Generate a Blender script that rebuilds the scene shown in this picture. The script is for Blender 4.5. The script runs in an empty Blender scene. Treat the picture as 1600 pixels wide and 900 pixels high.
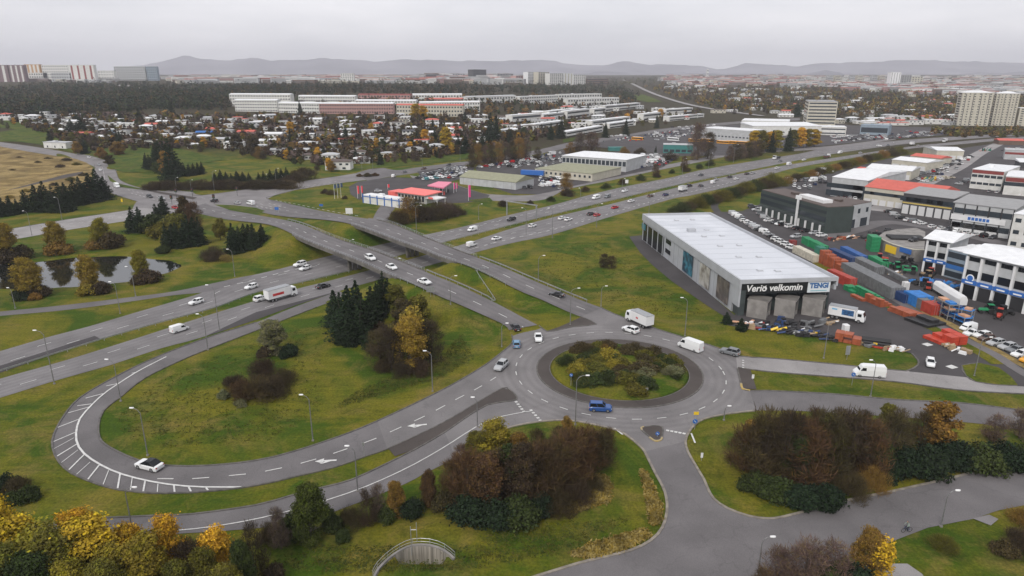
import bpy, math, random
import numpy as np
from mathutils import Vector, Matrix
from mathutils.geometry import tessellate_polygon
random.seed(7)
R=math.radians
scene=bpy.context.scene
col=scene.collection
# ---------------- camera, sky, sun, exposure ----------------
CH=62.0; FP=1067.0; PITCH=R(17.4)
cd=bpy.data.cameras.new('camera'); cam=bpy.data.objects.new('camera',cd); col.objects.link(cam)
cam.location=(0,0,CH); cam.rotation_euler=(R(90)-PITCH,0,0)
cd.sensor_width=36.0; cd.lens=36.0*FP/1600.0; cd.clip_start=0.5; cd.clip_end=60000
scene.camera=cam
SUN_EL=R(42); SUN_AZ=R(205)
world=bpy.data.worlds.new('World'); scene.world=world; world.use_nodes=True
wn=world.node_tree.nodes; wl=world.node_tree.links; wn.clear()
wo=wn.new('ShaderNodeOutputWorld'); bg=wn.new('ShaderNodeBackground'); bg.inputs['Strength'].default_value=0.15
sky=wn.new('ShaderNodeTexSky'); sky.sky_type='NISHITA'; sky.sun_disc=False; sky.sun_elevation=SUN_EL; sky.sun_rotation=SUN_AZ; sky.dust_density=3
tc=wn.new('ShaderNodeTexCoord'); mp=wn.new('ShaderNodeMapping'); mp.inputs['Scale'].default_value=(1.2,1.2,5)
nz=wn.new('ShaderNodeTexNoise'); nz.inputs['Scale'].default_value=1.7; nz.inputs['Detail'].default_value=6; nz.inputs['Roughness'].default_value=0.55
rp=wn.new('ShaderNodeValToRGB'); rp.color_ramp.elements[0].position=0.36; rp.color_ramp.elements[1].position=0.64
rp.color_ramp.elements[0].color=(.55,.555,.59,1); rp.color_ramp.elements[1].color=(.73,.72,.745,1)
sc=wn.new('ShaderNodeVectorMath'); sc.operation='SCALE'; sc.inputs[3].default_value=7.0
mx=wn.new('ShaderNodeMix'); mx.data_type='RGBA'; mx.inputs[0].default_value=0.93
wl.new(tc.outputs['Generated'],mp.inputs[0]); wl.new(mp.outputs[0],nz.inputs[0]); wl.new(nz.outputs['Fac'],rp.inputs[0])
wl.new(rp.outputs[0],sc.inputs[0]); wl.new(sky.outputs[0],mx.inputs[6]); wl.new(sc.outputs[0],mx.inputs[7])
wl.new(mx.outputs[2],bg.inputs['Color']); wl.new(bg.outputs[0],wo.inputs['Surface'])
sl=bpy.data.lights.new('sun','SUN'); sl.energy=1.5; sl.angle=R(14); sl.color=(1,.96,.9)
so=bpy.data.objects.new('sun',sl); col.objects.link(so)
sd=Vector((math.sin(SUN_AZ)*math.cos(SUN_EL),math.cos(SUN_AZ)*math.cos(SUN_EL),math.sin(SUN_EL)))
so.rotation_euler=sd.to_track_quat('Z','Y').to_euler(); so.location=(0,0,300)
vs=scene.view_settings; vs.view_transform='Standard'; vs.look='None'; vs.gamma=1; vs.use_curve_mapping=False; vs.exposure=0.46
scene.render.engine='CYCLES'
scene.cycles.max_bounces=4; scene.cycles.diffuse_bounces=2; scene.cycles.glossy_bounces=2; scene.cycles.volume_bounces=0
# ---------------- ground height ----------------
def sstep(t): t=np.clip(t,0,1); return t*t*(3-2*t)
def nhw(x,y): return (y-1.0423*x-273.5)/1.4444
def hprof(n):
    n=np.asarray(n,float)
    return np.where(n>=0,6.2*(1-sstep((n-36)/84.)),6.2*(1-sstep((-n-36)/50.)))
SPc,CPc=math.sin(PITCH),math.cos(PITCH)
def rise(x,y):
    x=np.asarray(x,float); y=np.maximum(np.asarray(y,float),1)
    a=x/y; w=sstep((a+0.12)/0.3)
    r1=np.interp(y,[0,520,700,1000,1500,2500,5000,9000],[0,0,9,22,35,46,53,55])
    r2=np.interp(y,[0,900,1500,2500,5000,9000],[0,0,15,34,50,55])
    return r1*(1-w)+r2*w
def P0(px,py,z=0.0):
    u=(px-800)/FP; v=(py-450)/FP; t=(CH-z)/(SPc+v*CPc); return (u*t,t*(CPc-v*SPc))
def P(px,py,dz=0.0):
    "world xyz of the ground (plus dz) seen at a pixel"
    z=0.0
    if py<262:
        u=(px-800)/FP; v=(py-450)/FP; dy=CPc-v*SPc; s=SPc+v*CPc
        lo=100.; hi=14000.
        for _ in range(3):
            ts=np.linspace(lo,hi,200); d=(CH-ts*s)-rise(u*ts,dy*ts)-dz
            k=int(np.argmax(d<=0)) if (d<=0).any() else 199
            lo,hi=ts[max(k-1,0)],ts[k]
        t=hi; return Vector((u*t,dy*t,CH-t*s-dz+0.0))
    x,y=P0(px,py,dz); return Vector((x,y,0.0))
def PR(px,py):
    "point on the raised ramps"
    z=3.
    for _ in range(30):
        x,y=P0(px,py,z); z=0.5*z+0.5*float(hprof(nhw(x,y)))
    return Vector((x,y,z))
def dens(pts,step=4.0):
    "Catmull-Rom through the points, densified"
    pts=[Vector(p) for p in pts]; out=[]
    for i in range(len(pts)-1):
        p0=pts[max(i-1,0)]; p1=pts[i]; p2=pts[i+1]; p3=pts[min(i+2,len(pts)-1)]
        n=max(2,int((p2-p1).length/step)); n=min(n,60)
        for k in range(n):
            t=k/n
            out.append(0.5*((2*p1)+(p2-p0)*t+(2*p0-5*p1+4*p2-p3)*t*t+(3*p1-p0-3*p2+p3)*t**3))
    out.append(pts[-1]); return out
def resamp(pts,n):
    a=np.array([tuple(p) for p in pts]); s=np.r_[0,np.cumsum(np.linalg.norm(np.diff(a,axis=0),axis=1))]
    t=np.linspace(0,s[-1],n); return [Vector((np.interp(q,s,a[:,0]),np.interp(q,s,a[:,1]),np.interp(q,s,a[:,2]))) for q in t]
def length(pts): return sum((pts[i+1]-pts[i]).length for i in range(len(pts)-1))
W=lambda L:[P(*q) for q in L]
AU=[PR(*q) for q in [(318,316),(335,321),(400,336),(440,343),(507,366),(590,395),(665,425),(695,437),(757,465),(800,487),(840,508)]]
AL=[PR(*q) for q in [(285,329),(307,333),(400,348),(467,371),(560,408),(617,433),(675,458),(727,480),(785,506),(795,516)]]
BU=[PR(*q) for q in [(400,307),(475,324),(525,334),(560,340),(605,348),(665,372),(737,400),(800,424),(890,462),(940,481)]]
BL=[PR(*q) for q in [(380,325),(400,329),(475,341),(550,351),(625,378),(662,391),(700,406),(800,449),(850,470),(907,495)]]
def ribpoly(U,L):
    return np.array([(p.x,p.y) for p in dens(U,6)]+[(p.x,p.y) for p in reversed(dens(L,6))])
POLA,POLB=ribpoly(AU,AL),ribpoly(BU,BL)
POND=[(-90,418),(0,412),(62,408),(112,402),(187,399),(237,404),(262,406),(282,414),(262,424),(207,437),(162,443),(82,448),(25,449),(-90,446)]
PONDW=np.array([tuple(P(*q))[:2] for q in POND])
def sdist(poly,x,y):
    "signed distance to polygon (negative inside), vectorised"
    x=np.asarray(x,float); y=np.asarray(y,float); d=np.full(x.shape,1e9); ins=np.zeros(x.shape,bool); n=len(poly)
    for i in range(n):
        ax,ay=poly[i]; bx,by=poly[(i+1)%n]; ex,ey=bx-ax,by-ay; L=ex*ex+ey*ey+1e-9
        t=np.clip(((x-ax)*ex+(y-ay)*ey)/L,0,1); d=np.minimum(d,np.hypot(x-ax-t*ex,y-ay-t*ey))
        c=((ay>y)!=(by>y)); 
        with np.errstate(divide='ignore',invalid='ignore'):
            xi=ex*(y-ay)/(ey if ey!=0 else 1e-9)+ax
        ins^=(c&(x<xi))
    return np.where(ins,-d,d)
TRENCH=[(583,903),(590,890),(606,874),(625,861),(645,853),(672,853),(695,861),(711,874),(713,890),(690,887),(660,889),(640,893),(622,910)]
TRW=np.array([tuple(P(*q))[:2] for q in TRENCH])
def ground(x,y):
    x=np.asarray(x,float); y=np.asarray(y,float); z=rise(x,y)
    near=(np.abs(x+50)<130)&(y>110)&(y<420)
    if near.any():
        xs,ys=x[near],y[near]; n=nhw(xs,ys); h=hprof(n)
        d=np.minimum(sdist(POLA,xs,ys),sdist(POLB,xs,ys))
        e=np.maximum(0,h-np.maximum(0,d-1.8)*0.42)
        e=np.minimum(e,np.maximum(0,np.abs(n)-23.5)*0.62)
        e=np.where(d<2.2,e-0.22*np.clip(e,0,1),e)
        z=z.copy(); z[near]+=e
    pn=(x<-80)&(x>-300)&(y>180)&(y<290)
    if pn.any():
        d=sdist(PONDW,x[pn],y[pn]); z[pn]-=np.clip(-d*0.5+0.6,0,1.6)
    tn=(np.abs(x+15)<14)&(y>76)&(y<98)
    if tn.any():
        d=sdist(TRW,x[tn],y[tn]); z[tn]-=np.clip((-d)*9,0,4.2)
    return z
def gz(x,y): return float(ground(np.array([x]),np.array([y]))[0])
def G(px,py):
    "ground point incl. embankments"
    p=P(px,py)
    if abs(p.x+50)<130 and 110<p.y<420:
        z=0.
        for _ in range(30):
            x,y=P0(px,py,z); z=0.6*z+0.4*gz(x,y)
        return Vector((x,y,z))
    return Vector((p.x,p.y,gz(p.x,p.y)))
# ---------------- materials ----------------
MATS={}
def mat(name,c,rough=0.7,c2=None,scale=3.0,amt=1.0,bump=0.0,metal=0.0,objcol=False,detail=5,coord='Object',spec=0.4,c3=None,scale3=0.3,rand=0.0,stretch=None):
    if name in MATS: return MATS[name]
    m=bpy.data.materials.new(name); m.use_nodes=True; N=m.node_tree.nodes; L=m.node_tree.links
    b=N['Principled BSDF']; b.inputs['Roughness'].default_value=rough; b.inputs['Metallic'].default_value=metal
    b.inputs['Specular IOR Level'].default_value=spec
    tc=N.new('ShaderNodeTexCoord'); src=tc.outputs[coord]
    if stretch:
        mpp=N.new('ShaderNodeMapping'); mpp.inputs['Scale'].default_value=stretch; L.new(src,mpp.inputs[0]); src=mpp.outputs[0]
    last=None
    if objcol:
        oi=N.new('ShaderNodeObjectInfo'); last=oi.outputs['Color']
        if c is not None:
            mm=N.new('ShaderNodeMix'); mm.data_type='RGBA'; mm.blend_type='MULTIPLY'; mm.inputs[0].default_value=1
            L.new(last,mm.inputs[6]); mm.inputs[7].default_value=(*c,1); last=mm.outputs[2]
    if c2 is not None:
        n=N.new('ShaderNodeTexNoise'); n.inputs['Scale'].default_value=scale; n.inputs['Detail'].default_value=detail
        L.new(src,n.inputs[0])
        r=N.new('ShaderNodeValToRGB'); r.color_ramp.elements[0].position=0.38; r.color_ramp.elements[1].position=0.62
        L.new(n.outputs['Fac'],r.inputs[0])
        mm=N.new('ShaderNodeMix'); mm.data_type='RGBA'
        ml=N.new('ShaderNodeMath'); ml.operation='MULTIPLY'; ml.inputs[1].default_value=amt; L.new(r.outputs[0],ml.inputs[0]); L.new(ml.outputs[0],mm.inputs[0])
        if objcol:
            mm.blend_type='MULTIPLY'; L.new(last,mm.inputs[6])
        else: mm.inputs[6].default_value=(*c,1)
        mm.inputs[7].default_value=(*c2,1); last=mm.outputs[2]
        if bump:
            bp=N.new('ShaderNodeBump'); bp.inputs['Strength'].default_value=bump; bp.inputs['Distance'].default_value=0.2
            L.new(n.outputs['Fac'],bp.inputs['Height']); L.new(bp.outputs[0],b.inputs['Normal'])
    if c3 is not None:
        n=N.new('ShaderNodeTexNoise'); n.inputs['Scale'].default_value=scale3; n.inputs['Detail'].default_value=4; L.new(src,n.inputs[0])
        r=N.new('ShaderNodeValToRGB'); r.color_ramp.elements[0].position=0.42; r.color_ramp.elements[1].position=0.6; L.new(n.outputs['Fac'],r.inputs[0])
        mm=N.new('ShaderNodeMix'); mm.data_type='RGBA'; L.new(r.outputs[0],mm.inputs[0])
        if last is None: mm.inputs[6].default_value=(*c,1)
        else: L.new(last,mm.inputs[6])
        mm.inputs[7].default_value=(*c3,1)
        if objcol: mm.blend_type='MULTIPLY'
        last=mm.outputs[2]
    if rand:
        oi=N.new('ShaderNodeObjectInfo'); hs=N.new('ShaderNodeHueSaturation')
        mr=N.new('ShaderNodeMapRange'); mr.inputs[3].default_value=1-rand; mr.inputs[4].default_value=1+rand; L.new(oi.outputs['Random'],mr.inputs[0])
        L.new(mr.outputs[0],hs.inputs['Value'])
        if last is None: hs.inputs['Color'].default_value=(*c,1)
        else: L.new(last,hs.inputs['Color'])
        last=hs.outputs[0]
    if last is None: b.inputs['Base Color'].default_value=(*c,1)
    else: L.new(last,b.inputs['Base Color'])
    MATS[name]=m; return m
# grass of the verges: green and olive patches with straw
def grass_mat(name,green,olive,straw,s1=0.05,s2=0.25,gard=False):
    m=bpy.data.materials.new(name); m.use_nodes=True; N=m.node_tree.nodes; L=m.node_tree.links
    b=N['Principled BSDF']; b.inputs['Roughness'].default_value=0.95; b.inputs['Specular IOR Level'].default_value=0.1
    tc=N.new('ShaderNodeTexCoord'); src=tc.outputs['Object']
    def noise(s,d,lo,hi,ro=0.5,warp=0.0):
        n=N.new('ShaderNodeTexNoise'); n.inputs['Scale'].default_value=s; n.inputs['Detail'].default_value=d; n.inputs['Roughness'].default_value=ro
        n.inputs['Distortion'].default_value=warp; L.new(src,n.inputs[0])
        r=N.new('ShaderNodeMapRange'); r.inputs[1].default_value=lo; r.inputs[2].default_value=hi; L.new(n.outputs['Fac'],r.inputs[0]); return r.outputs[0],n
    def mixc(f,a,c2,mode='MIX'):
        mm=N.new('ShaderNodeMix'); mm.data_type='RGBA'; mm.blend_type=mode; L.new(f,mm.inputs[0]) if hasattr(f,'links') else setattr(mm.inputs[0],'default_value',f)
        for i,v in ((6,a),(7,c2)):
            if isinstance(v,tuple): mm.inputs[i].default_value=(*v,1)
            else: L.new(v,mm.inputs[i])
        return mm.outputs[2]
    f1,_=noise(s1,6,0.42,0.58,0.6,0.9); c=mixc(f1,green,olive)
    f2,_=noise(s2*0.3,7,0.48,0.74,0.7,1.4); c=mixc(f2,c,straw)
    f4,_=noise(s2*0.6,6,0.55,0.78,0.7,1.0); c=mixc(f4,c,tuple(v*0.55 for v in green))
    mp_=N.new('ShaderNodeMapping'); mp_.inputs['Rotation'].default_value=(0,0,.75); mp_.inputs['Scale'].default_value=(.05,.55,1); L.new(src,mp_.inputs[0]); ns=N.new('ShaderNodeTexNoise'); ns.inputs['Scale'].default_value=1; ns.inputs['Detail'].default_value=4; ns.inputs['Distortion'].default_value=.8; L.new(mp_.outputs[0],ns.inputs[0]); rs_=N.new('ShaderNodeMapRange'); rs_.inputs[1].default_value=.35; rs_.inputs[2].default_value=.65; L.new(ns.outputs['Fac'],rs_.inputs[0]); c=mixc(1.0,c,mixc(rs_.outputs[0],(.86,.89,.9),(1.12,1.09,1.05)),'MULTIPLY')
    f3,n3=noise(2.2,6,0.3,0.7,0.75); g=mixc(f3,(0.5,0.55,0.55),(1.45,1.4,1.35)); c=mixc(1.0,c,g,'MULTIPLY')
    if gard:
        sp=N.new('ShaderNodeSeparateXYZ'); L.new(src,sp.inputs[0])
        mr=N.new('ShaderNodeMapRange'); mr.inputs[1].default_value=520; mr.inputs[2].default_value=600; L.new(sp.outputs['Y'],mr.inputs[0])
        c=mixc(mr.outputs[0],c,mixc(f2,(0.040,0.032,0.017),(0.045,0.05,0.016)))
    L.new(c,b.inputs['Base Color'])
    bp=N.new('ShaderNodeBump'); bp.inputs['Strength'].default_value=0.5; bp.inputs['Distance'].default_value=0.25; L.new(n3.outputs['Fac'],bp.inputs['Height']); L.new(bp.outputs[0],b.inputs['Normal'])
    MATS[name]=m; return m
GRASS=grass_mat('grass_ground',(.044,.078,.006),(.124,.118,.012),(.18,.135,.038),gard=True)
GRASS2=grass_mat('lush_grass',(.034,.070,.008),(.085,.105,.014),(.10,.085,.025),s1=0.12)
MEADOW=grass_mat('dry_meadow',(.17,.12,.045),(.30,.22,.095),(.07,.045,.024),s1=0.06,s2=0.14)
def asphalt(name,base,var=0.25,patch=0.08,track=None):
    m=mat(name,tuple(v*(1-var) for v in base),0.88,tuple(v*(1+var) for v in base),scale=0.12,amt=0.35,bump=0.02,detail=8,c3=None,spec=0.25)
    N=m.node_tree.nodes; L=m.node_tree.links; b=N['Principled BSDF']; src=b.inputs['Base Color'].links[0].from_socket
    tc=N.new('ShaderNodeTexCoord'); n=N.new('ShaderNodeTexNoise'); n.inputs['Scale'].default_value=patch; n.inputs['Detail'].default_value=3; L.new(tc.outputs['Object'],n.inputs[0])
    r=N.new('ShaderNodeMapRange'); r.inputs[1].default_value=.3; r.inputs[2].default_value=.7; r.inputs[3].default_value=.92; r.inputs[4].default_value=1.09; L.new(n.outputs['Fac'],r.inputs[0])
    n2=N.new('ShaderNodeTexNoise'); n2.inputs['Scale'].default_value=9; n2.inputs['Detail'].default_value=4; L.new(tc.outputs['Object'],n2.inputs[0])
    r2=N.new('ShaderNodeMapRange'); r2.inputs[1].default_value=.3; r2.inputs[2].default_value=.7; r2.inputs[3].default_value=.86; r2.inputs[4].default_value=1.14; L.new(n2.outputs['Fac'],r2.inputs[0])
    ml=N.new('ShaderNodeMath'); ml.operation='MULTIPLY'; L.new(r.outputs[0],ml.inputs[0]); L.new(r2.outputs[0],ml.inputs[1])
    if track:
        if track=='ring':
            sb=N.new('ShaderNodeVectorMath'); sb.operation='SUBTRACT'; sb.inputs[1].default_value=(23.4,137.6,0); L.new(tc.outputs['Object'],sb.inputs[0]); sx=N.new('ShaderNodeSeparateXYZ'); L.new(sb.outputs[0],sx.inputs[0]); cx=N.new('ShaderNodeCombineXYZ'); L.new(sx.outputs[0],cx.inputs[0]); L.new(sx.outputs[1],cx.inputs[1]); ln=N.new('ShaderNodeVectorMath'); ln.operation='LENGTH'; L.new(cx.outputs[0],ln.inputs[0]); coord=ln.outputs['Value']; k=6.2832/1.75
        else:
            at=N.new('ShaderNodeAttribute'); at.attribute_name='across'; coord=at.outputs['Fac']; k=6.2832*track
        lim=N.new('ShaderNodeMath'); lim.operation='MINIMUM'; lim.inputs[1].default_value=27.3 if track=='ring' else 9.; L.new(coord,lim.inputs[0]); coord=lim.outputs[0]
        m1=N.new('ShaderNodeMath'); m1.operation='MULTIPLY'; m1.inputs[1].default_value=k; L.new(coord,m1.inputs[0]); m2=N.new('ShaderNodeMath'); m2.operation='SINE'; L.new(m1.outputs[0],m2.inputs[0])
        n4=N.new('ShaderNodeTexNoise'); n4.inputs['Scale'].default_value=.05; L.new(tc.outputs['Object'],n4.inputs[0]); m3=N.new('ShaderNodeMath'); m3.operation='MULTIPLY'; L.new(m2.outputs[0],m3.inputs[0]); L.new(n4.outputs['Fac'],m3.inputs[1])
        m4=N.new('ShaderNodeMath'); m4.operation='MULTIPLY_ADD'; m4.inputs[1].default_value=.13; m4.inputs[2].default_value=1.0; L.new(m3.outputs[0],m4.inputs[0]); m5=N.new('ShaderNodeMath'); m5.operation='MULTIPLY'; L.new(ml.outputs[0],m5.inputs[0]); L.new(m4.outputs[0],m5.inputs[1]); ml=m5
    # cracks and joints
    vo=N.new('ShaderNodeTexVoronoi'); vo.feature='DISTANCE_TO_EDGE'; vo.inputs['Scale'].default_value=.11; nd=N.new('ShaderNodeTexNoise'); nd.inputs['Scale'].default_value=.6; L.new(tc.outputs['Object'],nd.inputs[0]); va=N.new('ShaderNodeVectorMath'); va.operation='MULTIPLY_ADD'; va.inputs[1].default_value=(3,3,0); L.new(nd.outputs['Color'],va.inputs[0]); L.new(tc.outputs['Object'],va.inputs[2]); L.new(va.outputs[0],vo.inputs[0])
    mc=N.new('ShaderNodeMapRange'); mc.inputs[1].default_value=0.0; mc.inputs[2].default_value=.012; mc.inputs[3].default_value=.86; mc.inputs[4].default_value=1; L.new(vo.outputs['Distance'],mc.inputs[0]); m6=N.new('ShaderNodeMath'); m6.operation='MULTIPLY'; L.new(ml.outputs[0],m6.inputs[0]); L.new(mc.outputs[0],m6.inputs[1]); ml=m6
    v=N.new('ShaderNodeVectorMath'); v.operation='SCALE'; L.new(src,v.inputs[0]); L.new(ml.outputs[0],v.inputs[3]); L.new(v.outputs[0],b.inputs['Base Color']); return m
ASPH=asphalt('asphalt',(.162,.152,.154)); ASPHL=asphalt('worn_asphalt',(.225,.212,.212)); ASPHD=asphalt('dark_asphalt',(.072,.066,.068))
PAVER=asphalt('dark_pavers',(.080,.068,.062)); CONCR=asphalt('concrete_road',(.31,.295,.29)); ASPHM=asphalt('highway_asphalt',(.20,.19,.192),track=6); ASPHR=asphalt('ramp_asphalt',(.165,.155,.157),track=4); ASPHO=asphalt('roundabout_asphalt',(.203,.192,.192),track='ring')
PAINT=mat('road_paint',(.62,.62,.6),.7,(.42,.41,.40),scale=1.5,amt=.6)
KERB=mat('kerb_stone',(.13,.12,.11),.85,(.08,.075,.07),scale=1.0); KERBL=mat('pale_kerb_stone',(.27,.24,.20),.85,(.17,.15,.13),scale=.8)
CON=mat('concrete',(.27,.255,.24),.85,(.17,.16,.15),scale=.5,amt=.8,detail=7); CONB=mat('bridge_concrete',(.15,.14,.125),.9,(.09,.083,.075),scale=.3,detail=8)
LPOLE=mat('weathered_pole_steel',(.24,.24,.24),.55,metal=.4,c2=(.17,.17,.17),scale=2); STEEL=mat('galvanised_steel',(.42,.43,.44),.45,metal=.6,c2=(.33,.34,.35),scale=2); DARKM=mat('dark_metal',(.03,.03,.032),.5)
WHITE=mat('white_paint',(.72,.72,.72),.5,(.62,.62,.62),scale=.4,amt=.7); GLASS=mat('dark_glass',(.010,.012,.015),.2,spec=.3)
def flat(name,c,rough=.5,**k): return mat(name,c,rough,**k)
# ---------------- mesh helpers ----------------
class MB:
    def __init__(s): s.v=[]; s.f=[]; s.m=[]; s.mats=[]
    def mi(s,m):
        if m not in s.mats: s.mats.append(m)
        return s.mats.index(m)
    def face(s,pts,m):
        b=len(s.v); s.v+= [tuple(p) for p in pts]; s.f.append(tuple(range(b,b+len(pts)))); s.m.append(s.mi(m))
    def box(s,cx,cy,z0,sx,sy,h,m,rot=0.0,top=None,taper=1.0):
        c,n=math.cos(rot),math.sin(rot); b=len(s.v)
        for z,k in ((z0,1.0),(z0+h,taper)):
            for dx,dy in ((-1,-1),(1,-1),(1,1),(-1,1)):
                x,y=dx*sx/2*k,dy*sy/2*k; s.v.append((cx+x*c-y*n,cy+x*n+y*c,z))
        q=[(0,3,2,1),(4,5,6,7),(0,1,5,4),(1,2,6,5),(2,3,7,6),(3,0,4,7)]
        for i,f in enumerate(q): s.f.append(tuple(b+k for k in f)); s.m.append(s.mi(top if (top and i==1) else m))
    def prism(s,poly,z0,z1,m,top=None):
        n=len(poly); b=len(s.v); a=sum(poly[i][0]*poly[(i+1)%n][1]-poly[(i+1)%n][0]*poly[i][1] for i in range(n))
        if a<0: poly=poly[::-1]
        s.v+=[(p[0],p[1],z0) for p in poly]+[(p[0],p[1],z1) for p in poly]
        s.f.append(tuple(b+i for i in reversed(range(n)))); s.m.append(s.mi(m))
        s.f.append(tuple(b+n+i for i in range(n))); s.m.append(s.mi(top or m))
        for i in range(n): j=(i+1)%n; s.f.append((b+i,b+j,b+n+j,b+n+i)); s.m.append(s.mi(m))
    def loft(s,rings,m,cap=True):
        b=len(s.v); n=len(rings[0])
        for r in rings: s.v+=[tuple(p) for p in r]
        for k in range(len(rings)-1):
            for i in range(n): j=(i+1)%n; s.f.append((b+k*n+i,b+k*n+j,b+(k+1)*n+j,b+(k+1)*n+i)); s.m.append(s.mi(m))
        if cap:
            s.f.append(tuple(b+i for i in reversed(range(n)))); s.m.append(s.mi(m))
            s.f.append(tuple(b+(len(rings)-1)*n+i for i in range(n))); s.m.append(s.mi(m))
    def tube(s,pts,rad,m,n=6):
        pts=[Vector(p) for p in pts]; rings=[]
        for i,p in enumerate(pts):
            t=(pts[min(i+1,len(pts)-1)]-pts[max(i-1,0)]).normalized(); u=t.cross(Vector((0,0,1)))
            if u.length<1e-3: u=Vector((1,0,0))
            u.normalize(); w=t.cross(u); r=rad[i] if isinstance(rad,(list,tuple)) else rad
            rings.append([p+(u*math.cos(a)+w*math.sin(a))*r for a in [2*math.pi*k/n for k in range(n)]])
        s.loft(rings,m)
    def mesh(s,name,smooth=False):
        me=bpy.data.meshes.new(name); me.from_pydata(s.v,[],s.f)
        for m in s.mats: me.materials.append(m)
        me.polygons.foreach_set('material_index',s.m)
        if smooth: me.polygons.foreach_set('use_smooth',[True]*len(me.polygons))
        me.update(); return me
    def build(s,name,parent=None,smooth=False,loc=None):
        o=bpy.data.objects.new(name,s.mesh(name,smooth)); col.objects.link(o)
        if parent: o.parent=parent
        if loc: o.location=loc
        return o
def tag(o,label=None,cat=None,group=None,kind=None):
    if label: o['label']=label
    if cat: o['category']=cat
    if group: o['group']=group
    if kind: o['kind']=kind
    return o
def empty(name,loc=(0,0,0),rz=0.0):
    o=bpy.data.objects.new(name,None); o.location=loc; o.rotation_euler=(0,0,rz); o.empty_display_size=.5; col.objects.link(o); return o
KIDS={}
def kid(o,p): o.parent=p; KIDS.setdefault(p.name,[]).append(o); return o
def copytree(src,loc,rz=0.0,scale=None,color=None):
    def rec(o,par):
        c=o.copy(); col.objects.link(c)
        if par is not None: c.parent=par
        if color and (color[1] is None or o.name.split('.')[0] in color[1]): c.color=(*color[0],1)
        for k in [k for k in PCH.get(o.name,[])]: rec(k,c)
        return c
    c=rec(src,None); c.location=loc; c.rotation_euler=(0,0,rz)
    if scale: c.scale=scale if isinstance(scale,(tuple,list)) else (scale,)*3
    return c
PCH={}   # prototype name -> list of child objects
def reg(p,*ch):
    for c in ch: c.parent=p; PCH.setdefault(p.name,[]).append(c)
    return p
HIDDEN=[]
def struct(o): o['kind']='structure'; return o
# ---------------- sheets, ribbons, markings ----------------
LV=[0.05]
def lvl(): LV[0]+=0.0022; return LV[0]
def sheet(name,poly,m,z=None,kind='structure',world=False):
    pts=[Vector(q) for q in poly] if world else [P(*q) for q in poly]
    z=lvl() if z is None else z
    pts=[Vector((p.x,p.y,p.z+z)) for p in pts]; tri=tessellate_polygon([[Vector((p.x,p.y,0)) for p in pts]])
    b=MB()
    b.v=[tuple(p) for p in pts]; k=b.mi(m)
    for t in tri:
        a,c,d=[pts[i] for i in t]
        b.f.append(tuple(t) if (c-a).cross(d-a).z>0 else tuple(reversed(t))); b.m.append(k)
    o=b.build(name); o['kind']=kind; return o
def ribbon(name,U,L,m,z=None,n=None,cross=3,zfun=None,thick=0):
    z=lvl() if z is None else z
    U=dens(U,3); L=dens(L,3); n=n or max(8,int(length(U)/3)); n=min(n,400); U=resamp(U,n); L=resamp(L,n); b=MB(); k=b.mi(m)
    for i in range(n):
        for j in range(cross+1):
            p=U[i].lerp(L[i],j/cross); zz=zfun(p) if zfun else p.z
            b.v.append((p.x,p.y,zz+z))
    for i in range(n-1):
        for j in range(cross):
            a=i*(cross+1)+j; q=[a,a+1,a+cross+2,a+cross+1]
            A_,B_,C_=[Vector(b.v[t]) for t in q[:3]]
            if (B_-A_).cross(C_-A_).z<0: q=q[::-1]
            b.f.append(tuple(q)); b.m.append(k)
    o=b.build(name); o['kind']='structure'; at=o.data.attributes.new('across','FLOAT','POINT'); at.data.foreach_set('value',[j/cross for i in range(n) for j in range(cross+1)]); return o
def line_mb(b,pts,w,m,dash=None,gap=0,z=0.0,phase=0.0):
    pts=[Vector(p) for p in pts]; a=np.array([tuple(p) for p in pts]); s=np.r_[0,np.cumsum(np.linalg.norm(np.diff(a,axis=0),axis=1))]
    def at(q): return Vector((np.interp(q,s,a[:,0]),np.interp(q,s,a[:,1]),np.interp(q,s,a[:,2])))
    segs=[]
    if dash:
        q=phase
        while q<s[-1]: segs.append((q,min(q+dash,s[-1]))); q+=dash+gap
    else: segs=[(0,s[-1])]
    for q0,q1 in segs:
        n=max(1,int((q1-q0)/3)); prev=None
        for i in range(n+1):
            q=q0+(q1-q0)*i/n; p=at(q); t=(at(min(q+.3,s[-1]))-at(max(q-.3,0))); t.z=0
            if t.length<1e-6: continue
            t.normalize(); nn=Vector((-t.y,t.x,0))*w/2; c=(p-nn,p+nn)
            if prev: b.face([(prev[0].x,prev[0].y,prev[0].z+z),(c[0].x,c[0].y,c[0].z+z),(c[1].x,c[1].y,c[1].z+z),(prev[1].x,prev[1].y,prev[1].z+z)],m)
            prev=c
def between(U,L,f,n=None):
    U=dens(U,3); L=dens(L,3); n=n or min(400,max(8,int(length(U)/3))); U=resamp(U,n); L=resamp(L,n); return [U[i].lerp(L[i],f) for i in range(n)]
def kerb(pts,m=None,w=.3,h=.13,z=0.0,name='kerb'):
    pts=dens(pts,2.5); b=MB(); rings=[]
    for i,p in enumerate(pts):
        t=(pts[min(i+1,len(pts)-1)]-pts[max(i-1,0)]); t.z=0
        if t.length<1e-6: continue
        t.normalize(); nn=Vector((-t.y,t.x,0))*w/2
        rings.append([p-nn+Vector((0,0,z-.05)),p+nn+Vector((0,0,z-.05)),p+nn+Vector((0,0,z+h+.05)),p-nn+Vector((0,0,z+h+.05))])
    b.loft(rings,m or KERB); o=b.build(name); o['kind']='structure'; return o
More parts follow.
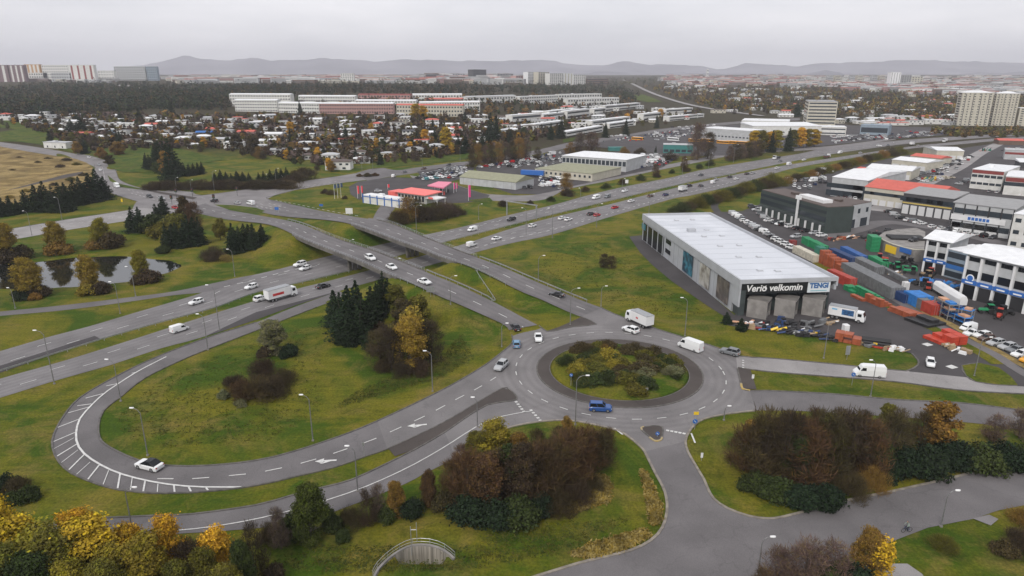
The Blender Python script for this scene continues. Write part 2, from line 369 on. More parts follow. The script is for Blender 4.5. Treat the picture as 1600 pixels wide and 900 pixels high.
# ---------------- terrain ----------------
def axis(spec):
    out=[spec[0][0]]
    for (a,b,s) in spec:
        x=a
        while x<b-1e-6: x+=s(x) if callable(s) else s; out.append(min(x,b))
    return np.array(out)
xs=np.unique(np.r_[np.arange(-27,-4,.35),-axis([(300,9000,lambda q:q*.08)]),axis([(-300,-150,6),(-150,110,2.2),(110,300,6)]),axis([(300,9000,lambda q:q*.08)])])
ys=np.unique(np.r_[np.arange(78,96,.35),axis([(-600,60,30)]),axis([(60,340,2.2),(340,520,6),(520,9000,lambda q:q*.025)])])
XX,YY=np.meshgrid(xs,ys); ZZ=ground(XX.ravel(),YY.ravel()).reshape(XX.shape)
nx_,ny_=len(xs),len(ys)
me=bpy.data.meshes.new('ground')
idx=np.arange(nx_*ny_).reshape(ny_,nx_)
quads=np.stack([idx[:-1,:-1],idx[:-1,1:],idx[1:,1:],idx[1:,:-1]],-1).reshape(-1,4)
me.vertices.add(nx_*ny_); me.vertices.foreach_set('co',np.stack([XX,YY,ZZ],-1).astype('f').ravel())
me.loops.add(quads.size); me.loops.foreach_set('vertex_index',quads.astype('i').ravel())
me.polygons.add(len(quads)); me.polygons.foreach_set('loop_start',np.arange(0,quads.size,4,dtype='i')); me.polygons.foreach_set('loop_total',np.full(len(quads),4,'i'))
me.polygons.foreach_set('use_smooth',np.ones(len(quads),bool)); me.update(); me.validate(); me.materials.append(GRASS)
gnd=bpy.data.objects.new('ground',me); col.objects.link(gnd); gnd['kind']='structure'
# mountains on the horizon: real ridges far away
MTN=mat('mountain_rock',(.19,.185,.215),.95,(.10,.10,.125),scale=.0011,amt=1,detail=12)
def ridge(name,prof,Y,depth,seed):
    rnd=np.random.RandomState(seed); px=np.array([q[0] for q in prof],float); py=np.array([q[1] for q in prof],float)
    n=260; X=np.linspace(px[0],px[-1],n); H=np.interp(X,px,py)
    ph=rnd.rand(6)*6.28; wob=sum(np.sin(X/w+p)*a for w,p,a in zip((9,17,5,31,3,60),ph,(.9,1.0,.6,1.1,.45,.7)))
    top=CH+(115-(H+wob*.6))/FP*Y; rows=[]; wx=(X-800)/FP*Y
    K=9
    for k in range(K+1):
        t=k/K; yy=Y-depth*(1-t); zz=(top-20)*(t**1.5)+20+np.sin(X/7.+k*1.7+ph[0])*14*t*(1-t)*4+np.sin(X/2.9+k*.9)*5*t*(1-t)*4
        rows.append(np.stack([wx*(yy/Y)**.5,np.full(n,yy),zz],-1))
    yy=Y+depth; rows.append(np.stack([wx*1.02,np.full(n,yy),np.full(n,0.)],-1))
    V=np.concatenate(rows); b=MB(); b.v=[tuple(v) for v in V]; k0=b.mi(MTN)
    for r in range(len(rows)-1):
        for i in range(n-1): b.f.append((r*n+i,r*n+i+1,(r+1)*n+i+1,(r+1)*n+i)); b.m.append(k0)
    o=b.build(name,smooth=True); o['kind']='structure'
ridge('mountains',[(-500,108),(0,112),(200,111),(245,104),(275,98),(300,94),(317,87),(333,93),(360,95),(400,94),(420,93),(445,97),(470,95),(515,92),(560,94),(600,97),(640,96),(700,95),(760,97),(800,96),(840,95),(875,99),(930,102),(968,97),(990,101),(1060,103),(1110,108),(1150,99),(1190,103),(1220,104),(1250,100),(1300,98),(1350,96),(1450,97),(1500,98),(1600,99),(2100,100)],11500,2500,3)
ridge('near_hills',[(-500,123),(700,122),(780,120),(860,116),(920,113),(1000,112),(1100,114),(1130,118),(1200,118),(1240,115),(1268,110),(1290,115),(1320,120),(1390,118),(1500,114),(1600,112),(2100,110)],7600,1500,5)
# ---------------- roads ----------------
NU=W([(-140,584),(-60,566),(0,549),(75,527),(140,510),(200,492),(262,474),(320,456),(350,439),(400,429),(450,417),(515,400),(665,367),(725,354),(800,335),(862,321),(920,305),(975,292),(1050,277),(1100,265),(1200,248),(1250,240),(1300,230),(1400,220),(1480,214),(1560,209),(1650,205)])
NL=W([(-140,622),(0,580),(160,530),(250,504),(337,480),(400,457),(465,442),(542,424),(692,379),(800,351),(875,332),(950,314),(1025,296),(1087,282),(1150,270),(1200,260),(1250,250),(1325,237),(1415,225),(1475,220),(1560,214),(1650,210)])
SU=W([(-140,634),(0,592),(100,564),(200,533),(315,496),(400,470),(462,452),(545,431),(710,386),(800,357),(875,337),(950,320),(1025,301),(1112,281),(1200,263),(1300,247),(1415,230),(1480,223),(1560,216),(1650,211)])
SL=W([(-140,664),(0,622),(87,595),(175,570),(250,545),(320,526),(400,495),(530,455),(742,395),(800,380),(865,366),(950,340),(1050,311),(1082,305),(1150,289),(1200,274),(1250,261),(1350,244),(1425,232),(1495,226),(1560,220),(1650,214)])
ribbon('highway',NU,NL,ASPHM); ribbon('highway',SU,SL,ASPHM)
SLU=[(-140,500),(0,487),(100,477),(200,465),(275,455),(350,439),(400,429)]; SLL=[(-140,508),(0,494),(100,485),(200,472),(275,461),(320,457),(360,447)]
ribbon('slip_road',W(SLU),W(SLL),ASPH)
# dark tar strip along the median
ribbon('repaired_lane',W([(-20,578),(60,553),(148,525)]),W([(-20,590),(60,562),(158,530)]),ASPHD)
LOUT=[(530,455),(460,480),(400,504),(330,526),(275,546),(225,567),(175,592),(125,622),(100,650),(84,680),(82,700),(92,722),(112,740),(150,756),(187,766),(237,771),(300,770),(375,763),(425,754),(462,745),(525,730),(575,712),(605,702)]
LIN=[(545,462),(495,480),(400,517),(325,546),(275,567),(225,592),(187,622),(162,642),(154,665),(156,685),(165,695),(182,705),(217,720),(262,728),(325,728),(400,720),(462,705),(550,675),(590,658)]
loopP=[tuple(q) for q in [*dens(W(LOUT),3),*reversed(dens(W(LIN),3))]]
sheet('loop_road',loopP,ASPH,world=True)
sheet('slip_verge_strip',[(400,488),(530,455),(460,478),(400,500),(340,520),(320,526)],ASPHD)
R2U=[(-60,835),(60,822),(110,812),(162,810),(250,806),(300,804),(400,790),(455,775),(510,761),(550,750),(600,727),(650,702),(695,676)]
R2L=[(-60,850),(60,845),(165,842),(250,836),(320,832),(400,826),(460,818),(525,799),(632,757),(660,742),(695,725),(712,716)]
sheet('lower_road',[tuple(q) for q in [*dens(W(R2U),3),*reversed(dens(W(R2L),3))]],ASPH,world=True)
RND=[(590,658),(625,642),(700,605),(725,592),(750,576),(770,562),(785,550),(797,540),(801,533),(798,520),(795,516),(785,506),(790,495),(800,487),(825,499),(840,508),(854,517),(870,517),(895,511),(932,507),(907,495),(918,487),(940,481),(960,491),(1025,514),(1067,527),(1110,540),(1150,553),(1157,557),(1152,568),(1155,590),(1160,605),(1172,611),(1200,611),(1195,628),(1180,642),(1137,647),(1100,655),(1085,665),(1077,675),(1071,690),(1007,706),(1000,698),(985,685),(965,673),(925,663),(887,657),(845,659),(800,667),(770,680),(740,698),(712,716),(695,676),(725,655),(762,633),(800,627),(808,622),(797,610),(785,607),(750,627),(712,650),(675,670),(605,702)]
sheet('roundabout_road',RND,ASPHO)
sheet('paved_median',[(607,702),(675,670),(712,650),(750,627),(785,607),(797,610),(808,622),(800,627),(762,633),(725,655),(695,676),(650,702),(617,714)],PAVER,z=.14)
sheet('paved_splitter',[(910,495),(932,507),(895,511),(870,517),(854,518),(875,511),(893,503)],PAVER,z=.14)
sheet('paved_splitter',[(1153,574),(1172,577),(1182,609),(1160,608)],PAVER,z=.14)
SOUTH=[(1007,706),(1015,722),(1025,742),(1035,760),(1041,778),(1042,800),(1035,825),(1017,845),(987,860),(940,872),(900,882),(842,900),(740,930),(1090,940),(1260,890),(1390,848),(1450,825),(1522,811),(1560,798),(1600,790),(1720,765),(1720,726),(1600,733),(1537,736),(1475,750),(1400,767),(1325,782),(1275,795),(1225,808),(1200,811),(1170,807),(1137,795),(1115,780),(1105,762),(1100,750),(1088,730),(1075,707),(1071,690)]
sheet('side_road',SOUTH,ASPH)
sheet('concrete_street',[(1150,556),(1157,557),(1200,560),(1300,569),(1400,579),(1420,580),(1510,590),(1590,603),(1720,612),(1720,632),(1600,616),(1500,610),(1400,597),(1300,589),(1200,581),(1152,576)],CONCR)
ribbon('service_road',W([(1172,611),(1200,611),(1230,611),(1300,616),(1400,625),(1500,630),(1600,642),(1720,655)]),W([(1180,642),(1260,643),(1400,652),(1527,662),(1600,672),(1720,690)]),ASPH)
# raised ramps: their surface follows the embankment, the parts over the highway are decks
zr=lambda p:float(hprof(nhw(p.x,p.y)))
ribbon('ramp_road',AU,AL,ASPHR,z=.07,zfun=zr,n=150); ribbon('ramp_road',BU,BL,ASPHR,z=.065,zfun=zr,n=150)
# north-west junction and its arms
JN=[(215,313),(248,300),(270,297),(300,300),(310,306),(400,294),(462,285),(525,276),(555,271),(575,281),(525,287),(490,292),(462,297),(428,306),(418,311),(425,316),(440,319),(440,336),(400,335),(360,328),(330,322),(318,316),(300,325),(285,331),(262,331),(235,330),(205,331),(210,320)]
sheet('junction_road',JN,ASPHL)
ribbon('avenue',W([(120,243),(148,252),(147,270),(146,285),(160,296),(185,306),(215,315),(250,322),(280,328)]),W([(120,238),(178,255),(182,270),(190,283),(225,295),(270,300),(300,303),(330,308),(345,312)]),ASPHL)
ribbon('avenue',W([(-120,207),(0,222),(70,232),(130,243),(155,250)]),W([(-120,218),(0,231),(70,241),(120,250),(150,262)]),ASPHL)
ribbon('west_road',W([(-120,377),(0,362),(22,357),(100,344),(205,328),(220,325)]),W([(-120,392),(0,377),(30,373),(110,359),(200,345),(290,330)]),CONCR)
sheet('traffic_island',[(168,274),(185,287),(225,296),(245,299),(215,296),(190,293),(172,283)],GRASS2,z=.17); sheet('paved_island',[(215,294),(245,299),(308,309),(302,312),(250,303)],PAVER,z=.17)
sheet('traffic_island',[(335,320),(365,321),(400,325),(420,332),(440,340),(400,336),(360,329)],GRASS2,z=.15)
ribbon('slip_ramp',[PR(*q) for q in [(625,295),(605,308),(588,320),(578,332),(575,341)]],[PR(*q) for q in [(640,300),(625,310),(608,322),(603,335),(612,349)]],ASPH,z=.068,zfun=lambda p:gz(p.x,p.y))
# frontage roads and lots to the north
ribbon('frontage_road',W([(555,271),(590,262),(620,266),(650,262),(712,254),(732,252),(800,242),(850,232),(895,222),(975,211),(1037,201),(1150,190),(1250,184)]),W([(575,283),(610,276),(640,272),(665,268),(715,260),(740,257),(800,248),(850,239),(900,229),(975,217),(1040,206),(1150,194),(1250,188)]),ASPH)
ribbon('frontage_road',W([(640,274),(700,285),(740,298),(770,304),(840,304),(887,288),(950,276),(1025,261),(1100,246),(1132,239),(1200,233),(1300,228),(1400,215)]),W([(650,284),(700,297),(735,308),(770,314),(845,313),(887,296),(950,283),(1025,267),(1100,252),(1140,244),(1200,238),(1300,232),(1400,218)]),ASPHL)
sheet('fuel_station_forecourt',[(545,292),(560,284),(610,277),(655,279),(700,285),(735,297),(765,305),(760,314),(725,317),(700,318),(650,312),(600,310),(560,312),(548,304)],ASPHD)
sheet('grass_mound',[(730,313),(765,309),(770,314),(745,317)],GRASS2)
sheet('car_park',[(652,268),(720,258),(742,262),(735,276),(700,285),(660,280)],ASPHD)
sheet('car_park',[(742,262),(800,246),(880,234),(905,243),(985,234),(1062,245),(1035,262),(950,279),(887,293),(870,298),(840,304),(800,303),(760,290)],ASPHD)
sheet('bus_yard',[(910,228),(975,214),(1050,203),(1160,194),(1280,190),(1330,196),(1480,200),(1530,206),(1480,211),(1370,219),(1250,232),(1140,243),(1062,244),(1000,236)],ASPHD)
sheet('yard',[(1135,508),(1160,513),(1195,517),(1300,530),(1405,548),(1425,553),(1434,563),(1435,570),(1420,581),(1510,590),(1590,604),(1780,612),(1780,235),(1600,218),(1500,232),(1400,245),(1290,272),(1240,283),(1204,296),(1190,318),(1160,330),(1112,332),(1200,430)],ASPHD)
# green strips and islands on the yard
sheet('grass_island',[(1503,572),(1510,588),(1525,597),(1560,602),(1590,603),(1580,590),(1560,575),(1530,568)],GRASS,z=.19)
def pxstrip(name,pts,m,w,z=.16): 
    c=W(pts); c=dens(c,3); U=[];L=[]
    for i,p in enumerate(c):
        t=(c[min(i+1,len(c)-1)]-c[max(i-1,0)]).normalized(); nn=Vector((-t.y,t.x,0))*w/2; U.append(p+nn); L.append(p-nn)
    return ribbon(name,U[::2]+[U[-1]],L[::2]+[L[-1]],m,z=z)
pxstrip('grass_strip',[(1228,378),(1290,420),(1345,452),(1400,485),(1470,520),(1520,545),(1560,570)],GRASS,3.2)
pxstrip('grass_strip',[(1395,460),(1440,485),(1490,510),(1550,545),(1600,572),(1680,610)],MEADOW,2.4)
pxstrip('footpath',[(1395,466),(1440,494),(1500,527),(1560,558),(1600,585),(1680,625)],ASPH,2.6,z=.165)
pxstrip('footpath',[(1205,290),(1150,303),(1118,318),(1125,335),(1160,355),(1200,378),(1260,410)],ASPHD,3.5,z=.17)
pxstrip('access_road',[(1370,330),(1410,305),(1460,280),(1500,260),(1530,240),(1560,225)],CONCR,9,z=.15)
pxstrip('access_road',[(1290,372),(1340,358),(1380,348),(1430,352),(1500,365),(1600,390)],ASPH,8,z=.155)
sheet('building_apron',[(983,370),(1003,368),(1152,497),(1140,500),(1105,478),(1050,440),(1020,415),(1000,395)],ASPHD)
sheet('dry_meadow',[(-140,228),(0,229),(60,240),(130,250),(145,262),(142,285),(140,295),(90,305),(0,322),(-140,340)],MEADOW)
sheet('bare_soil',[(-10,293),(40,285),(90,275),(130,268),(128,273),(80,283),(40,292),(-10,302)],PAVER)
# pond
WATER=mat('water',(.012,.014,.012),.03,spec=.9)
wp=[Vector((x,y,-.35)) for x,y in PONDW]; c0=sum(wp,Vector())/len(wp)
o=sheet('water',[tuple(c0+(p-c0)*1.03) for p in wp],WATER,z=0,world=True)
# bottom-right plaza
sheet('terrace_slab',[(1395,884),(1417,884),(1440,900),(1450,915),(1360,915),(1372,896)],CONCR,z=.35)
sheet('footpath',[(1520,811),(1545,805),(1560,812),(1548,822)],ASPHL)
# roundabout island
C0=P(967,580); C0=Vector((23.4,137.6,0))
def ring(name,r0,r1,m,z):
    b=MB(); n=72; k=b.mi(m)
    if r0==0:
        b.v=[(C0.x+r1*math.cos(6.2832*i/n),C0.y+r1*math.sin(6.2832*i/n),z) for i in range(n)]; b.f=[tuple(range(n))]; b.m=[k]
    else:
        for i in range(n): c,s=math.cos(6.2832*i/n),math.sin(6.2832*i/n); b.v+=[(C0.x+r0*c,C0.y+r0*s,z),(C0.x+r1*c,C0.y+r1*s,z)]
        for i in range(n): j=(i+1)%n; b.f.append((2*i,2*i+1,2*j+1,2*j)); b.m.append(k)
    o=b.build(name); o['kind']='structure'; return o
ring('roundabout_apron',15.1,17.9,PAVER,.17)
# domed grass centre
b=MB(); n=60; rr=[15.1,14.2,11,7,3,.01]; zz=[.18,.34,.75,1.1,1.3,1.35]
b.loft([[ (C0.x+r*math.cos(6.2832*i/n),C0.y+r*math.sin(6.2832*i/n),z) for i in range(n)] for r,z in zip(rr,zz)],GRASS); o=b.build('roundabout_island',smooth=True); o['kind']='structure'
def circ(r,a0=0,a1=360,n=90): return [Vector((C0.x+r*math.cos(R(a0+(a1-a0)*i/n)),C0.y+r*math.sin(R(a0+(a1-a0)*i/n)),0)) for i in range(n+1)]
kerb(circ(17.95),h=.14); kerb(circ(15.1),h=.16,w=.2)
# kerbs
YEL=mat('yellow_kerb_paint',(.45,.30,.05),.7,(.3,.26,.18),scale=1.5)
def K(L,**k): return kerb(W(L),**k)
K([(785,506),(795,516),(799,522),(801,533),(797,540),(785,550),(770,562),(750,576),(700,605),(625,642),(550,675),(462,705),(400,720),(325,728),(262,728),(217,720),(182,705),(165,695),(156,685),(154,665),(162,642),(187,622),(225,592),(275,567),(325,546),(400,517),(495,480)])
K(LOUT[2:16]); K([(237,771),(300,770),(375,763),(425,754),(462,745),(525,730),(575,712),(605,702),(675,670),(712,650),(750,627),(785,607),(797,610),(808,622),(800,627),(762,633),(725,655),(695,676),(650,702),(600,727),(550,750),(510,761),(455,775),(400,790),(300,804),(250,806),(162,810),(110,812)])
K([(712,716),(740,698),(770,680),(800,667),(845,659),(887,657),(925,663),(965,673),(985,685),(1000,698),(1007,706),(1015,722),(1025,742),(1035,760),(1041,778),(1042,800),(1035,825),(1017,845),(987,860),(940,872),(900,882),(842,900),(740,930)],w=.4,m=KERBL)
K([(1600,733),(1537,736),(1475,750),(1400,767),(1325,782),(1275,795),(1225,808),(1200,811),(1170,807),(1137,795),(1115,780),(1105,762),(1100,750),(1088,730),(1075,707),(1071,690),(1077,675),(1085,665),(1100,655),(1137,647),(1180,642)],w=.4,m=KERBL)
K([(800,487),(840,508),(854,518),(870,517),(895,511),(932,507),(907,495)],w=.35); K([(940,481),(960,491),(1025,514),(1067,527),(1110,540),(1157,557),(1200,560),(1300,569),(1400,579),(1420,579),(1434,571),(1434,563),(1425,553)],w=.35)
K([(1152,576),(1160,606),(1172,611),(1200,611),(1300,616),(1400,625),(1500,630),(1600,642)],w=.35); K([(1153,575),(1200,581),(1300,589),(1400,597),(1500,610),(1600,616)],w=.3); K([(1530,568),(1503,572),(1510,588),(1525,597),(1560,602),(1590,603)],w=.3)
K([(1158,600),(1160,608),(1172,611)],m=YEL,w=.45,h=.17)
K([(1110,935),(1185,872),(1260,858),(1330,842),(1400,822),(1480,803),(1600,768)],w=.18,h=.0)
TR=[(1002,669),(1020,666),(1035,668),(1035,680),(1034,687),(1026,689),(1020,687),(1004,674)]
sheet('paved_splitter',TR,PAVER,z=.15); K(TR+[TR[0]],w=.3,h=.14); K([(1034,684),(1033,688),(1026,690),(1020,688),(1015,684)],m=YEL,w=.35,h=.16); K([(1003,673),(1002,669),(1006,668)],m=YEL,w=.35,h=.16)
K([(22,357),(100,344),(205,328)]); K([(148,255),(146,285),(160,296),(185,306),(215,315)]); K([(178,255),(182,270),(190,283),(225,295),(270,300),(300,300),(310,306),(400,294),(462,285),(525,276)])
K([(500,292),(462,297),(428,306),(418,311),(475,324),(525,334)])
# ---------------- markings ----------------
mk=MB(); zz=.145
for f in (.36,.68):
    line_mb(mk,between(NU,NL,f),.2,PAINT,3.0,9,zz,phase=6 if f>.5 else 0)
    line_mb(mk,between(SU,SL,f-.03),.2,PAINT,3.0,9,zz,phase=6 if f>.5 else 0)
mk.build('lane_markings')['kind']='structure'
mk=MB()
line_mb(mk,dens(W([(742,388),(800,373),(865,359),(950,335),(1050,307),(1150,284)])),.35,PAINT,2,3,zz); line_mb(mk,dens(W([(350,449),(400,437),(450,424),(500,413)])),.35,PAINT,2,2.2,zz); line_mb(mk,dens(W([(690,366),(800,340),(862,325),(975,296),(1100,270)])),.3,PAINT,2,3,zz)
EDG=dens(W([(260,558),(217,580),(187,599),(162,616),(140,637),(125,655),(120,670),(119,685),(122,697),(132,710),(155,726),(185,740),(225,751),(272,759),(320,762),(377,762)]),2)
line_mb(mk,EDG,.34,PAINT,z=zz)
H=[((215,582),(206,584)),((185,600),(166,604)),((161,616),(134,623)),((143,632),(121,635)),((139,637),(107,646)),((126,655),(90,669)),((119,676),(84,691)),((120,695),(89,714)),((132,711),(107,736)),((155,728),(136,752)),((188,741),(184,764)),((227,752),(224,769)),((272,759),(273,770)),((295,762),(299,770)),((322,763),(326,768))]
for a,c in H: line_mb(mk,W([a,c]),.26,PAINT,z=zz+.004)
for a,c in [((116,685),(85,702)),((122,704),(96,724)),((141,723),(119,743)),((170,736),(161,759)),((207,747),(204,767)),((247,757),(246,770))]: line_mb(mk,W([a,c]),.13,PAINT,z=zz+.004)
line_mb(mk,dens(W([(246,749),(301,749),(350,745),(400,740),(450,730),(495,718),(537,704),(583,688),(616,673),(645,660),(672,647),(696,634),(720,621),(740,611),(759,600),(775,590)])),.22,PAINT,2.6,3.0,zz)
line_mb(mk,dens(W([(230,833),(320,826),(400,812),(450,800),(522,779),(585,756),(650,725),(700,696),(732,675),(765,657),(800,648),(830,643)])),.2,PAINT,z=zz)
line_mb(mk,dens(W([(757,467),(800,490)]),1),.2,PAINT,z=0)
line_mb(mk,circ(22.6,0,360,200),.2,PAINT,1.9,2.9,zz)
def teeth(p,q,n,w=.55):
    a,c=P(*p),P(*q)
    for i in range(n):
        m_=a.lerp(c,(i+.5)/n); t=(c-a).normalized(); nn=Vector((-t.y,t.x,0)); mk.face([m_-t*w/2-nn*w/2+Vector((0,0,zz)),m_+t*w/2-nn*w/2+Vector((0,0,zz)),m_+t*w/2+nn*w/2+Vector((0,0,zz)),m_-t*w/2+nn*w/2+Vector((0,0,zz))],PAINT)
teeth((805,627),(820,646),5); teeth((828,640),(846,660),5); teeth((1040,673),(1072,679),5); teeth((1161,562),(1161,577),4,.45); teeth((815,517),(845,509),6,.45)
line_mb(mk,W([(960,670),(973,680)]),.3,PAINT,z=zz); line_mb(mk,W([(1086,693),(1080,678)]),.3,PAINT,z=zz)
def arrow(px,py,qx,qy):
    a,c=P(px,py),P(qx,qy); t=(c-a).normalized(); nn=Vector((-t.y,t.x,0)); Z=Vector((0,0,zz)); L_=(c-a).length
    mk.face([a-nn*.22+Z,a+t*L_*.62-nn*.22+Z,a+t*L_*.62+nn*.22+Z,a+nn*.22+Z],PAINT); mk.face([a+t*L_*.6-nn*.8+Z,c+Z,a+t*L_*.6+nn*.8+Z],PAINT)
    mk.face([a+t*L_*.25+nn*.22+Z,a+t*L_*.62+nn*.9+Z,a+t*L_*.75+nn*.8+Z,a+t*L_*.5+nn*.22+Z],PAINT)
arrow(526,720,492,722); arrow(667,664,636,667)
def bridgeline(U,L,f,**k):
    pts=between(U,L,f); pts=[Vector((p.x,p.y,zr(p)+.1)) for p in pts]; line_mb(mk,pts,.22,PAINT,z=.03,**k)
bridgeline(AU,AL,.5,dash=3,gap=6); bridgeline(BU,BL,.5,dash=3,gap=6); 
mk.build('road_markings')['kind']='structure'
mk=MB()
def pat(L,f=1,d=2.5,g=3,w=.25): line_mb(mk,dens(W(L)),w,PAINT,d,g,.15)
pat([(200,297),(240,306),(300,317)]); pat([(205,302),(250,314),(300,322)]); pat([(230,297),(290,307),(340,312)]); pat([(60,352),(130,343),(200,334)]); pat([(90,353),(140,346),(190,339)],d=2,g=2)
pat([(430,313),(475,322),(520,331),(560,338)],d=2,g=2,w=.35); pat([(420,318),(460,328),(520,340)],d=2,g=3); pat([(400,322),(430,328),(470,336)],d=2,g=2,w=.35); pat([(440,296),(480,291),(530,283)],d=2,g=2,w=.3); pat([(430,301),(470,295),(520,287)],d=2,g=2,w=.3)
pat([(160,262),(163,275),(165,287),(180,296)]); pat([(1340,530),(1420,545)],d=1,g=8)
mk.build('junction_markings')['kind']='structure'
# manhole-like squares on the yard entrance
mk=MB()
for q in ((1449,539),(1487,574)): p=P(*q); mk.box(p.x,p.y,.13,2.0 if q[0]<1500 else 1.1,1.6 if q[0]<1500 else .9,.012,PAINT,rot=.4)
mk.build('painted_squares')['kind']='structure'
# ---------------- bridges ----------------
ORD=['first','second','third','fourth','fifth','sixth','seventh','eighth','ninth','tenth','eleventh','twelfth','thirteenth','fourteenth','fifteenth','sixteenth','seventeenth','eighteenth','nineteenth','twentieth']
def ordn(i): return ORD[i] if i<20 else '%dth'%(i+1)
def proj(p):
    "pixel (1600 wide) of a world point, used only to order things for their labels"
    d=p.y*CPc+(CH-p.z)*SPc; return (800+FP*p.x/d, 450-FP*((p.z-CH)*CPc+p.y*SPc)/d)
def clip_n(pts,lim): 
    pts=dens(pts,1.0); return [p for p in pts if abs(nhw(p.x,p.y))<=lim]
def bridge(U,L,label,rows):
    r=empty('road_bridge',tuple(U[len(U)//2].lerp(L[len(L)//2],.5).xy)+(0,)); o0=r.location.copy(); tag(r,label,'bridge','bridges over the highway')
    n=40; u=resamp(clip_n(U,36.5),n); l=resamp(clip_n(L,36.5),n); b=MB(); rg=[]
    for p,q in zip(u,l):
        zu=zr(p)+.03; c=(p+q)/2; d=(q-p); d.z=0; d.normalize()
        a0=p-d*.5; a1=q+d*.5; m0=p+d*1.6; m1=q-d*1.6
        rg.append([(a0.x,a0.y,zu-.9),(a0.x,a0.y,zu+.22),(a0.x+d.x*.4,a0.y+d.y*.4,zu+.22),(a0.x+d.x*.4,a0.y+d.y*.4,zu-.02),(a1.x-d.x*.4,a1.y-d.y*.4,zu-.02),(a1.x-d.x*.4,a1.y-d.y*.4,zu+.22),(a1.x,a1.y,zu+.22),(a1.x,a1.y,zu-.9),(m1.x,m1.y,zu-1.5),(m0.x,m0.y,zu-1.5)])
    rg=[[Vector(q)-o0 for q in g] for g in rg]; b.loft(rg,CONB); b.build('deck',r)
    for side,E_ in ((1,u),(-1,l)):
        b=MB(); O_=l if side==1 else u; top=[]
        for i,(p,q) in enumerate(zip(E_,O_)):
            d=(p-q); d.z=0; d.normalize(); w=p+d*.3; top.append(Vector((w.x,w.y,zr(p)+1.05))-o0)
            if i%2==0: b.box(w.x-o0.x,w.y-o0.y,zr(p)+.2,.09,.09,.85,STEEL)
        b.tube(top,.05,STEEL,4); b.tube([t-Vector((0,0,.4)) for t in top],.04,STEEL,4); b.build('railing',r)
    for nn_,cnt in rows:
        for k in range(cnt):
            f=(k+.5)/cnt; i=min(range(n),key=lambda i:abs(nhw(*u[i].lerp(l[i],f).xy)-nn_)); p=u[i].lerp(l[i],.2+.6*f)-o0
            b=MB(); b.box(p.x,p.y,0,1.0,1.0,zr(u[i])-1.4,CONB,rot=.76); b.build('pier',r)
    for s in (1,-1):
        i=min(range(n),key=lambda i:abs(nhw(*u[i].xy)-34*s)); b=MB(); a=u[i]-o0; c=l[i]-o0; d=(c-a).normalized(); ang=math.atan2(d.y,d.x); m_=(a+c)/2
        b.box(m_.x,m_.y,2.5,(c-a).length+1.4,1.2,2.4,CONB,rot=ang); b.build('abutment',r)
        # sloped paving below the abutment
        nd=Vector((-1.0423,1)).normalized()*s; b=MB(); e0=a+Vector((d.x,d.y,0))*-1; e1=c+Vector((d.x,d.y,0))*1
        q=[(e0.x,e0.y,5.3),(e1.x,e1.y,5.3),(e1.x-nd.x*10,e1.y-nd.y*10,.12),(e0.x-nd.x*10,e0.y-nd.y*10,.12)]; q2=[(x,y,z-.4) for x,y,z in q]
        b.loft([[Vector(t) for t in q2],[Vector(t) for t in q]],CONB); b.build('slope_paving',r)
bridge(AU,AL,'nearer concrete road bridge over the highway, carrying three white cars',[(0,3)])
bridge(BU,BL,'farther concrete road bridge over the highway, beside the pink-roofed fuel station',[(0,3)])
def guard(pts,label,grp='steel guard rails',side=0,hz=None):
    pts=dens(pts,2); pts=[Vector((p.x,p.y,gz(p.x,p.y) if hz is None else max(gz(p.x,p.y),hz(p)))) for p in pts]; o0=pts[len(pts)//2].copy(); r=empty('guard_rail',tuple(o0)); tag(r,label,'guard rail',grp)
    b=MB(); b.loft([[p-o0+Vector((0,0,z))+Vector((dx,0,0)) for dx,z in ((-.04,.45),(.04,.45),(.04,.78),(-.04,.78))] for p in pts],STEEL); b.build('rail',r)
    n=min(90,max(4,int(length(pts)/4))); b0=MB(); b0.box(0,0,-.3,.12,.12,.95,STEEL); m_=b0.mesh('post')
    for p in resamp(pts,n):
        o=bpy.data.objects.new('post',m_); col.objects.link(o); o.parent=r; o.location=p-o0
guard([*W([(-60,602),(0,583),(160,533),(250,507),(337,483),(400,460),(465,445),(545,426)])],'long steel guard rail on the highway median left of the bridges')
guard(W([(692,381),(800,353),(875,334),(950,316),(1025,298),(1087,284),(1150,272)]),'long steel guard rail on the highway median right of the bridges')
def off(L,O,d):
    L=resamp(dens(L,2),90); O=resamp(dens(O,2),90); return [p+((p-q).normalized()*d) for p,q in zip(L,O)]
au=off(AU,AL,.5); al=off(AL,AU,.5); bu=off(BU,BL,.5); bl=off(BL,BU,.5)
def seg(L,n0,n1): return [p for p in L if n0<=nhw(p.x,p.y)<=n1]
guard([*seg(au,-66,-36)]+[P(745,453)-Vector((0,0,0)),P(763,449)],'curved guard rail along the tip of the grass wedge below the nearer bridge',hz=zr)
guard(seg(au,36,72),'guard rail leading to the upper left end of the nearer bridge',hz=zr)
guard(seg(bu,-78,-36),'guard rail on the upper side of the farther ramp, right of its bridge',hz=zr)
guard([*seg(bl,-58,-36)],'guard rail on the lower side of the farther ramp above the grass wedge',hz=zr)
guard(seg(al,-50,-36),'short guard rail at the lower right end of the nearer bridge',hz=zr)
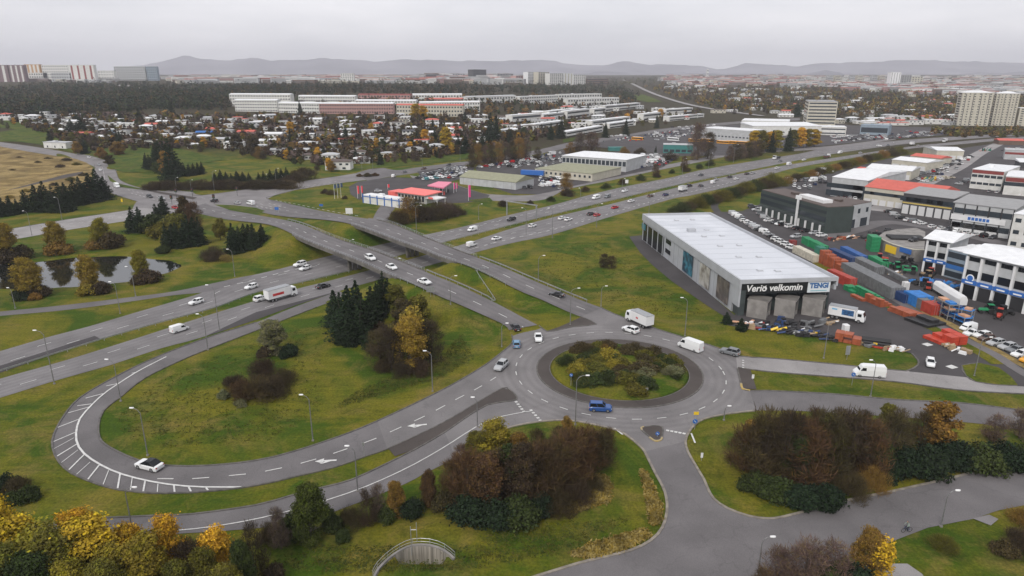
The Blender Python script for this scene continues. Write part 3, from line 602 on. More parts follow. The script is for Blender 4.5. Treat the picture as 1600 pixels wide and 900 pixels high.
# ---------------- street lamps ----------------
LAMPW=mat('lamp_head_white',(.8,.8,.8),.4)
def pxh(px,py,h):
    g=G(px,py); zc=g.y*CPc+(CH-g.z)*SPc; return h*zc/FP/CPc
LAMPPROTO={}
def lamp(px,py,hpx,dx,label,double=False,hm=None,grp='street lamps'):
    g=G(px,py); h=hm or pxh(px,py,hpx); r=empty('street_lamp',tuple(g)); tag(r,label,'street lamp',grp)
    key=(round(h),dx,double)
    if key not in LAMPPROTO:
        H=max(3,round(h)); b=MB(); b.tube([(0,0,0),(0,0,H*.5),(0,0,H-.9)],[.12,.09,.065],LPOLE,6); b.box(0,0,0,.35,.35,.25,CON); pm=b.mesh('pole')
        b=MB(); L_=min(1.9,H*.17)*(1 if dx>0 else -1)
        for s in ((1,-1) if double else (1,)): b.tube([(0,0,H-1.0),(L_*.25*s,0,H-.35),(L_*.6*s,0,H-.06),(L_*s,0,H)],[.06,.055,.05,.04],LPOLE,5)
        am=b.mesh('arm'); b=MB()
        for s in ((1,-1) if double else (1,)): 
            b.loft([[(L_*s+q*.36*s,w*.13*k,H+zq) for w,zq in ((-1,-.03),(1,-.03),(.7,.13),(-.7,.13))] for q,k in ((-.3,.6),(.3,1.0),(1.1,1.1),(1.7,.5))],LAMPW)
        LAMPPROTO[key]=(pm,am,b.mesh('lamp_head'))
    for m_,nm in zip(LAMPPROTO[key],('pole','arm','lamp_head')):
        o=bpy.data.objects.new(nm,m_); col.objects.link(o); o.parent=r
for a in [(85,600,84,-1,'tall street lamp at the lower edge of the highway, far left'),(325,547,60,-1,'street lamp between the highway and the start of the loop road'),(343,516,70,-1,'street lamp on the highway median right of the white van'),
 (189,627,68,-1,'street lamp inside the loop beside the striped bend'),(231,712,76,-1,'street lamp inside the loop above the white car'),(207,828,76,1,'curved-arm street lamp rising from the yellow trees below the loop'),
 (489,689,72,-1,'street lamp in the middle of the grass at the lower edge of the loop'),(559,768,76,-1,'street lamp on the grass strip near the turn arrows'),(676,612,68,-1,'street lamp in front of the brown bush clump in the loop'),
 (746,667,50,-1,'street lamp on the paved median left of the roundabout'),(784,542,36,1,'short pale lamp pole at the corner where ramp and loop road meet'),(899,664,84,1,'tall street lamp in front of the roundabout island'),
 (1070,525,60,-1,'street lamp behind the white van at the roundabout'),(1131,657,27,1,'low two-headed lamp on the lower right of the roundabout'),(1287,560,60,1,'street lamp in front of the orange stacked pipes'),(1360,620,58,-1,'street lamp beside the white van on the concrete street'),
 (1522,588,60,1,'street lamp on the small grass island by the yard entrance'),(1470,823,58,1,'street lamp beside the footpath at the lower right'),(1184,900,68,1,'street lamp at the bottom edge beside the mauve bushes'),
 (939,479,34,1,'thin street lamp above the paved splitter of the farther ramp'),(891,508,58,1,'street lamp on the grass tip between the two ramps'),(841,440,40,1,'lamp pole beside the farther ramp at the green field edge'),(704,476,46,1,'street lamp on the lower side of the nearer ramp'),
 (188,490,50,-1,'street lamp between pond and highway, right one of the close pair'),(212,463,46,-1,'lamp pole at the pond shore right of the middle autumn tree'),(24,482,30,-1,'short lamp at the far left below the pond'),(367,432,44,-1,'street lamp on the slope above the slip road'),
 (97,343,35,-1,'street lamp in front of the small spruce row'),(50,368,38,-1,'street lamp beside the west road, far left'),(651,367,46,1,'thick tall lamp in front of the bushes by the fuel station'),(748,343,24,1,'lamp pole on the green slope right of the fuel station'),
 (907,312,16,-1,'lamp on the north highway verge near the small white sign'),(972,296,16,1,'lamp on the north highway verge above the parked white vans'),(1066,272,24,1,'lamp on the north highway verge beside a reddish bush'),(1107,262,22,1,'lamp on the north highway verge left of the brown thicket'),(1146,254,26,1,'lamp on the north highway verge under the yellow trees'),
 (1217,240,18,1,'lamp on the triangular lawn of the highway exit'),(1256,237,18,1,'lamp right of the highway exit lawn'),(822,367,40,-1,'lamp pole on the near side of the highway beside the gantry'),(863,372,44,-1,'lamp pole at the field edge left of the red cars'),(932,355,36,1,'lamp pole at the field edge below the red cars'),
 (1014,333,30,1,'lamp pole behind the grey warehouse roof'),(548,400,24,1,'lamp on the nearer bridge railing, left one'),(620,432,26,1,'lamp on the nearer bridge railing, right one'),(1390,240,16,1,'lamp beside the upper end of the hedge'),
 (566,270,20,1,'lamp left of the planted mini roundabout'),(583,271,22,1,'lamp right of the planted mini roundabout'),(660,263,22,1,'lamp on the frontage road above the dealer cars'),(719,254,24,1,'lamp on the frontage road before the bare trees'),(432,290,26,1,'lamp on the verge between junction and mini roundabout'),(420,288,16,-1,'lamp beside the small conifers right of the junction'),
 (276,297,18,1,'lamp in front of the brown hedge, left one'),(299,298,16,1,'lamp in front of the brown hedge, middle one'),(335,298,30,1,'lamp in front of the brown hedge, right one'),(125,311,18,1,'lamp at the bend of the avenue left')]: lamp(*a)
# ---------------- road signs, gantry, traffic lights ----------------
BLUE=mat('sign_blue',(.03,.13,.42),.4); YELS=mat('sign_yellow',(.75,.5,.03),.4); ORNG=mat('orange_paint',(.75,.16,.03),.5,(.6,.12,.02),scale=2); REDS=mat('red_paint',(.55,.03,.03),.4)
def sign(px,py,kind,label,w=.7,h=.7,hp=2.4,cat='road sign',rz=0.):
    g=G(px,py); r=empty('road_sign',tuple(g),rz); tag(r,label,cat)
    b=MB(); b.tube([(0,0.06,0),(0,0.06,hp+.3)],.05,STEEL,5); b.build('post',r)
    if w>1.5: b=MB(); b.tube([(w*.4,0.06,0),(w*.4,0.06,hp+.3)],.05,STEEL,5); b.build('post',r)
    b=MB(); n=20 if kind in('blue','red') else 4
    if n==4: b.box(0,0,hp,w,.06,h,{'white':WHITE,'yellow':YELS,'blank':STEEL,'bluebox':BLUE}[kind])
    else: b.loft([[(math.cos(a)*w/2,y,hp+h/2+math.sin(a)*h/2) for a in [6.2832*k/n for k in range(n)]] for y in (-.03,.03)],BLUE if kind=='blue' else REDS)
    b.build('sign_plate',r)
    b=MB()
    if kind=='blue': b.tube([(-.18,-.05,hp+h*.7),(.15,-.05,hp+h*.3)],.05,WHITE,4); b.build('arrow_symbol',r)
sign(892,605,'blue','round blue keep-side sign on the roundabout island rim'); sign(1027,684,'blue','round blue sign on the small yellow-kerbed splitter',hp=.5); sign(1085,671,'blue','blue sign with orange top right of the small splitter',hp=1.2,w=.9,h=.9)
sign(1086,668,'yellow','orange-yellow sign plate above the blue one by the side road',w=.9,h=.6,hp=2.6); sign(1010,618,'blank','small grey sign on the right rim of the island',w=.6,h=.5,hp=1.2)
sign(1323,562,'blank','tall pale sign on the grass left of the yard entrance',w=1.0,h=2.2,hp=1.2); sign(1331,602,'blue','blue and white sign below the van on the concrete street',w=.9,h=.9,hp=2.0); sign(1176,594,'white','small white sign on the right splitter grass',w=.5,h=.9,hp=.4)
sign(546,337,'white','large white board on the lawn below the fuel station',w=3.2,h=2.6,hp=.9); sign(442,283,'white','white board on the verge right of the junction',w=2.2,h=2.4,hp=1.2); sign(979-0,290,'white','small white sign on the north highway verge',w=1.8,h=2.0,hp=1.4) 
sign(433,334,'bluebox','blue direction sign where the two ramps divide',w=1.8,h=1.3,hp=1.8); sign(502,324,'bluebox','low blue-grey sign on the olive lawn',w=1.8,h=1.0,hp=.6); sign(191,318,'yellow','small yellow sign on the lawn beside the avenue',w=.8,h=1.6,hp=.8)
sign(1096,720,'white','white post sign on the grass right of the side road',w=.4,h=.9,hp=.6); sign(673,464,'blank','back of a large grey sign beside the nearer ramp',w=2.2,h=1.6,hp=1.4); sign(569,714,'blank','thin grey sign post on the grass strip near the lamp',w=.4,h=.6,hp=2.2); sign(411,478-5,'blank','small sign on the median left of the truck',w=.5,h=.6,hp=1.6)
# goal-shaped gantry by the tunnel
g=P(647,868); r=empty('height_gauge_frame',tuple(g)); tag(r,'thin metal frame standing on the grass behind the tunnel mouth','frame')
b=MB(); b.tube([(-.3,0,0),(-.3,0,4.6)],.05,STEEL,5); b.tube([(.5,0,2.2),(.5,0,5.2)],.05,STEEL,5); b.build('post',r); b=MB(); b.tube([(-.3,0,4.1),(.5,0,4.1)],.05,STEEL,5); b.build('crossbar',r)
# sign gantry over the north carriageway
a=P(792,336); c=P(838,343); r=empty('sign_gantry',tuple(a)); tag(r,'pale grey portal gantry spanning the far carriageway right of the fuel station','gantry')
d=c-a; d.z=0; dd=d.normalized()
for q in (Vector((0,0,0)),d): b=MB(); b.box(q.x,q.y,0,.45,.45,6.3,STEEL,rot=.8); b.build('column',r)
b=MB(); b.loft([[p+Vector((0,0,z))+Vector((-dd.y,dd.x,0))*s for s,z in ((-.2,6.2),(.2,6.2),(.2,6.6),(-.2,6.6))] for p in (-dd*.4,d+dd*.4)],STEEL); b.build('beam',r)
def tl(px,py,label):
    g=G(px,py); r=empty('traffic_light',tuple(g)); tag(r,label,'traffic light','traffic lights of the junction'); b=MB(); b.tube([(0,0,0),(0,0,3.6)],.09,DARKM,5); b.build('post',r)
    b=MB(); b.box(0,0,2.9,1.3,.12,2.0,DARKM); b.build('backboard',r); b=MB(); b.box(0,-.2,3.0,.45,.3,1.5,DARKM); b.build('signal_head',r)
    for k,c in enumerate(((.5,.03,.02),(.5,.25,.02),(.02,.3,.08))):
        b=MB(); b.loft([[(math.cos(t)*.14,y,4.25-k*.45+math.sin(t)*.14) for t in [6.2832*j/8 for j in range(8)]] for y in (-.36,-.4)],mat('signal_lens_%s'%('red','amber','green')[k],c,.3)); b.build('lens',r)
for a in [(269,320,'black traffic light at the left of the junction behind the dark spruces'),(276,309,'traffic light on the paved median left of the junction'),(301,308,'traffic light at the upper side of the junction before the brown hedge'),(335,319,'traffic light with black backboard over the dark car in the junction'),(371,306,'traffic light right of the junction at the pale kerb'),(290,322,'slim traffic light at the lower side of the junction')]: tl(*a)
# flags and flag poles at the fuel station
def flag(px,py,hpx,c,label,w=1.0,fh=.55,wave=True):
    g=G(px,py); h=pxh(px,py,hpx); r=empty('flag',tuple(g)); tag(r,label,'flag'); b=MB(); b.tube([(0,0,0),(0,0,h)],.09,WHITE,5); b.build('pole',r)
    m_=mat('flag_cloth_'+c[0],c[1],.7); b=MB(); n=6
    b.loft([[(i/n*w,math.sin(i*1.3)*.12*(i/n)-.02,h-.1),(i/n*w,math.sin(i*1.3)*.12*(i/n)+.02,h-.1),(i/n*w,math.sin(i*1.3+.4)*.12*(i/n)+.02,h-.1-h*fh),(i/n*w,math.sin(i*1.3+.4)*.12*(i/n)-.02,h-.1-h*fh)] for i in range(n+1)],m_); b.build('banner',r)
PK=('pink',(.65,.05,.22)); RD=('red',(.7,.04,.06)); DB=('navy',(.03,.06,.12)); WH=('white',(.6,.6,.6))
for i,x in enumerate((523,528,533)): flag(x,311-i,22,DB,['left','middle','right'][i]+' one of three dark flags left of the fuel station',w=1.2,fh=.28)
flag(559,310,19,RD,'red banner flag with white lower part left of the container row',w=.9,fh=.6); flag(565,308,17,RD,'dark red banner flag nearest the container row',w=.8,fh=.6); flag(606,296,8,RD,'small red flag behind the container row',w=1.0,fh=.6)
flag(732,314,24,PK,'tall magenta feather flag at the station exit',w=1.2,fh=.75); flag(709,302,16,PK,'pink feather flag beside the pink canopy, nearer',w=.8,fh=.6); flag(713,300,14,PK,'pink feather flag beside the pink canopy, farther',w=.7,fh=.6)
# ---------------- tunnel mouth ----------------
c=P(655,905); r=empty('tunnel_portal',tuple(c)); tag(r,'curved concrete retaining wall of the underpass at the bottom edge','retaining wall')
pts=[P(*q) for q in [(583,903),(590,890),(606,874),(625,861),(645,853),(672,853),(695,861),(711,874)]]; pts=dens(pts,1.0)
cc=P(640,925); b=MB(); rg=[]
for p in pts:
    d=(p-cc); d.z=0; d.normalize(); rg.append([p-c+Vector((0,0,-.6)),p-c-d*.35+Vector((0,0,-.6)),p-c-d*.35+Vector((0,0,.35)),p-c+Vector((0,0,.35))])
b.loft(rg,CON); b.build('wall_coping',r)
WALLC=mat('streaked_concrete',(.34,.31,.27),.9,(.13,.12,.10),scale=1.0,amt=.9,stretch=(2.4,2.4,.12),detail=8)
b=MB()
for p in pts:
    d=(p-cc); d.z=0; d.normalize(); b.v+= [tuple(p-c-d*.4+Vector((0,0,.2))),tuple(p-c-d*.4+Vector((0,0,-4.3)))]
k=b.mi(WALLC)
for i in range(len(pts)-1): b.f.append((2*i,2*i+1,2*i+3,2*i+2)); b.m.append(k)
b.build('wall_face',r)
b=MB(); tp=[p-c+Vector((0,0,1.15)) for p in pts]; b.tube(tp,.04,STEEL,4); b.tube([p-Vector((0,0,.5)) for p in tp],.03,STEEL,4)
for p in tp[::2]: b.tube([p-Vector((0,0,1.0)),p],.03,STEEL,4)
b.build('railing',r)
# ---------------- vehicles ----------------
PAINTM=mat('car_paint',None,.25,objcol=True,spec=.6); TYRE=mat('tyre_rubber',(.02,.02,.02),.8); RIM=mat('wheel_rim',(.35,.35,.36),.35,metal=.7)
HEADL=mat('headlight_glass',(.6,.62,.65),.15,spec=.8); TAILL=mat('taillight_red',(.35,.01,.01),.3); PLAST=mat('black_plastic',(.03,.03,.032),.6); PLATE=mat('number_plate',(.7,.7,.68),.5)
def xs_ring(x,w,zb,zm,zt,tw=.9): return [(x,-w*.95,zb),(x,-w,zb+.12),(x,-w,zm),(x,-w*tw,zt),(x,w*tw,zt),(x,w,zm),(x,w,zb+.12),(x,w*.95,zb)]
def wheelm(rad,w):
    b=MB(); n=14; b.loft([[(math.cos(t)*rad,y,rad+math.sin(t)*rad) for t in [6.2832*k/n for k in range(n)]] for y in (-w/2,w/2)],TYRE)
    t=b.mesh('tyre'); b=MB(); b.loft([[(math.cos(q)*rad*.62,y,rad+math.sin(q)*rad*.62) for q in [6.2832*k/10 for k in range(10)]] for y in (-w/2-.015,w/2+.015)],RIM); return t,b.mesh('rim')
def addwheels(r,xs_,yw,rad,w=.24):
    t,m_=wheelm(rad,w)
    for x in xs_:
        for s in (-1,1):
            o=bpy.data.objects.new('wheel',t); col.objects.link(o); o.location=(x,yw*s,0); p=bpy.data.objects.new('rim',m_); col.objects.link(p); reg(o,p); reg(r,o)
def small(r,name,boxes,m_):
    for bx in boxes: b=MB(); b.box(*bx,m_); o=b.build(name); reg(r,o)
def makecar(name,L_,Wd,H,hood,cab0,cab1,roof0,roof1,belt,clear=.22,rad=.33,roofm=None,boxy=False):
    "x forward; hood: hood height; cab0..cab1 belt extents, roof0..roof1 roof extents"
    r=empty(name); w=Wd/2; h2=L_/2; b=MB()
    st=[(-h2,w*.86,clear+.15,belt*.75,belt*.92 if not boxy else belt),(-h2+.12,w*.95,clear,belt*.85,belt),(-h2+.6,w,clear,belt*.88,belt+.02),(cab0,w,clear,belt*.9,belt+.02),(cab1,w,clear,belt*.9,belt),(cab1+.05,w,clear,belt*.88,belt-.01),((cab1+h2)/2,w*.98,clear,hood*.85,hood),(h2-.25,w*.92,clear,hood*.75,hood*.92),(h2,w*.78,clear+.12,hood*.6,hood*.72)]
    st=[s for i,s in enumerate(st) if i==0 or s[0]>st[i-1][0]+.01]
    b.loft([xs_ring(*s) for s in st],PAINTM)
    # roof and pillars
    tw=w*.76; b.loft([[(x,y,z) for x,y in ((roof0,-tw),(roof1,-tw*.96),(roof1,tw*.96),(roof0,tw))] for z in (H-.09,H-.035)]+[[(x,y,H) for x,y in ((roof0+.12,-tw*.86),(roof1-.15,-tw*.84),(roof1-.15,tw*.84),(roof0+.12,tw*.86))]],roofm or PAINTM)
    for s in (-1,1):
        for (xa,xb) in ((cab0,roof0),(cab1,roof1),((cab0+cab1)/2,(roof0+roof1)/2)): b.tube([(xa,s*w*.9,belt-.02),(xb,s*tw*.99,H-.07)],.05 if not roofm else .035,PAINTM if not roofm else GLASS,4)
        b.box(cab1-.35,s*(w+.06),belt,.18,.16,.14,PAINTM)
    b.box(0,0,clear-.04,L_*.9,Wd*.86,.12,PLAST)
    reg(r,b.build('body',smooth=False))
    b=MB(); b.loft([[(cab0+.03,-w*.88,belt-.05),(cab1-.03,-w*.88,belt-.05),(cab1-.03,w*.88,belt-.05),(cab0+.03,w*.88,belt-.05)],[(roof0+.02,-tw*.97,H-.08),(roof1-.02,-tw*.94,H-.08),(roof1-.02,tw*.94,H-.08),(roof0+.02,tw*.97,H-.08)]],GLASS); reg(r,b.build('windows'))
    addwheels(r,(-L_*.29,L_*.31),w-.11,rad)
    small(r,'headlight',[(h2-.14,s*w*.66,hood*.62,.2,.36,.14) for s in (-1,1)],HEADL); small(r,'taillight',[(-h2+.05,s*w*.76,belt*.72,.12,.26,.2) for s in (-1,1)],TAILL); small(r,'number_plate',[(-h2-.01,0,belt*.5,.03,.5,.12)],PLATE)
    return r
def makevan(name,L_,Wd,H,rad=.34,nose=1.1,win=False):
    r=empty(name); w=Wd/2; h=L_/2; b=MB()
    b.loft([xs_ring(-h,w*.93,.3,H*.6,H*.93,.86),xs_ring(-h+.15,w,.25,H*.62,H,.86),xs_ring(h-nose-.9,w,.25,H*.62,H,.86),xs_ring(h-nose-.35,w,.25,H*.55,H*.93,.84),xs_ring(h-nose+.25,w,.25,H*.42,H*.56,.9),xs_ring(h-.25,w*.93,.25,H*.33,H*.42,.9),xs_ring(h,w*.8,.35,H*.26,H*.32,.9)],PAINTM)
    b.box(0,0,.2,L_*.92,Wd*.88,.12,PLAST); reg(r,b.build('body'))
    b=MB(); x0=h-nose-.38; x1=h-nose+.2
    b.loft([[(x0+.02,-w*.80,H*.915),(x0+.02,w*.80,H*.915),(x0-.02,w*.80,H*.9),(x0-.02,-w*.80,H*.9)],[(x1+.05,-w*.84,H*.575),(x1+.05,w*.84,H*.575),(x1,w*.84,H*.55),(x1,-w*.84,H*.55)]],GLASS); reg(r,b.build('windscreen'))
    for s in (-1,1):
        b=MB(); b.loft([[(h-nose-1.15,s*(w-.03),H*.58),(h-nose-.1,s*(w-.03),H*.58),(h-nose-.42,s*(w*.9-.02),H*.83),(h-nose-1.15,s*(w*.9-.02),H*.83)],[(h-nose-1.15,s*(w+.015),H*.58),(h-nose-.1,s*(w+.015),H*.58),(h-nose-.42,s*(w*.9+.03),H*.83),(h-nose-1.15,s*(w*.9+.03),H*.83)]],GLASS); reg(r,b.build('side_window'))
        if win: b=MB(); b.box(-h*.25,s*(w-.02),H*.6,L_*.42,.07,H*.2,GLASS); reg(r,b.build('side_window'))
    addwheels(r,(-L_*.3,L_*.33),w-.12,rad); small(r,'headlight',[(h-.12,s*w*.7,H*.24,.2,.3,.2) for s in (-1,1)],HEADL); small(r,'taillight',[(-h+.02,s*w*.86,H*.35,.1,.15,.4) for s in (-1,1)],TAILL)
    small(r,'mirror',[(h-nose-.15,s*(w+.12),H*.6,.12,.22,.25) for s in (-1,1)],PLAST)
    return r
def maketruck(name,L_,boxcol=WHITE,boxh=3.6,decor=None,flat=False):
    r=empty(name); h=L_/2; w=1.25; b=MB(); c0=h-2.1
    b.loft([xs_ring(c0,w*.96,.5,1.6,2.9,.94),xs_ring(h-.5,w*.96,.45,1.5,2.85,.92),xs_ring(h-.12,w*.94,.45,1.3,1.75,.95),xs_ring(h,w*.9,.5,1.0,1.3,.95)],PAINTM); reg(r,b.build('cab'))
    b=MB(); b.loft([[(h-.46,-w*.84,2.75),(h-.46,w*.84,2.75),(h-.5,w*.84,2.7),(h-.5,-w*.84,2.7)],[(h-.08,-w*.88,1.75),(h-.08,w*.88,1.75),(h-.14,w*.88,1.7),(h-.14,-w*.88,1.7)]],GLASS); reg(r,b.build('windscreen'))
    for s in (-1,1): b=MB(); b.box(h-1.2,s*(w*.94),1.75,.9,.08,.8,GLASS); reg(r,b.build('side_window'))
    b=MB(); b.box(-1.0,0,.55,L_-2.1,1.0,.3,DARKM); reg(r,b.build('chassis'))
    if not flat:
        b=MB(); b.box((-h+c0-.1)/2,0,.95,c0-.1+h,2.5,boxh-.95,boxcol); 
        for z in (.93,boxh-.06): b.box((-h+c0-.1)/2,0,z,c0-.06+h,2.54,.1,STEEL)
        bo=b.build('cargo_box'); reg(r,bo)
        if decor:
            for s in (-1,1):
                b=MB()
                for (x0,z0,sx,sz,m_) in decor: b.box(x0,s*1.262,z0,sx,.03,sz,m_)
                o=b.build('side_graphic'); reg(bo,o)
    else:
        b=MB(); b.box((-h+c0)/2,0,.95,c0+h-.1,2.5,.5,boxcol); b.box((-h+c0)/2,0,1.45,c0+h-.6,2.1,.5,DARKM); reg(r,b.build('load_bed'))
    addwheels(r,(-h+1.2,-h+2.3,h-1.25) if L_>8.5 else (-h+1.3,h-1.2),1.05,.48,.34); small(r,'headlight',[(h-.02,s*.9,.75,.08,.35,.18) for s in (-1,1)],HEADL)
    return r
def makebus():
    r=empty('city_bus'); b=MB(); b.loft([xs_ring(-5.9,1.2,.35,2.2,3.0,.95),xs_ring(-5.7,1.27,.3,2.3,3.1,.95),xs_ring(5.7,1.27,.3,2.3,3.1,.95),xs_ring(5.95,1.2,.35,2.2,3.0,.95)],PAINTM); b.box(-.5,0,3.08,8,1.6,.22,WHITE); reg(r,b.build('body'))
    for s in (-1,1): b=MB(); b.box(0,s*1.25,1.35,11,.08,1.1,GLASS); reg(r,b.build('side_window'))
    b=MB(); b.box(5.88,0,1.1,.15,2.2,1.7,GLASS); reg(r,b.build('windscreen')); addwheels(r,(-3.2,3.4),1.08,.48,.3); return r
RED_G=mat('red_lettering',(.5,.04,.04),.5); DBLU=mat('dark_blue_picture',(.02,.05,.12),.4,(.05,.16,.35),scale=1.5); LBLU=mat('pale_blue_lettering',(.18,.42,.62),.5)
PROT={'hatch':makecar('parked_car',4.1,1.75,1.48,.92,-1.95,.75,-1.55,.05,.92),'sedan':makecar('parked_car',4.65,1.8,1.45,.9,-1.6,.85,-1.0,.15,.9),'suv':makecar('parked_car',4.6,1.9,1.7,1.02,-2.1,.85,-1.75,.1,1.05,.28,.37),
 'wagon':makecar('parked_car',4.7,1.82,1.5,.9,-2.2,.8,-1.7,.1,.92),'glassroof':makecar('car',4.75,1.92,1.6,.95,-2.0,1.15,-1.0,.2,.98,.2,.37,roofm=GLASS),'mpv':makecar('car',4.4,1.82,1.8,1.05,-2.1,1.05,-1.95,.35,1.05,.22,.34,boxy=True),
 'cityvan':makevan('van',4.4,1.8,1.85,.32,.95),'van':makevan('van',6.2,2.05,2.55,.36,1.05),'minibus':makevan('minibus',5.4,1.95,2.1,.34,1.0,True),
 'boxtruck':maketruck('lorry',9.5,decor=[(-1.6,1.7,3.6,.7,RED_G)]),'boxtruck2':maketruck('lorry',8.6,boxh=3.5,decor=[(-.6,1.9,.8,.4,RED_G)]),'smalltruck':maketruck('lorry',7.0,boxh=3.2),'brandtruck':maketruck('lorry',8.8,boxh=3.5,decor=[(-2.9,2.55,1.3,.4,LBLU),(.35,1.55,2.9,1.5,DBLU)]),'tipper':maketruck('lorry',8.5,boxcol=DARKM,flat=True),'rustytruck':maketruck('lorry',10,boxcol=mat('rusty_load',(.2,.07,.04),.8),flat=True),'bus':makebus()}
VCOL={'white':(.72,.73,.73),'silver':(.38,.39,.4),'grey':(.17,.18,.19),'dark grey':(.06,.062,.068),'black':(.018,.018,.02),'red':(.42,.02,.025),'blue':(.02,.075,.25),'pale blue':(.13,.26,.40),'navy':(.015,.03,.1),'brown':(.09,.05,.035),'green':(.03,.12,.06),'orange':(.7,.32,.02),'beige':(.4,.36,.28),'teal':(.05,.2,.22)}
USED=set(); CATN={'hatch':'car','sedan':'car','suv':'car','wagon':'car','glassroof':'car','mpv':'car','cityvan':'van','van':'van','minibus':'minibus','boxtruck':'lorry','boxtruck2':'lorry','smalltruck':'lorry','brandtruck':'lorry','tipper':'lorry','rustytruck':'lorry','bus':'bus'}
def vehicle(kind,p,heading,c,label,group='vehicles on the roads',name=None):
    if isinstance(kind,str): 
        src=PROT[kind]
    v=copytree(src,p,heading,color=(VCOL[c],None)); v.name=name or {'car':'car','van':'van','minibus':'minibus','lorry':'lorry','bus':'city_bus'}[CATN[kind]]
    tag(v,label,CATN[kind],group); return v
def headto(p,q): return math.atan2(q.y-p.y,q.x-p.x)
def drive(kind,px,py,qx,qy,c,label,ramp=False,off_=0.12,gr='vehicles on the roads'):
    "vehicle at ground pixel (px,py) heading towards pixel (qx,qy)"
    f=PR if ramp else P
    p=f(px,py); q=f(qx,qy); p=Vector((p.x,p.y,(zr(p)+.08) if ramp else p.z+off_)); return vehicle(kind,p,headto(p,q),c,label,gr)
D=drive
D('mpv',938,642,960,643,'blue','bright blue car on the lower side of the roundabout'); D('glassroof',234,732,205,725,'white','white car with black glass roof on the inside of the loop bend'); D('suv',783,576,770,588,'silver','silver estate car leaving the roundabout towards the loop')
D('sedan',841,531,843,545,'white','white car entering the roundabout from the nearer ramp'); D('hatch',807,541,806,530,'pale blue','pale blue car at the left rim of the roundabout'); D('sedan',805,515,795,505,'black','black car at the give-way line of the nearer ramp')
D('boxtruck2',998,507,970,494,'white','white box lorry with a small red logo entering the farther ramp'); D('suv',985,519,965,512,'white','white off-road car beside the box lorry on the roundabout'); D('van',1078,546,1050,536,'white','white high-roof van on the upper right of the roundabout'); D('suv',1140,554,1120,549,'grey','grey blue car just right of the white roundabout van')
D('van',1357,588,1330,586,'white','white high-roof van on the concrete street'); D('hatch',1453,571,1455,585,'white','white car leaving the yard at its entrance')
D('sedan',870,463,850,457,'black','black car alone on the farther ramp',True); D('sedan',663,443,675,449,'white','white car at the lower right end of the nearer bridge',True); D('sedan',612,420,625,426,'white','white car in the middle of the nearer bridge',True); D('suv',579,406,592,412,'white','white car at the upper left of the nearer bridge',True)
D('cityvan',281,518,310,509,'white','white delivery van alone on the lower left carriageway'); D('boxtruck',440,467,465,460,'white','white box lorry with red writing on the lower carriageway'); D('suv',409,470,430,464,'white','white car close behind the box lorry'); D('sedan',505,450,530,443,'black','black car ahead of the box lorry under the trees')
D('hatch',307,475,280,483,'white','white car on the far left carriageway, leftmost'); D('hatch',393,451,370,458,'white','white car on the far carriageway above the lorry'); D('suv',469,416,450,421,'white','white car near the slip road merge, farther one'); D('hatch',477,422,460,427,'white','white car near the slip road merge, nearer one')
D('cityvan',738,361,720,365,'white','white small van on the far carriageway right of the bridge'); D('cityvan',737,385,760,379,'white','white small van on the near carriageway right of the bridge'); D('sedan',776,375,800,369,'white','white car ahead of the small van right of the bridge'); D('suv',799,345,780,349,'black','black car under the gantry on the far carriageway'); D('hatch',832,355,850,350,'white','white car on the near carriageway under the gantry')
D('sedan',878,343,895,338,'white','grey roofed white car of the pair left of the red ones'); D('sedan',888,345,905,340,'white','white car just left of the black and red pair'); D('sedan',923,336,940,331,'black','black car beside the nearer red car'); D('hatch',933,338,950,333,'red','small red car beside the black one'); D('sedan',961,326,980,321,'red','red car alone on the near carriageway'); D('sedan',986,316,1005,311,'white','white car right of the lone red car')
D('sedan',1016,308,1035,303,'brown','brown car left of the navy one on the near carriageway'); D('sedan',1040,306,1060,301,'navy','navy blue car behind the small white lorry'); D('smalltruck',1067,299,1085,294,'white','small white box lorry on the near carriageway'); D('suv',1077,292,1095,288,'black','black car right of the small white lorry'); D('sedan',1095,292,1110,288,'dark grey','dark car ahead of the small white lorry'); D('cityvan',1114,287,1130,283,'white','white van far up the near carriageway'); D('hatch',1119,282,1135,278,'silver','silver car beside the far white van')
D('minibus',931,311,910,316,'white','white minibus on the far carriageway above the red car'); D('cityvan',949,309,930,314,'grey','grey van behind the white minibus'); D('sedan',976,300,960,304,'white','white car on the far carriageway right of the grey van'); D('sedan',1095,275,1080,278,'dark grey','dark car alone on the far carriageway'); D('sedan',1140,278,1155,275,'black','black car on the near carriageway left of the hedge'); D('hatch',1150,281,1165,278,'white','white car on the near carriageway beside a black one'); D('sedan',1167,273,1180,270,'black','black car on the near carriageway beside the hedge'); D('hatch',1176,272,1190,269,'silver','silver car behind the hedge top')
D('hatch',1214,264,1230,261,'white','white car on the near carriageway below the minibus'); D('minibus',1233,258,1250,255,'white','white minibus on the near carriageway'); D('sedan',1256,251,1270,248,'white','white car ahead of the minibus'); D('tipper',1213,249,1195,252,'white','white tipper lorry on the far carriageway'); D('sedan',1219,253,1205,256,'grey','grey car beside the tipper lorry'); D('rustytruck',1292,247,1308,243,'white','lorry with a rusty load on the near carriageway'); D('minibus',1312,240,1300,242,'white','white minibus on the far carriageway'); D('sedan',1344,240,1358,237,'silver','silver car beyond the rusty lorry'); D('sedan',1387,228,1375,230,'grey','grey car far up the highway'); D('smalltruck',1425,227,1440,224,'white','white lorry at the top of the near carriageway'); D('smalltruck',1476,222,1466,224,'white','white lorry far up the far carriageway'); D('hatch',1434,229,1445,226,'silver','silver car behind the topmost lorry')
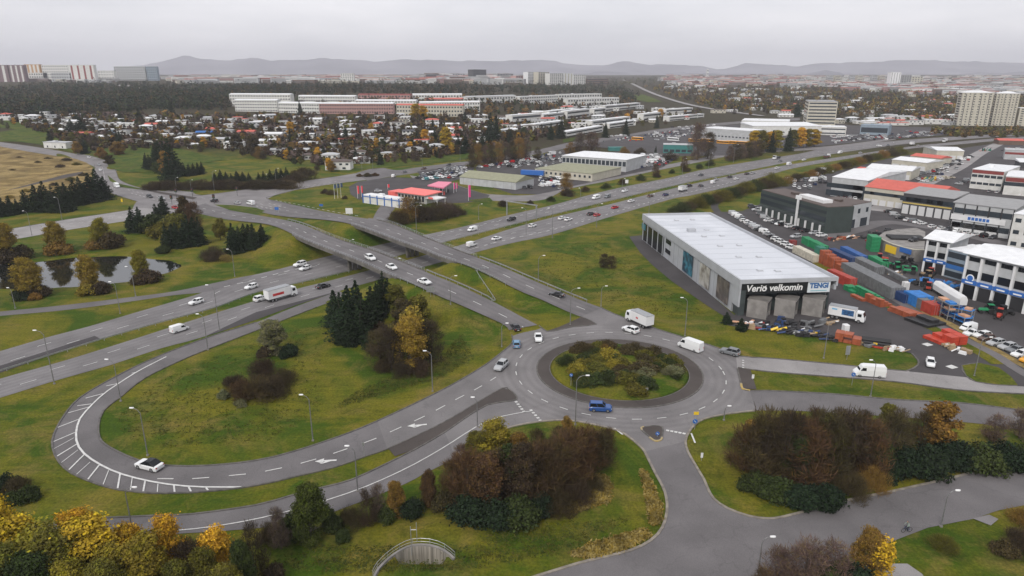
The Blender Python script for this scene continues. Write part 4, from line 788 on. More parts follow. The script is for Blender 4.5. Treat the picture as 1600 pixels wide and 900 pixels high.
# junction and avenue
D('suv',234,309,248,313,'dark grey','dark car waiting left of the junction'); D('suv',253,312,268,316,'silver','silver car behind the dark one left of the junction'); D('sedan',273,326,262,322,'red','red car half hidden by the spruces at the junction'); D('suv',335,316,320,314,'black','black car under the junction traffic light'); D('sedan',371,319,360,316,'silver','silver car entering the junction from the right'); D('minibus',392,320,378,317,'white','white minibus with red stripe entering the junction')
D('van',183,293,195,300,'white','white van at the bend of the avenue'); D('hatch',157,267,158,272,'white','white car on the avenue bend, nearer'); D('hatch',155,259,157,264,'silver','silver car on the avenue bend, farther'); D('sedan',153,278,152,284,'dark grey','dark car on the avenue above the spruces'); D('hatch',139,247,130,244,'white','white car far up the avenue')
D('cityvan',615,277,622,274,'white','white van right of the mini roundabout'); D('sedan',632,270,640,268,'grey','grey car on the frontage road behind the white van'); D('hatch',662,265,650,267,'brown','brown car on the frontage road left of the bare trees'); D('hatch',701,259,690,261,'dark grey','dark car on the frontage road under the bare trees'); D('hatch',591,300,600,300,'silver','silver car behind the container row at the station')
def nm_clean():
    for k,s in PROT.items():
        def kill(o):
            for c in PCH.get(o.name,[]): kill(c)
            bpy.data.objects.remove(o)
        kill(s)
# ---------------- parked vehicles ----------------
NPARK=[0]
def parkrow(x0,y0,x1,y1,n,place,kinds=('hatch','sedan','suv','cityvan'),cols=('white','silver','grey','black','white','dark grey'),face=None,seed=1,jit=.3,z=.1,perrow=True):
    rnd=random.Random(seed); a=P(x0,y0); c=P(x1,y1); t=(c-a); ang=math.atan2(t.y,t.x)+math.pi/2 if face is None else face
    order=list(range(n)); pos=[a.lerp(c,(i+.5)/n)+Vector((rnd.uniform(-jit,jit),rnd.uniform(-jit,jit),0)) for i in range(n)]
    ch=[(rnd.choice(kinds),rnd.choice(cols)) for _ in range(n)]; cnt={}
    for i in range(n): cnt.setdefault(ch[i][1]+' '+CATN[ch[i][0]],[]).append(i)
    for i in range(n):
        k,cc=ch[i]; key=cc+' '+CATN[k]; L_=cnt[key]; j=L_.index(i); who='only %s'%key if len(L_)==1 else '%s %s from left'%(ordn(j),key)
        vehicle(k,pos[i]+Vector((0,0,z)),ang+(math.pi if rnd.random()<.3 else 0)+rnd.uniform(-.05,.05),cc,'%s %s'%(who,place),'parked vehicles',name='parked_%s'%CATN[k]); NPARK[0]+=1
W6=('white','white','white','silver','grey','black')
lots=[(1490,503,1530,521,0,'',3)]
# row by the blue workshop (each set by hand)
PRK=lambda k,x,y,c,l,dx=-26,dy=-12: vehicle(k,P(x,y)+Vector((0,0,.1)),headto(P(x,y),P(x+dx,y+dy)),c,l,'parked vehicles',name='parked_'+CATN[k])
for k,x,y,c,l in [('cityvan',1512,516,'white','white small van, upper left end of the diagonal row by the yard'),('sedan',1518,524,'white','white saloon next to the small van in the diagonal row'),('wagon',1534,527,'white','white estate in the diagonal row before the dark red car'),('hatch',1540,532,'brown','dark red car behind the lamp in the diagonal row'),('wagon',1555,539,'silver','silver estate right of the dark red car'),('wagon',1573,545,'silver','second silver estate of the diagonal row'),('sedan',1586,550,'grey','grey saloon near the right edge of the diagonal row'),('wagon',1594,557,'white','white estate at the right edge of the photo'),('hatch',1606,566,'orange','orange car cut off by the right edge')]: PRK(k,x,y,c,l,-26,4)
PRK('hatch',1424,394,'black','black car on the curved terrace roof',-20,3).location.z=4.1
parkrow(1144,334,1185,361,9,'in the row right of the grey warehouse',kinds=('hatch','sedan','cityvan'),cols=W6,seed=3)
parkrow(1172,352,1240,392,10,'in the row along the east side of the grey warehouse',seed=4,face=-.9)
parkrow(1172,322,1200,345,4,'in front of the dark green office, left part',seed=5,kinds=('suv','cityvan','hatch')); parkrow(1195,345,1290,372,8,'parked below the dark green office',seed=6)
parkrow(1205,288,1290,278,9,'parked behind the dark green office',kinds=('cityvan','hatch','suv'),cols=W6,seed=7)
parkrow(1262,276,1300,268,5,'parked beside the white container behind the dark office',seed=8)
parkrow(1290,303,1350,315,7,'parked in front of the grey-white workshop',seed=9,face=1.2,cols=('black','dark grey','white','silver','black'))
parkrow(1385,330,1410,345,3,'parked on the asphalt before the black-framed garages',seed=10,cols=('black','silver','pale blue')); parkrow(1415,345,1445,352,4,'parked before the black-framed garages, right part',seed=11)
parkrow(1450,355,1560,375,8,'parked before the second row of garages',seed=12); parkrow(1475,388,1560,395,3,'parked behind the blue-white workshop roof',seed=13)
parkrow(1430,275,1480,262,7,'parked along the central yard street, near side',seed=14); parkrow(1465,265,1520,245,8,'parked along the central yard street, far side',seed=15); parkrow(1440,285,1490,278,6,'parked among clutter near the red-roofed hall',seed=16,cols=('white','silver','beige','white'))
parkrow(1495,290,1520,280,4,'parked before the red-edged white office',seed=17); parkrow(1540,300,1600,306,5,'parked right of the red-edged white office',seed=18)
parkrow(650,280,705,262,12,'in the front row of the car dealer left of the grey shed',seed=20,cols=('grey','black','dark grey','silver','grey')); parkrow(662,282,728,273,9,'in the rear row of the dealer by the pink canopy',seed=21,cols=('white','silver','red','white','teal'))
parkrow(705,266,728,263,4,'parked left behind the grey shed',seed=22); 
parkrow(745,263,850,246,13,'in the long row behind the grey shed',seed=23,cols=('black','dark grey','silver','navy','white','red')); parkrow(790,262,870,250,9,'in the second row behind the grey shed',seed=24,cols=W6)
parkrow(842,277,872,272,5,'beside the blue lorry trailer, upper row',seed=25,kinds=('cityvan','hatch'),cols=W6); parkrow(842,284,875,280,5,'beside the grey shed, middle row',seed=26,kinds=('cityvan','hatch'),cols=W6); parkrow(842,292,873,289,5,'right of the grey shed, lower row',seed=27,kinds=('cityvan','van'),cols=('white',)); parkrow(816,295,832,294,2,'at the near corner of the grey shed',seed=28)
for k,(x0,y0,x1,y1,n) in enumerate([(948,247,1060,243,17),(958,252,1050,248,13),(975,257,1040,253,9),(992,262,1025,258,5)]): parkrow(x0,y0,x1,y1,n,'in the %s row of white vans beside the showroom'%ORD[k],seed=30+k,kinds=('cityvan','cityvan','hatch','van'),cols=('white','white','white','silver','dark grey'))
parkrow(945,214,980,212,5,'at the left end of the bus yard',seed=40); parkrow(1028,212,1090,198,9,'in the upper rows of the bus yard',seed=41); parkrow(1022,220,1095,208,9,'in the middle rows of the bus yard',seed=42); parkrow(1045,200,1120,196,7,'beside the far road at the bus yard',seed=43)
parkrow(1300,222,1375,215,14,'in the near row of the car lot below the office tower',seed=44,cols=W6); parkrow(1300,216,1370,209,11,'in the far row of the car lot below the office tower',seed=45,cols=W6); parkrow(1380,219,1440,211,11,'in the near row of the lot left of the tall flats',seed=46); parkrow(1420,209,1480,205,9,'in the far row of the lot left of the tall flats',seed=47,cols=('red','silver','white','navy','white'))
parkrow(1345,232,1400,226,0 or 1,'beside the hedge near the white hall',seed=48)
for i,(x,y,c) in enumerate([(996,219,'orange'),(1052,220,'white'),(1085,222,'orange'),(1105,222,'orange'),(1130,225,'orange'),(1144,225,'orange'),(1160,226,'orange')]):
    vehicle('bus',P(x,y),headto(P(x,y),P(x+10,y+.6)),c,['yellow-orange city bus alone at the left of the bus yard','white and orange city bus in the middle of the bus yard','orange bus at the left end of the long bus row','orange bus second in the long bus row','orange bus in the middle of the long bus row','orange bus next to last in the long bus row','orange bus at the right end of the long bus row'][i],'city buses')
# special vehicles
PRK('brandtruck',1322,500,'white','white box lorry with a dark blue picture parked at the loading docks',26,5)
vehicle('van',P(1216,327),2.0,'white','white van high behind the dark office','parked vehicles') if False else None
for x,y,k,c,l in [(1230,282,'cityvan','white','white van behind the dark office roof, left'),(1270,284,'van','white','white high van behind the dark office roof, right'),(1283,270,'smalltruck','white','white box lorry beside the grass behind the dark office'),(862,243,'smalltruck','white','white box lorry at the end of the long dealer row'),(1347,298,'minibus','beige','beige minibus before the red-roofed hall'),(1218,352,'suv','white','white off-road car at the corner of the dark office'),(1025,211,'smalltruck','white','white box lorry in the bus yard'),(1243,372,'suv','silver','silver off-road car below the dark office corner')]: PRK(k,x,y,c,l,-20,2)
nm_clean()

# ---------------- vegetation ----------------
def leafmat(name,lo,hi,sc=1.3):
    m=bpy.data.materials.new(name); m.use_nodes=True; N=m.node_tree.nodes; L=m.node_tree.links; b=N['Principled BSDF']; b.inputs['Roughness'].default_value=.9; b.inputs['Specular IOR Level'].default_value=.15
    tc=N.new('ShaderNodeTexCoord'); oi=N.new('ShaderNodeObjectInfo'); n=N.new('ShaderNodeTexNoise'); n.inputs['Scale'].default_value=sc; n.inputs['Detail'].default_value=4; n.inputs['Roughness'].default_value=.75; n.noise_dimensions='4D'
    L.new(tc.outputs['Object'],n.inputs['Vector']); ml=N.new('ShaderNodeMath'); ml.operation='MULTIPLY'; ml.inputs[1].default_value=50; L.new(oi.outputs['Random'],ml.inputs[0]); L.new(ml.outputs[0],n.inputs['W'])
    mr=N.new('ShaderNodeMapRange'); mr.inputs[1].default_value=.33; mr.inputs[2].default_value=.67; L.new(n.outputs['Fac'],mr.inputs[0])
    mx=N.new('ShaderNodeMix'); mx.data_type='RGBA'; mx.inputs[6].default_value=(*lo,1); mx.inputs[7].default_value=(*hi,1); L.new(mr.outputs[0],mx.inputs[0])
    mm=N.new('ShaderNodeMix'); mm.data_type='RGBA'; mm.blend_type='MULTIPLY'; mm.inputs[0].default_value=1; L.new(mx.outputs[2],mm.inputs[6]); L.new(oi.outputs['Color'],mm.inputs[7])
    n2=N.new('ShaderNodeTexNoise'); n2.inputs['Scale'].default_value=sc*2.6; n2.inputs['Detail'].default_value=3; L.new(tc.outputs['Object'],n2.inputs[0]); r2=N.new('ShaderNodeMapRange'); r2.inputs[1].default_value=.5; r2.inputs[2].default_value=.62; L.new(n2.outputs['Fac'],r2.inputs[0])
    m3=N.new('ShaderNodeMix'); m3.data_type='RGBA'; m3.blend_type='MULTIPLY'; L.new(r2.outputs[0],m3.inputs[0]); L.new(mm.outputs[2],m3.inputs[6]); m3.inputs[7].default_value=(1.5,1.6,.9,1); L.new(m3.outputs[2],b.inputs['Base Color']); return m
LEAF=leafmat('foliage',(.5,.55,.55),(1.45,1.35,1.25),.6); NEED=leafmat('needles',(.6,.6,.6),(1.6,1.6,1.4),1.2)
BARK=mat('bark',(.07,.055,.045),.9,(.04,.032,.027),scale=2); BIRCHB=mat('grey_bark',(.16,.14,.12),.9,(.08,.07,.06),scale=2); TWIGM=leafmat('twigs',(.6,.6,.6),(1.5,1.4,1.4),.5)
def leafcloud(blobs,size,seed,up=.3,asp=1.6,shell=.55,twig=False,m=None,name='crown'):
    "many small leaf-sized faces spread through ellipsoid clumps: (cx,cy,cz,rx,ry,rz,n)"
    rs=np.random.RandomState(seed); C=[];A_=[];B_=[]
    for (cx,cy,cz,rx,ry,rz,n) in blobs:
        d=rs.normal(size=(n,3)); d/=np.linalg.norm(d,axis=1)[:,None]; r=rs.uniform(shell**3,1.08,n)**(1/3.)*(rs.uniform(.72,1.0,n)+rs.exponential(.13,n))
        p=d*r[:,None]*np.array([rx,ry,rz])+np.array([cx,cy,cz]); p[:,2]=np.maximum(p[:,2],.05); C.append(p)
        nr=d*.7+rs.normal(size=(n,3))*.6+np.array([0,0,up]); nr/=np.linalg.norm(nr,axis=1)[:,None]
        if twig: a=d*.8+rs.normal(size=(n,3))*.45+np.array([0,0,.8])
        else: a=np.cross(nr,rs.normal(size=(n,3)))
        a/=np.linalg.norm(a,axis=1)[:,None]; bb=np.cross(nr,a); bb/=np.linalg.norm(bb,axis=1)[:,None]+1e-9; s=size*rs.uniform(.5,1.35,n)[:,None]
        A_.append(a*s*asp); B_.append(bb*s*(.12 if twig else 1))
    C=np.concatenate(C);A_=np.concatenate(A_);B_=np.concatenate(B_); n=len(C)
    V=np.stack([C-A_*.5,C+B_*.5,C+A_*.5,C-B_*.5],1).reshape(-1,3)
    me=bpy.data.meshes.new(name); me.vertices.add(4*n); me.vertices.foreach_set('co',V.astype('f').ravel()); me.loops.add(4*n); me.loops.foreach_set('vertex_index',np.arange(4*n,dtype='i'))
    me.polygons.add(n); me.polygons.foreach_set('loop_start',np.arange(0,4*n,4,dtype='i')); me.polygons.foreach_set('loop_total',np.full(n,4,'i')); me.update(); me.materials.append(m or LEAF); return me
def clumps(rs,n,R_,z0,z1,rb,nl,flatz=.8,pointy=.5):
    out=[]
    for i in range(n):
        t=rs.uniform(0,1)**.9; z=z0+(z1-z0)*t; prof=(1-abs(2*t-.75)**2*pointy) if t<.87 else .45
        a=rs.uniform(0,6.283); r=R_*prof*rs.uniform(.35,.85); s=rb*rs.uniform(.65,1.25); out.append((r*math.cos(a),r*math.sin(a),z,s,s,s*flatz,int(nl*s*s/rb/rb)+4))
    return out
def trunkmesh(rs,h,r0,nl,R_,zl,m=BARK,multi=1):
    b=MB()
    for k in range(multi):
        ox=rs.uniform(-.1,.1)*h*.1*(multi>1); oy=rs.uniform(-.1,.1)*h*.1*(multi>1); lx=rs.uniform(-.06,.06)*h*(1+multi*.6); ly=rs.uniform(-.06,.06)*h*(1+multi*.6)
        b.tube([(ox,oy,-.2),(ox+lx*.3,oy+ly*.3,h*.4),(ox+lx,oy+ly,h*.92)],[r0,r0*.65,r0*.15],m,6)
    for i in range(nl):
        a=i*2.4+rs.uniform(-.4,.4); z=zl+(h*.8-zl)*i/nl; q=R_*rs.uniform(.6,.95)*(1-.5*i/nl)
        b.tube([(0,0,z),(q*.5*math.cos(a),q*.5*math.sin(a),z+q*.4),(q*math.cos(a),q*math.sin(a),z+q*.75)],[r0*.4,r0*.22,r0*.06],m,4)
    return b.mesh('trunk')
# each kind: unit height 10 (scaled per tree); list of (crown mesh, trunk mesh, object name, category)
SP={}
def spec(key,name,cat,gens): SP[key]=(name,cat,gens)
def g_broad(seed,Rr=3.0,tall=True,nl=230,n=38,size=.30,z0=1.8):
    rs=np.random.RandomState(seed); return leafcloud(clumps(rs,n,Rr,z0,9.2,1.15,nl),size,seed),trunkmesh(rs,9.2,.2,9,Rr,2.0)
def g_oval(seed):
    rs=np.random.RandomState(seed); return leafcloud(clumps(rs,48,1.9,1.3,9.6,.8,150),.27,seed,twig=False),trunkmesh(rs,9.6,.16,12,1.9,1.6,BIRCHB)
def g_fine(seed,Rr=2.0,n=60):
    rs=np.random.RandomState(seed); return leafcloud(clumps(rs,n,Rr,.6,9.6,1.0,360),.16,seed,asp=1.6,shell=.2),trunkmesh(rs,9.8,.16,18,Rr,1.0,BIRCHB,2)
def g_sparse(seed):
    rs=np.random.RandomState(seed); return leafcloud(clumps(rs,40,1.8,1.6,9.3,.9,55),.28,seed),trunkmesh(rs,9.8,.15,16,2.1,1.0,BIRCHB,2)
def g_bare(seed):
    rs=np.random.RandomState(seed); cl=clumps(rs,36,2.9,.8,9.3,1.3,130)
    return leafcloud(cl,.5,seed,twig=True,asp=2.2,m=TWIGM),trunkmesh(rs,8.6,.12,16,2.9,.5,BARK,4)
def g_con(seed):
    rs=np.random.RandomState(seed); bl=[]; lean=rs.uniform(-.25,.25,2)
    for t in np.linspace(0,1,20)**.95:
        z=.4+t*9.4; R_=(2.7*(1-t)**.8+.1)*rs.uniform(.72,1.15); k=max(2,int(9*(1-t)+2)); a0=rs.uniform(0,6)
        for j in range(k):
            a=a0+6.283*j/k+rs.uniform(-.35,.35); q=R_*rs.uniform(.55,1.2); n=int(12+22*(1-t))
            for f,sz in ((.45,.42),(.85,.26)): bl.append((q*f*math.cos(a)+lean[0]*t,q*f*math.sin(a)+lean[1]*t,z-.16*q*f+rs.uniform(-.15,.15),max(.14,q*sz),max(.14,q*sz),.16+.1*(1-t),n))
    return leafcloud(bl,.26,seed,up=.9,m=NEED,shell=.1),trunkmesh(rs,9.6,.17,0,1,1)
def g_bush(seed,h=10.,n=24,nl=240,tw=False):
    rs=np.random.RandomState(seed); bl=[]
    for i in range(n):
        a=rs.uniform(0,6.283); r=rs.uniform(0,1)**.6*5.0; s=rs.uniform(2.0,3.4); bl.append((r*math.cos(a),r*math.sin(a),rs.uniform(2.,7.2)*(1-r/9),s,s,s*.75,nl))
    return (leafcloud(bl,.62,seed,twig=tw,asp=2.6 if tw else 1.5,m=TWIGM if tw else LEAF),trunkmesh(rs,6.5,.22,8,4.,.3,BARK,3))
T0=dict()
spec('con','spruce_tree','spruce',[g_con(s) for s in (1,2,3,4,5)]); spec('broad','leafy_tree','tree',[g_broad(s) for s in (11,12,13)]); spec('oval','birch_tree','tree',[g_oval(s) for s in (21,22,23)])
spec('fine','birch_tree','tree',[g_fine(s) for s in (24,25,26)]); spec('finebroad','leafy_tree','tree',[g_fine(s,2.7,80) for s in (27,28)]); spec('sparse','thin_tree','tree',[g_sparse(s) for s in (31,32)]); spec('bare','bare_tree','tree',[g_bare(s) for s in (41,42,43)]); spec('bush','leafy_bush','bush',[g_bush(s) for s in (51,52,53)]); spec('twig','twiggy_bush','bush',[g_bush(s,tw=True,nl=300) for s in (61,62)])
PAL={'dark green':(.014,.024,.014),'green':(.045,.062,.014),'olive':(.085,.080,.017),'yellow':(.34,.225,.022),'yellow-green':(.17,.14,.022),'orange':(.40,.225,.025),'orange-brown':(.16,.095,.028),'golden olive':(.19,.135,.028),'brown':(.052,.041,.022),'red-brown':(.066,.040,.023),'dark brown':(.042,.031,.022),'mauve':(.095,.068,.060),'grey-green':(.11,.115,.07),'dull green':(.030,.042,.015),'straw':(.22,.17,.06)}
TREES=[]; vrnd=random.Random(99)
def plant(kind,px,py,hpx,c,wide=1.0,world_=None,hm=None):
    nm,cat,gens=SP[kind]; g=world_ if world_ is not None else G(px,py); h=hm or pxh_at(g,hpx)
    i=vrnd.randrange(len(gens)); cr,tr=gens[i]; r=empty(nm,tuple(g),vrnd.uniform(0,6.28)); s=h/10.0; w=wide*vrnd.uniform(.9,1.12)
    r.scale=(s*w,s*w*vrnd.uniform(.88,1.12),s*vrnd.uniform(.88,1.1)); r.rotation_euler=(vrnd.uniform(-.04,.04),vrnd.uniform(-.04,.04),vrnd.uniform(0,6.28)); k=vrnd.uniform(.85,1.18); cc=PAL[c]; o=bpy.data.objects.new('crown',cr); o.color=(cc[0]*k*vrnd.uniform(.93,1.07),cc[1]*k,cc[2]*k,1); col.objects.link(o); o.parent=r
    o=bpy.data.objects.new('trunk',tr); col.objects.link(o); o.parent=r; r['category']=cat; TREES.append(r); return r
def pxh_at(g,hpx): zc=g.y*CPc+(CH-g.z)*SPc; return hpx*zc/FP/CPc
KN={'fine':'slender tree','finebroad':'leafy tree','con':'spruce','broad':'leafy tree','oval':'slender tree','sparse':'thin-leaved tree','bare':'leafless tree','bush':'bush','twig':'twiggy bush'}
def cluster(place,data,group,wide=1.0):
    "plant and label a cluster; look-alikes are told apart by counting from the left"
    it=[]
    for d in data:
        kind,x,y,h,c=d[:5]; w=d[5] if len(d)>5 else wide; r=plant(kind,x,y,h,c,w); it.append((x,kind,c,h,r))
    g={}
    for q in sorted(it,key=lambda q:q[0]): g.setdefault((q[2],q[1]),[]).append(q)
    for (c,k),L_ in g.items():
        for i,q in enumerate(L_):
            lab='%s %s %s'%('the only' if len(L_)==1 else ordn(i),c,KN[k]); lab+=' ' if len(L_)==1 else ' from left '
            tag(q[4],(lab+place).replace('the only ','' if len(L_)==1 else ''),None,group)
FO='fine';FB='finebroad';C='con';B='broad';O='oval';S='sparse';N_='bare';U='bush';T='twig'
cluster('in the big clump right of the loop bridge end',[(C,527,507,60,'dark green',1.3),(C,540,528,74,'dark green',1.3),(C,556,505,66,'dark green',1.3),(C,568,524,66,'dark green',1.3),(C,582,500,58,'dark green',1.3),(C,596,486,52,'dark green',1.3),(C,548,540,55,'dark green'),(C,533,537,42,'dark green'),(C,577,545,38,'dark green'),(C,548,515,66,'dark green',1.3),(C,562,535,60,'dark green'),(C,590,500,60,'dark green'),(C,534,518,58,'dark green'),(C,600,480,52,'dark green'),(C,606,476,45,'dark green'),(FB,640,575,90,'golden olive'),(B,655,520,62,'olive'),(N_,612,578,75,'dark brown',1.3),(N_,595,568,58,'brown',1.3),(N_,672,566,62,'dark brown',1.4),(T,655,582,30,'dark brown'),(T,628,585,28,'dark brown'),(B,620,500,55,'olive'),(B,632,520,60,'brown'),(S,648,560,92,'golden olive'),(T,600,580,24,'brown'),(U,588,520,22,'dark brown')],'trees and bushes inside the loop')
cluster('in the left bush group inside the loop',[(FB,430,553,50,'grey-green',1.3),(U,452,556,26,'dark green',.8),(U,415,556,24,'dark brown',.8),(T,405,620,46,'brown'),(T,380,622,38,'red-brown'),(T,425,618,42,'dark brown'),(T,440,600,34,'brown'),(U,350,622,20,'grey-green',.8),(T,412,590,38,'dark brown'),(T,366,606,30,'dark brown'),(U,376,634,14,'grey-green')],'trees and bushes inside the loop')
# roundabout planting
rr=random.Random(5); rb=[]
for i in range(64):
    a=rr.uniform(0,6.283); q=12.2*rr.uniform(0,1)**.5; p=Vector((C0.x+q*math.cos(a)*1.05,C0.y+q*math.sin(a),.9*(1-q/15))); X,Y=proj(p)
    if Y<555: c=rr.choice(['orange-brown','olive','brown','brown'] if X<960 else ['red-brown','brown','dark brown','brown'])
    elif Y<585: c=rr.choice(['yellow-green','olive','dull green'] if X<960 else ['olive','dull green','brown'])
    else: c=rr.choice(['dull green','grey-green','olive','brown'] if X<980 else ['yellow-green','olive','dull green','grey-green'])
    rb.append((p,c,X,rr.choice('UUTU')))
g_={}
for p,c,X,k in sorted(rb,key=lambda t:t[2]):
    k2=U if k=='U' else T; r=plant(k2,0,0,0,c,1.25,world_=p,hm=rr.uniform(2.0,3.4)); L_=g_.setdefault((c,k2),[]); L_.append(r)
for (c,k2),L_ in g_.items():
    for i,r in enumerate(L_): tag(r,'%s %s %s from left on the planted roundabout island'%(ordn(i),c,KN[k2]),None,'bushes on the roundabout')
cluster('in the front row along the bottom left',[(FB,8,930,150,'yellow',1.0),(FO,45,935,150,'yellow',1.4),(FO,80,945,148,'yellow-green',1.5),(FB,105,960,140,'olive'),(FO,132,915,122,'orange',1.2),(FO,158,935,128,'yellow',1.5),(FB,190,960,130,'yellow-green',.9),(FO,217,918,100,'orange',1.3),(FO,240,950,122,'yellow-green',1.5),(FO,276,915,112,'orange',1.1),(N_,303,925,95,'dark brown'),(FO,342,915,112,'orange',1.1),(FB,330,950,100,'olive',.8),(FB,385,935,95,'dull green',.8),(N_,400,905,95,'dark brown',.8),(FB,20,985,140,'olive'),(FB,70,990,130,'dull green'),(FB,130,985,120,'yellow-green'),(FB,180,990,120,'olive'),(FB,285,965,90,'olive'),(FB,360,975,100,'olive'),(U,250,880,50,'dark green',.6),(U,312,880,45,'dark green',.6),(U,430,905,38,'dark brown',.7)],'trees along the bottom edge',1.1)
cluster('in the hedge below the lower road',[(FB,487,845,98,'green',1.05),(U,458,838,48,'dull green',.7),(N_,440,858,66,'mauve',.8),(T,420,848,46,'brown',.7),(U,520,828,40,'dull green',.7),(T,548,822,46,'brown',.7),(N_,575,822,72,'dark brown',.7),(N_,592,808,62,'mauve',.8),(FB,622,806,58,'orange-brown',.9),(U,603,815,34,'dull green',.7),(U,645,806,38,'dark green',.7),(FB,672,790,62,'red-brown',.8),(U,690,795,40,'brown',.7),(U,535,845,26,'dull green',.7)],'hedge trees below the lower road')
cluster('in the dark thicket left of the side road',[(FO,772,735,92,'yellow-green',1.3),(FB,745,735,70,'olive'),(N_,705,780,72,'red-brown',1.2),(N_,732,790,90,'red-brown',1.2),(FB,760,795,100,'red-brown'),(N_,790,780,95,'dark brown',1.3),(FB,815,790,108,'dark brown'),(N_,838,780,108,'red-brown',1.3),(N_,862,775,100,'brown',1.3),(N_,885,765,98,'red-brown',1.3),(N_,908,750,88,'red-brown',1.2),(N_,930,738,72,'brown',1.2),(N_,945,722,55,'red-brown'),(U,735,808,52,'dark green',.9),(U,775,816,56,'dark green',.9),(U,812,815,58,'dull green',.9),(U,845,805,45,'dark green',.8),(T,872,800,48,'brown',.8),(T,900,785,46,'dark brown',.9),(FO,885,690,42,'orange-brown'),(T,925,765,34,'brown'),(N_,720,740,55,'mauve'),(FB,808,735,70,'orange-brown'),(N_,840,720,58,'brown'),(N_,870,712,52,'brown'),(B,803,778,82,'dull green'),(B,748,778,72,'olive'),(B,878,752,62,'dull green')],'thicket left of the side road')
cluster('in the thicket right of the side road',[(N_,1162,735,72,'red-brown',1.3),(B,1172,700,50,'orange-brown'),(N_,1190,745,98,'brown',1.3),(N_,1222,750,108,'dark brown',1.3),(N_,1255,750,112,'red-brown',1.3),(N_,1288,748,112,'brown',1.3),(N_,1318,745,108,'dark brown',1.3),(N_,1350,738,100,'red-brown',1.2),(N_,1380,725,88,'brown',1.2),(N_,1400,705,75,'brown'),(U,1178,765,44,'dull green',.9),(U,1212,778,46,'dull green',.9),(U,1248,788,48,'dark green',.9),(U,1290,790,50,'dark green',.9),(T,1325,775,50,'brown',.9),(T,1362,762,48,'orange-brown',.7),(U,1412,742,58,'dark green',.9),(U,1445,738,56,'dark green',.9),(B,1462,700,72,'orange-brown',1.1),(N_,1435,700,66,'brown'),(U,1490,728,52,'dark green',.9),(U,1530,730,50,'dull green',.9),(U,1570,728,50,'dark green',.9),(U,1610,726,50,'dull green',.9),(N_,1552,690,50,'mauve',1.3),(N_,1592,685,48,'mauve',1.3),(N_,1225,690,58,'brown'),(N_,1270,695,62,'red-brown'),(N_,1310,690,60,'brown'),(N_,1345,690,58,'brown'),(N_,1205,712,66,'red-brown'),(N_,1240,715,72,'brown'),(B,1385,672,42,'olive'),(U,1385,745,40,'dark green',.8),(B,1242,748,84,'dull green'),(B,1300,742,86,'olive'),(B,1362,730,72,'dull green')],'thicket right of the side road')
cluster('at the bottom right corner',[(N_,1215,925,80,'mauve',1.2),(N_,1255,920,85,'mauve',1.3),(N_,1292,918,84,'mauve',1.2),(U,1290,925,56,'dull green',.8),(FB,1350,905,88,'orange-brown',1.0),(S,1372,915,84,'yellow',1.1),(U,1330,930,60,'dark green'),(N_,1190,945,70,'red-brown',1.2),(T,1475,858,26,'olive',1.3),(T,1590,860,50,'dark brown',1.0),(U,1570,865,28,'brown',.9),(T,1600,820,32,'orange-brown',1.2)],'bushes at the bottom right')
cluster('at the left edge beyond the bend',[(U,12,768,36,'dark green',.8),(T,30,770,38,'brown',.8),(U,45,782,32,'dull green',.8),(U,20,786,28,'dull green',.8)],'bushes at the left edge')
cluster('by the pond',[(FB,48,462,60,'golden olive',1.1),(U,62,462,24,'dark brown'),(U,35,467,24,'dark green'),(U,55,468,16,'orange-brown'),(FB,142,452,52,'golden olive',1.1),(U,138,460,24,'yellow-green'),(U,158,458,26,'dark brown'),(FB,222,436,44,'yellow-green',1.2),(U,232,441,26,'dark brown',1.1),(U,216,443,18,'brown'),(FB,12,408,60,'golden olive',1.1),(U,10,410,36,'dark brown'),(U,32,404,30,'brown'),(FB,90,394,50,'golden olive',1.1),(U,92,397,26,'orange-brown',1.1),(FB,160,386,46,'yellow-green',1.2),(U,172,387,30,'brown',1.2),(U,150,388,22,'orange-brown')],'trees round the pond')
cluster('in the clump above the pond',[(C,210,362,38,'dark green',1.4),(C,222,363,36,'dark green',1.4),(C,264,388,38,'dark green',1.3),(C,280,387,40,'dark green',1.3),(C,296,385,44,'dark green',1.3),(C,312,382,38,'dark green',1.3),(C,255,335,30,'dark green',1.4),(C,248,350,30,'dark green',1.5),(C,290,380,34,'dark green',1.5),(C,304,378,40,'dark green',1.4),(C,272,382,34,'dark green',1.5),(C,374,388,34,'dark green',1.5),(C,390,384,34,'dark green',1.5),(U,242,362,34,'dull green'),(U,258,372,34,'olive',1.0),(U,275,362,36,'olive'),(B,290,352,42,'brown'),(N_,305,360,42,'red-brown'),(C,366,395,42,'dark green',1.4),(C,382,393,42,'dark green',1.4),(C,398,388,38,'dark green',1.4),(C,410,378,30,'dark green',1.4),(T,335,405,28,'dark brown',1.2),(B,345,375,34,'olive'),(T,352,408,16,'straw'),(U,255,395,18,'dull green')],'clump above the pond')
cluster('in the row before the dry meadow',[(C,x,y,h,'dark green',1.5) for x,y,h in [(4,338,34),(17,336,32),(42,330,32),(60,330,42),(72,328,44),(84,331,38),(97,331,42),(107,329,40),(119,321,38),(131,318,42),(143,315,46),(155,312,44),(165,309,32),(28,334,22),(112,322,30)]],'spruces before the dry meadow')
cluster('in the group above the brown hedge',[(C,x,y,h,'dark green',1.3) for x,y,h in [(228,264,22),(236,266,26),(246,262,38),(254,266,44),(262,268,48),(272,276,52),(266,283,38),(280,274,22),(288,275,18),(296,275,20),(303,274,19),(310,273,18),(316,272,17)]]+[(B,262,276,36,'orange-brown'),(U,256,270,26,'dull green')],'spruces above the junction')
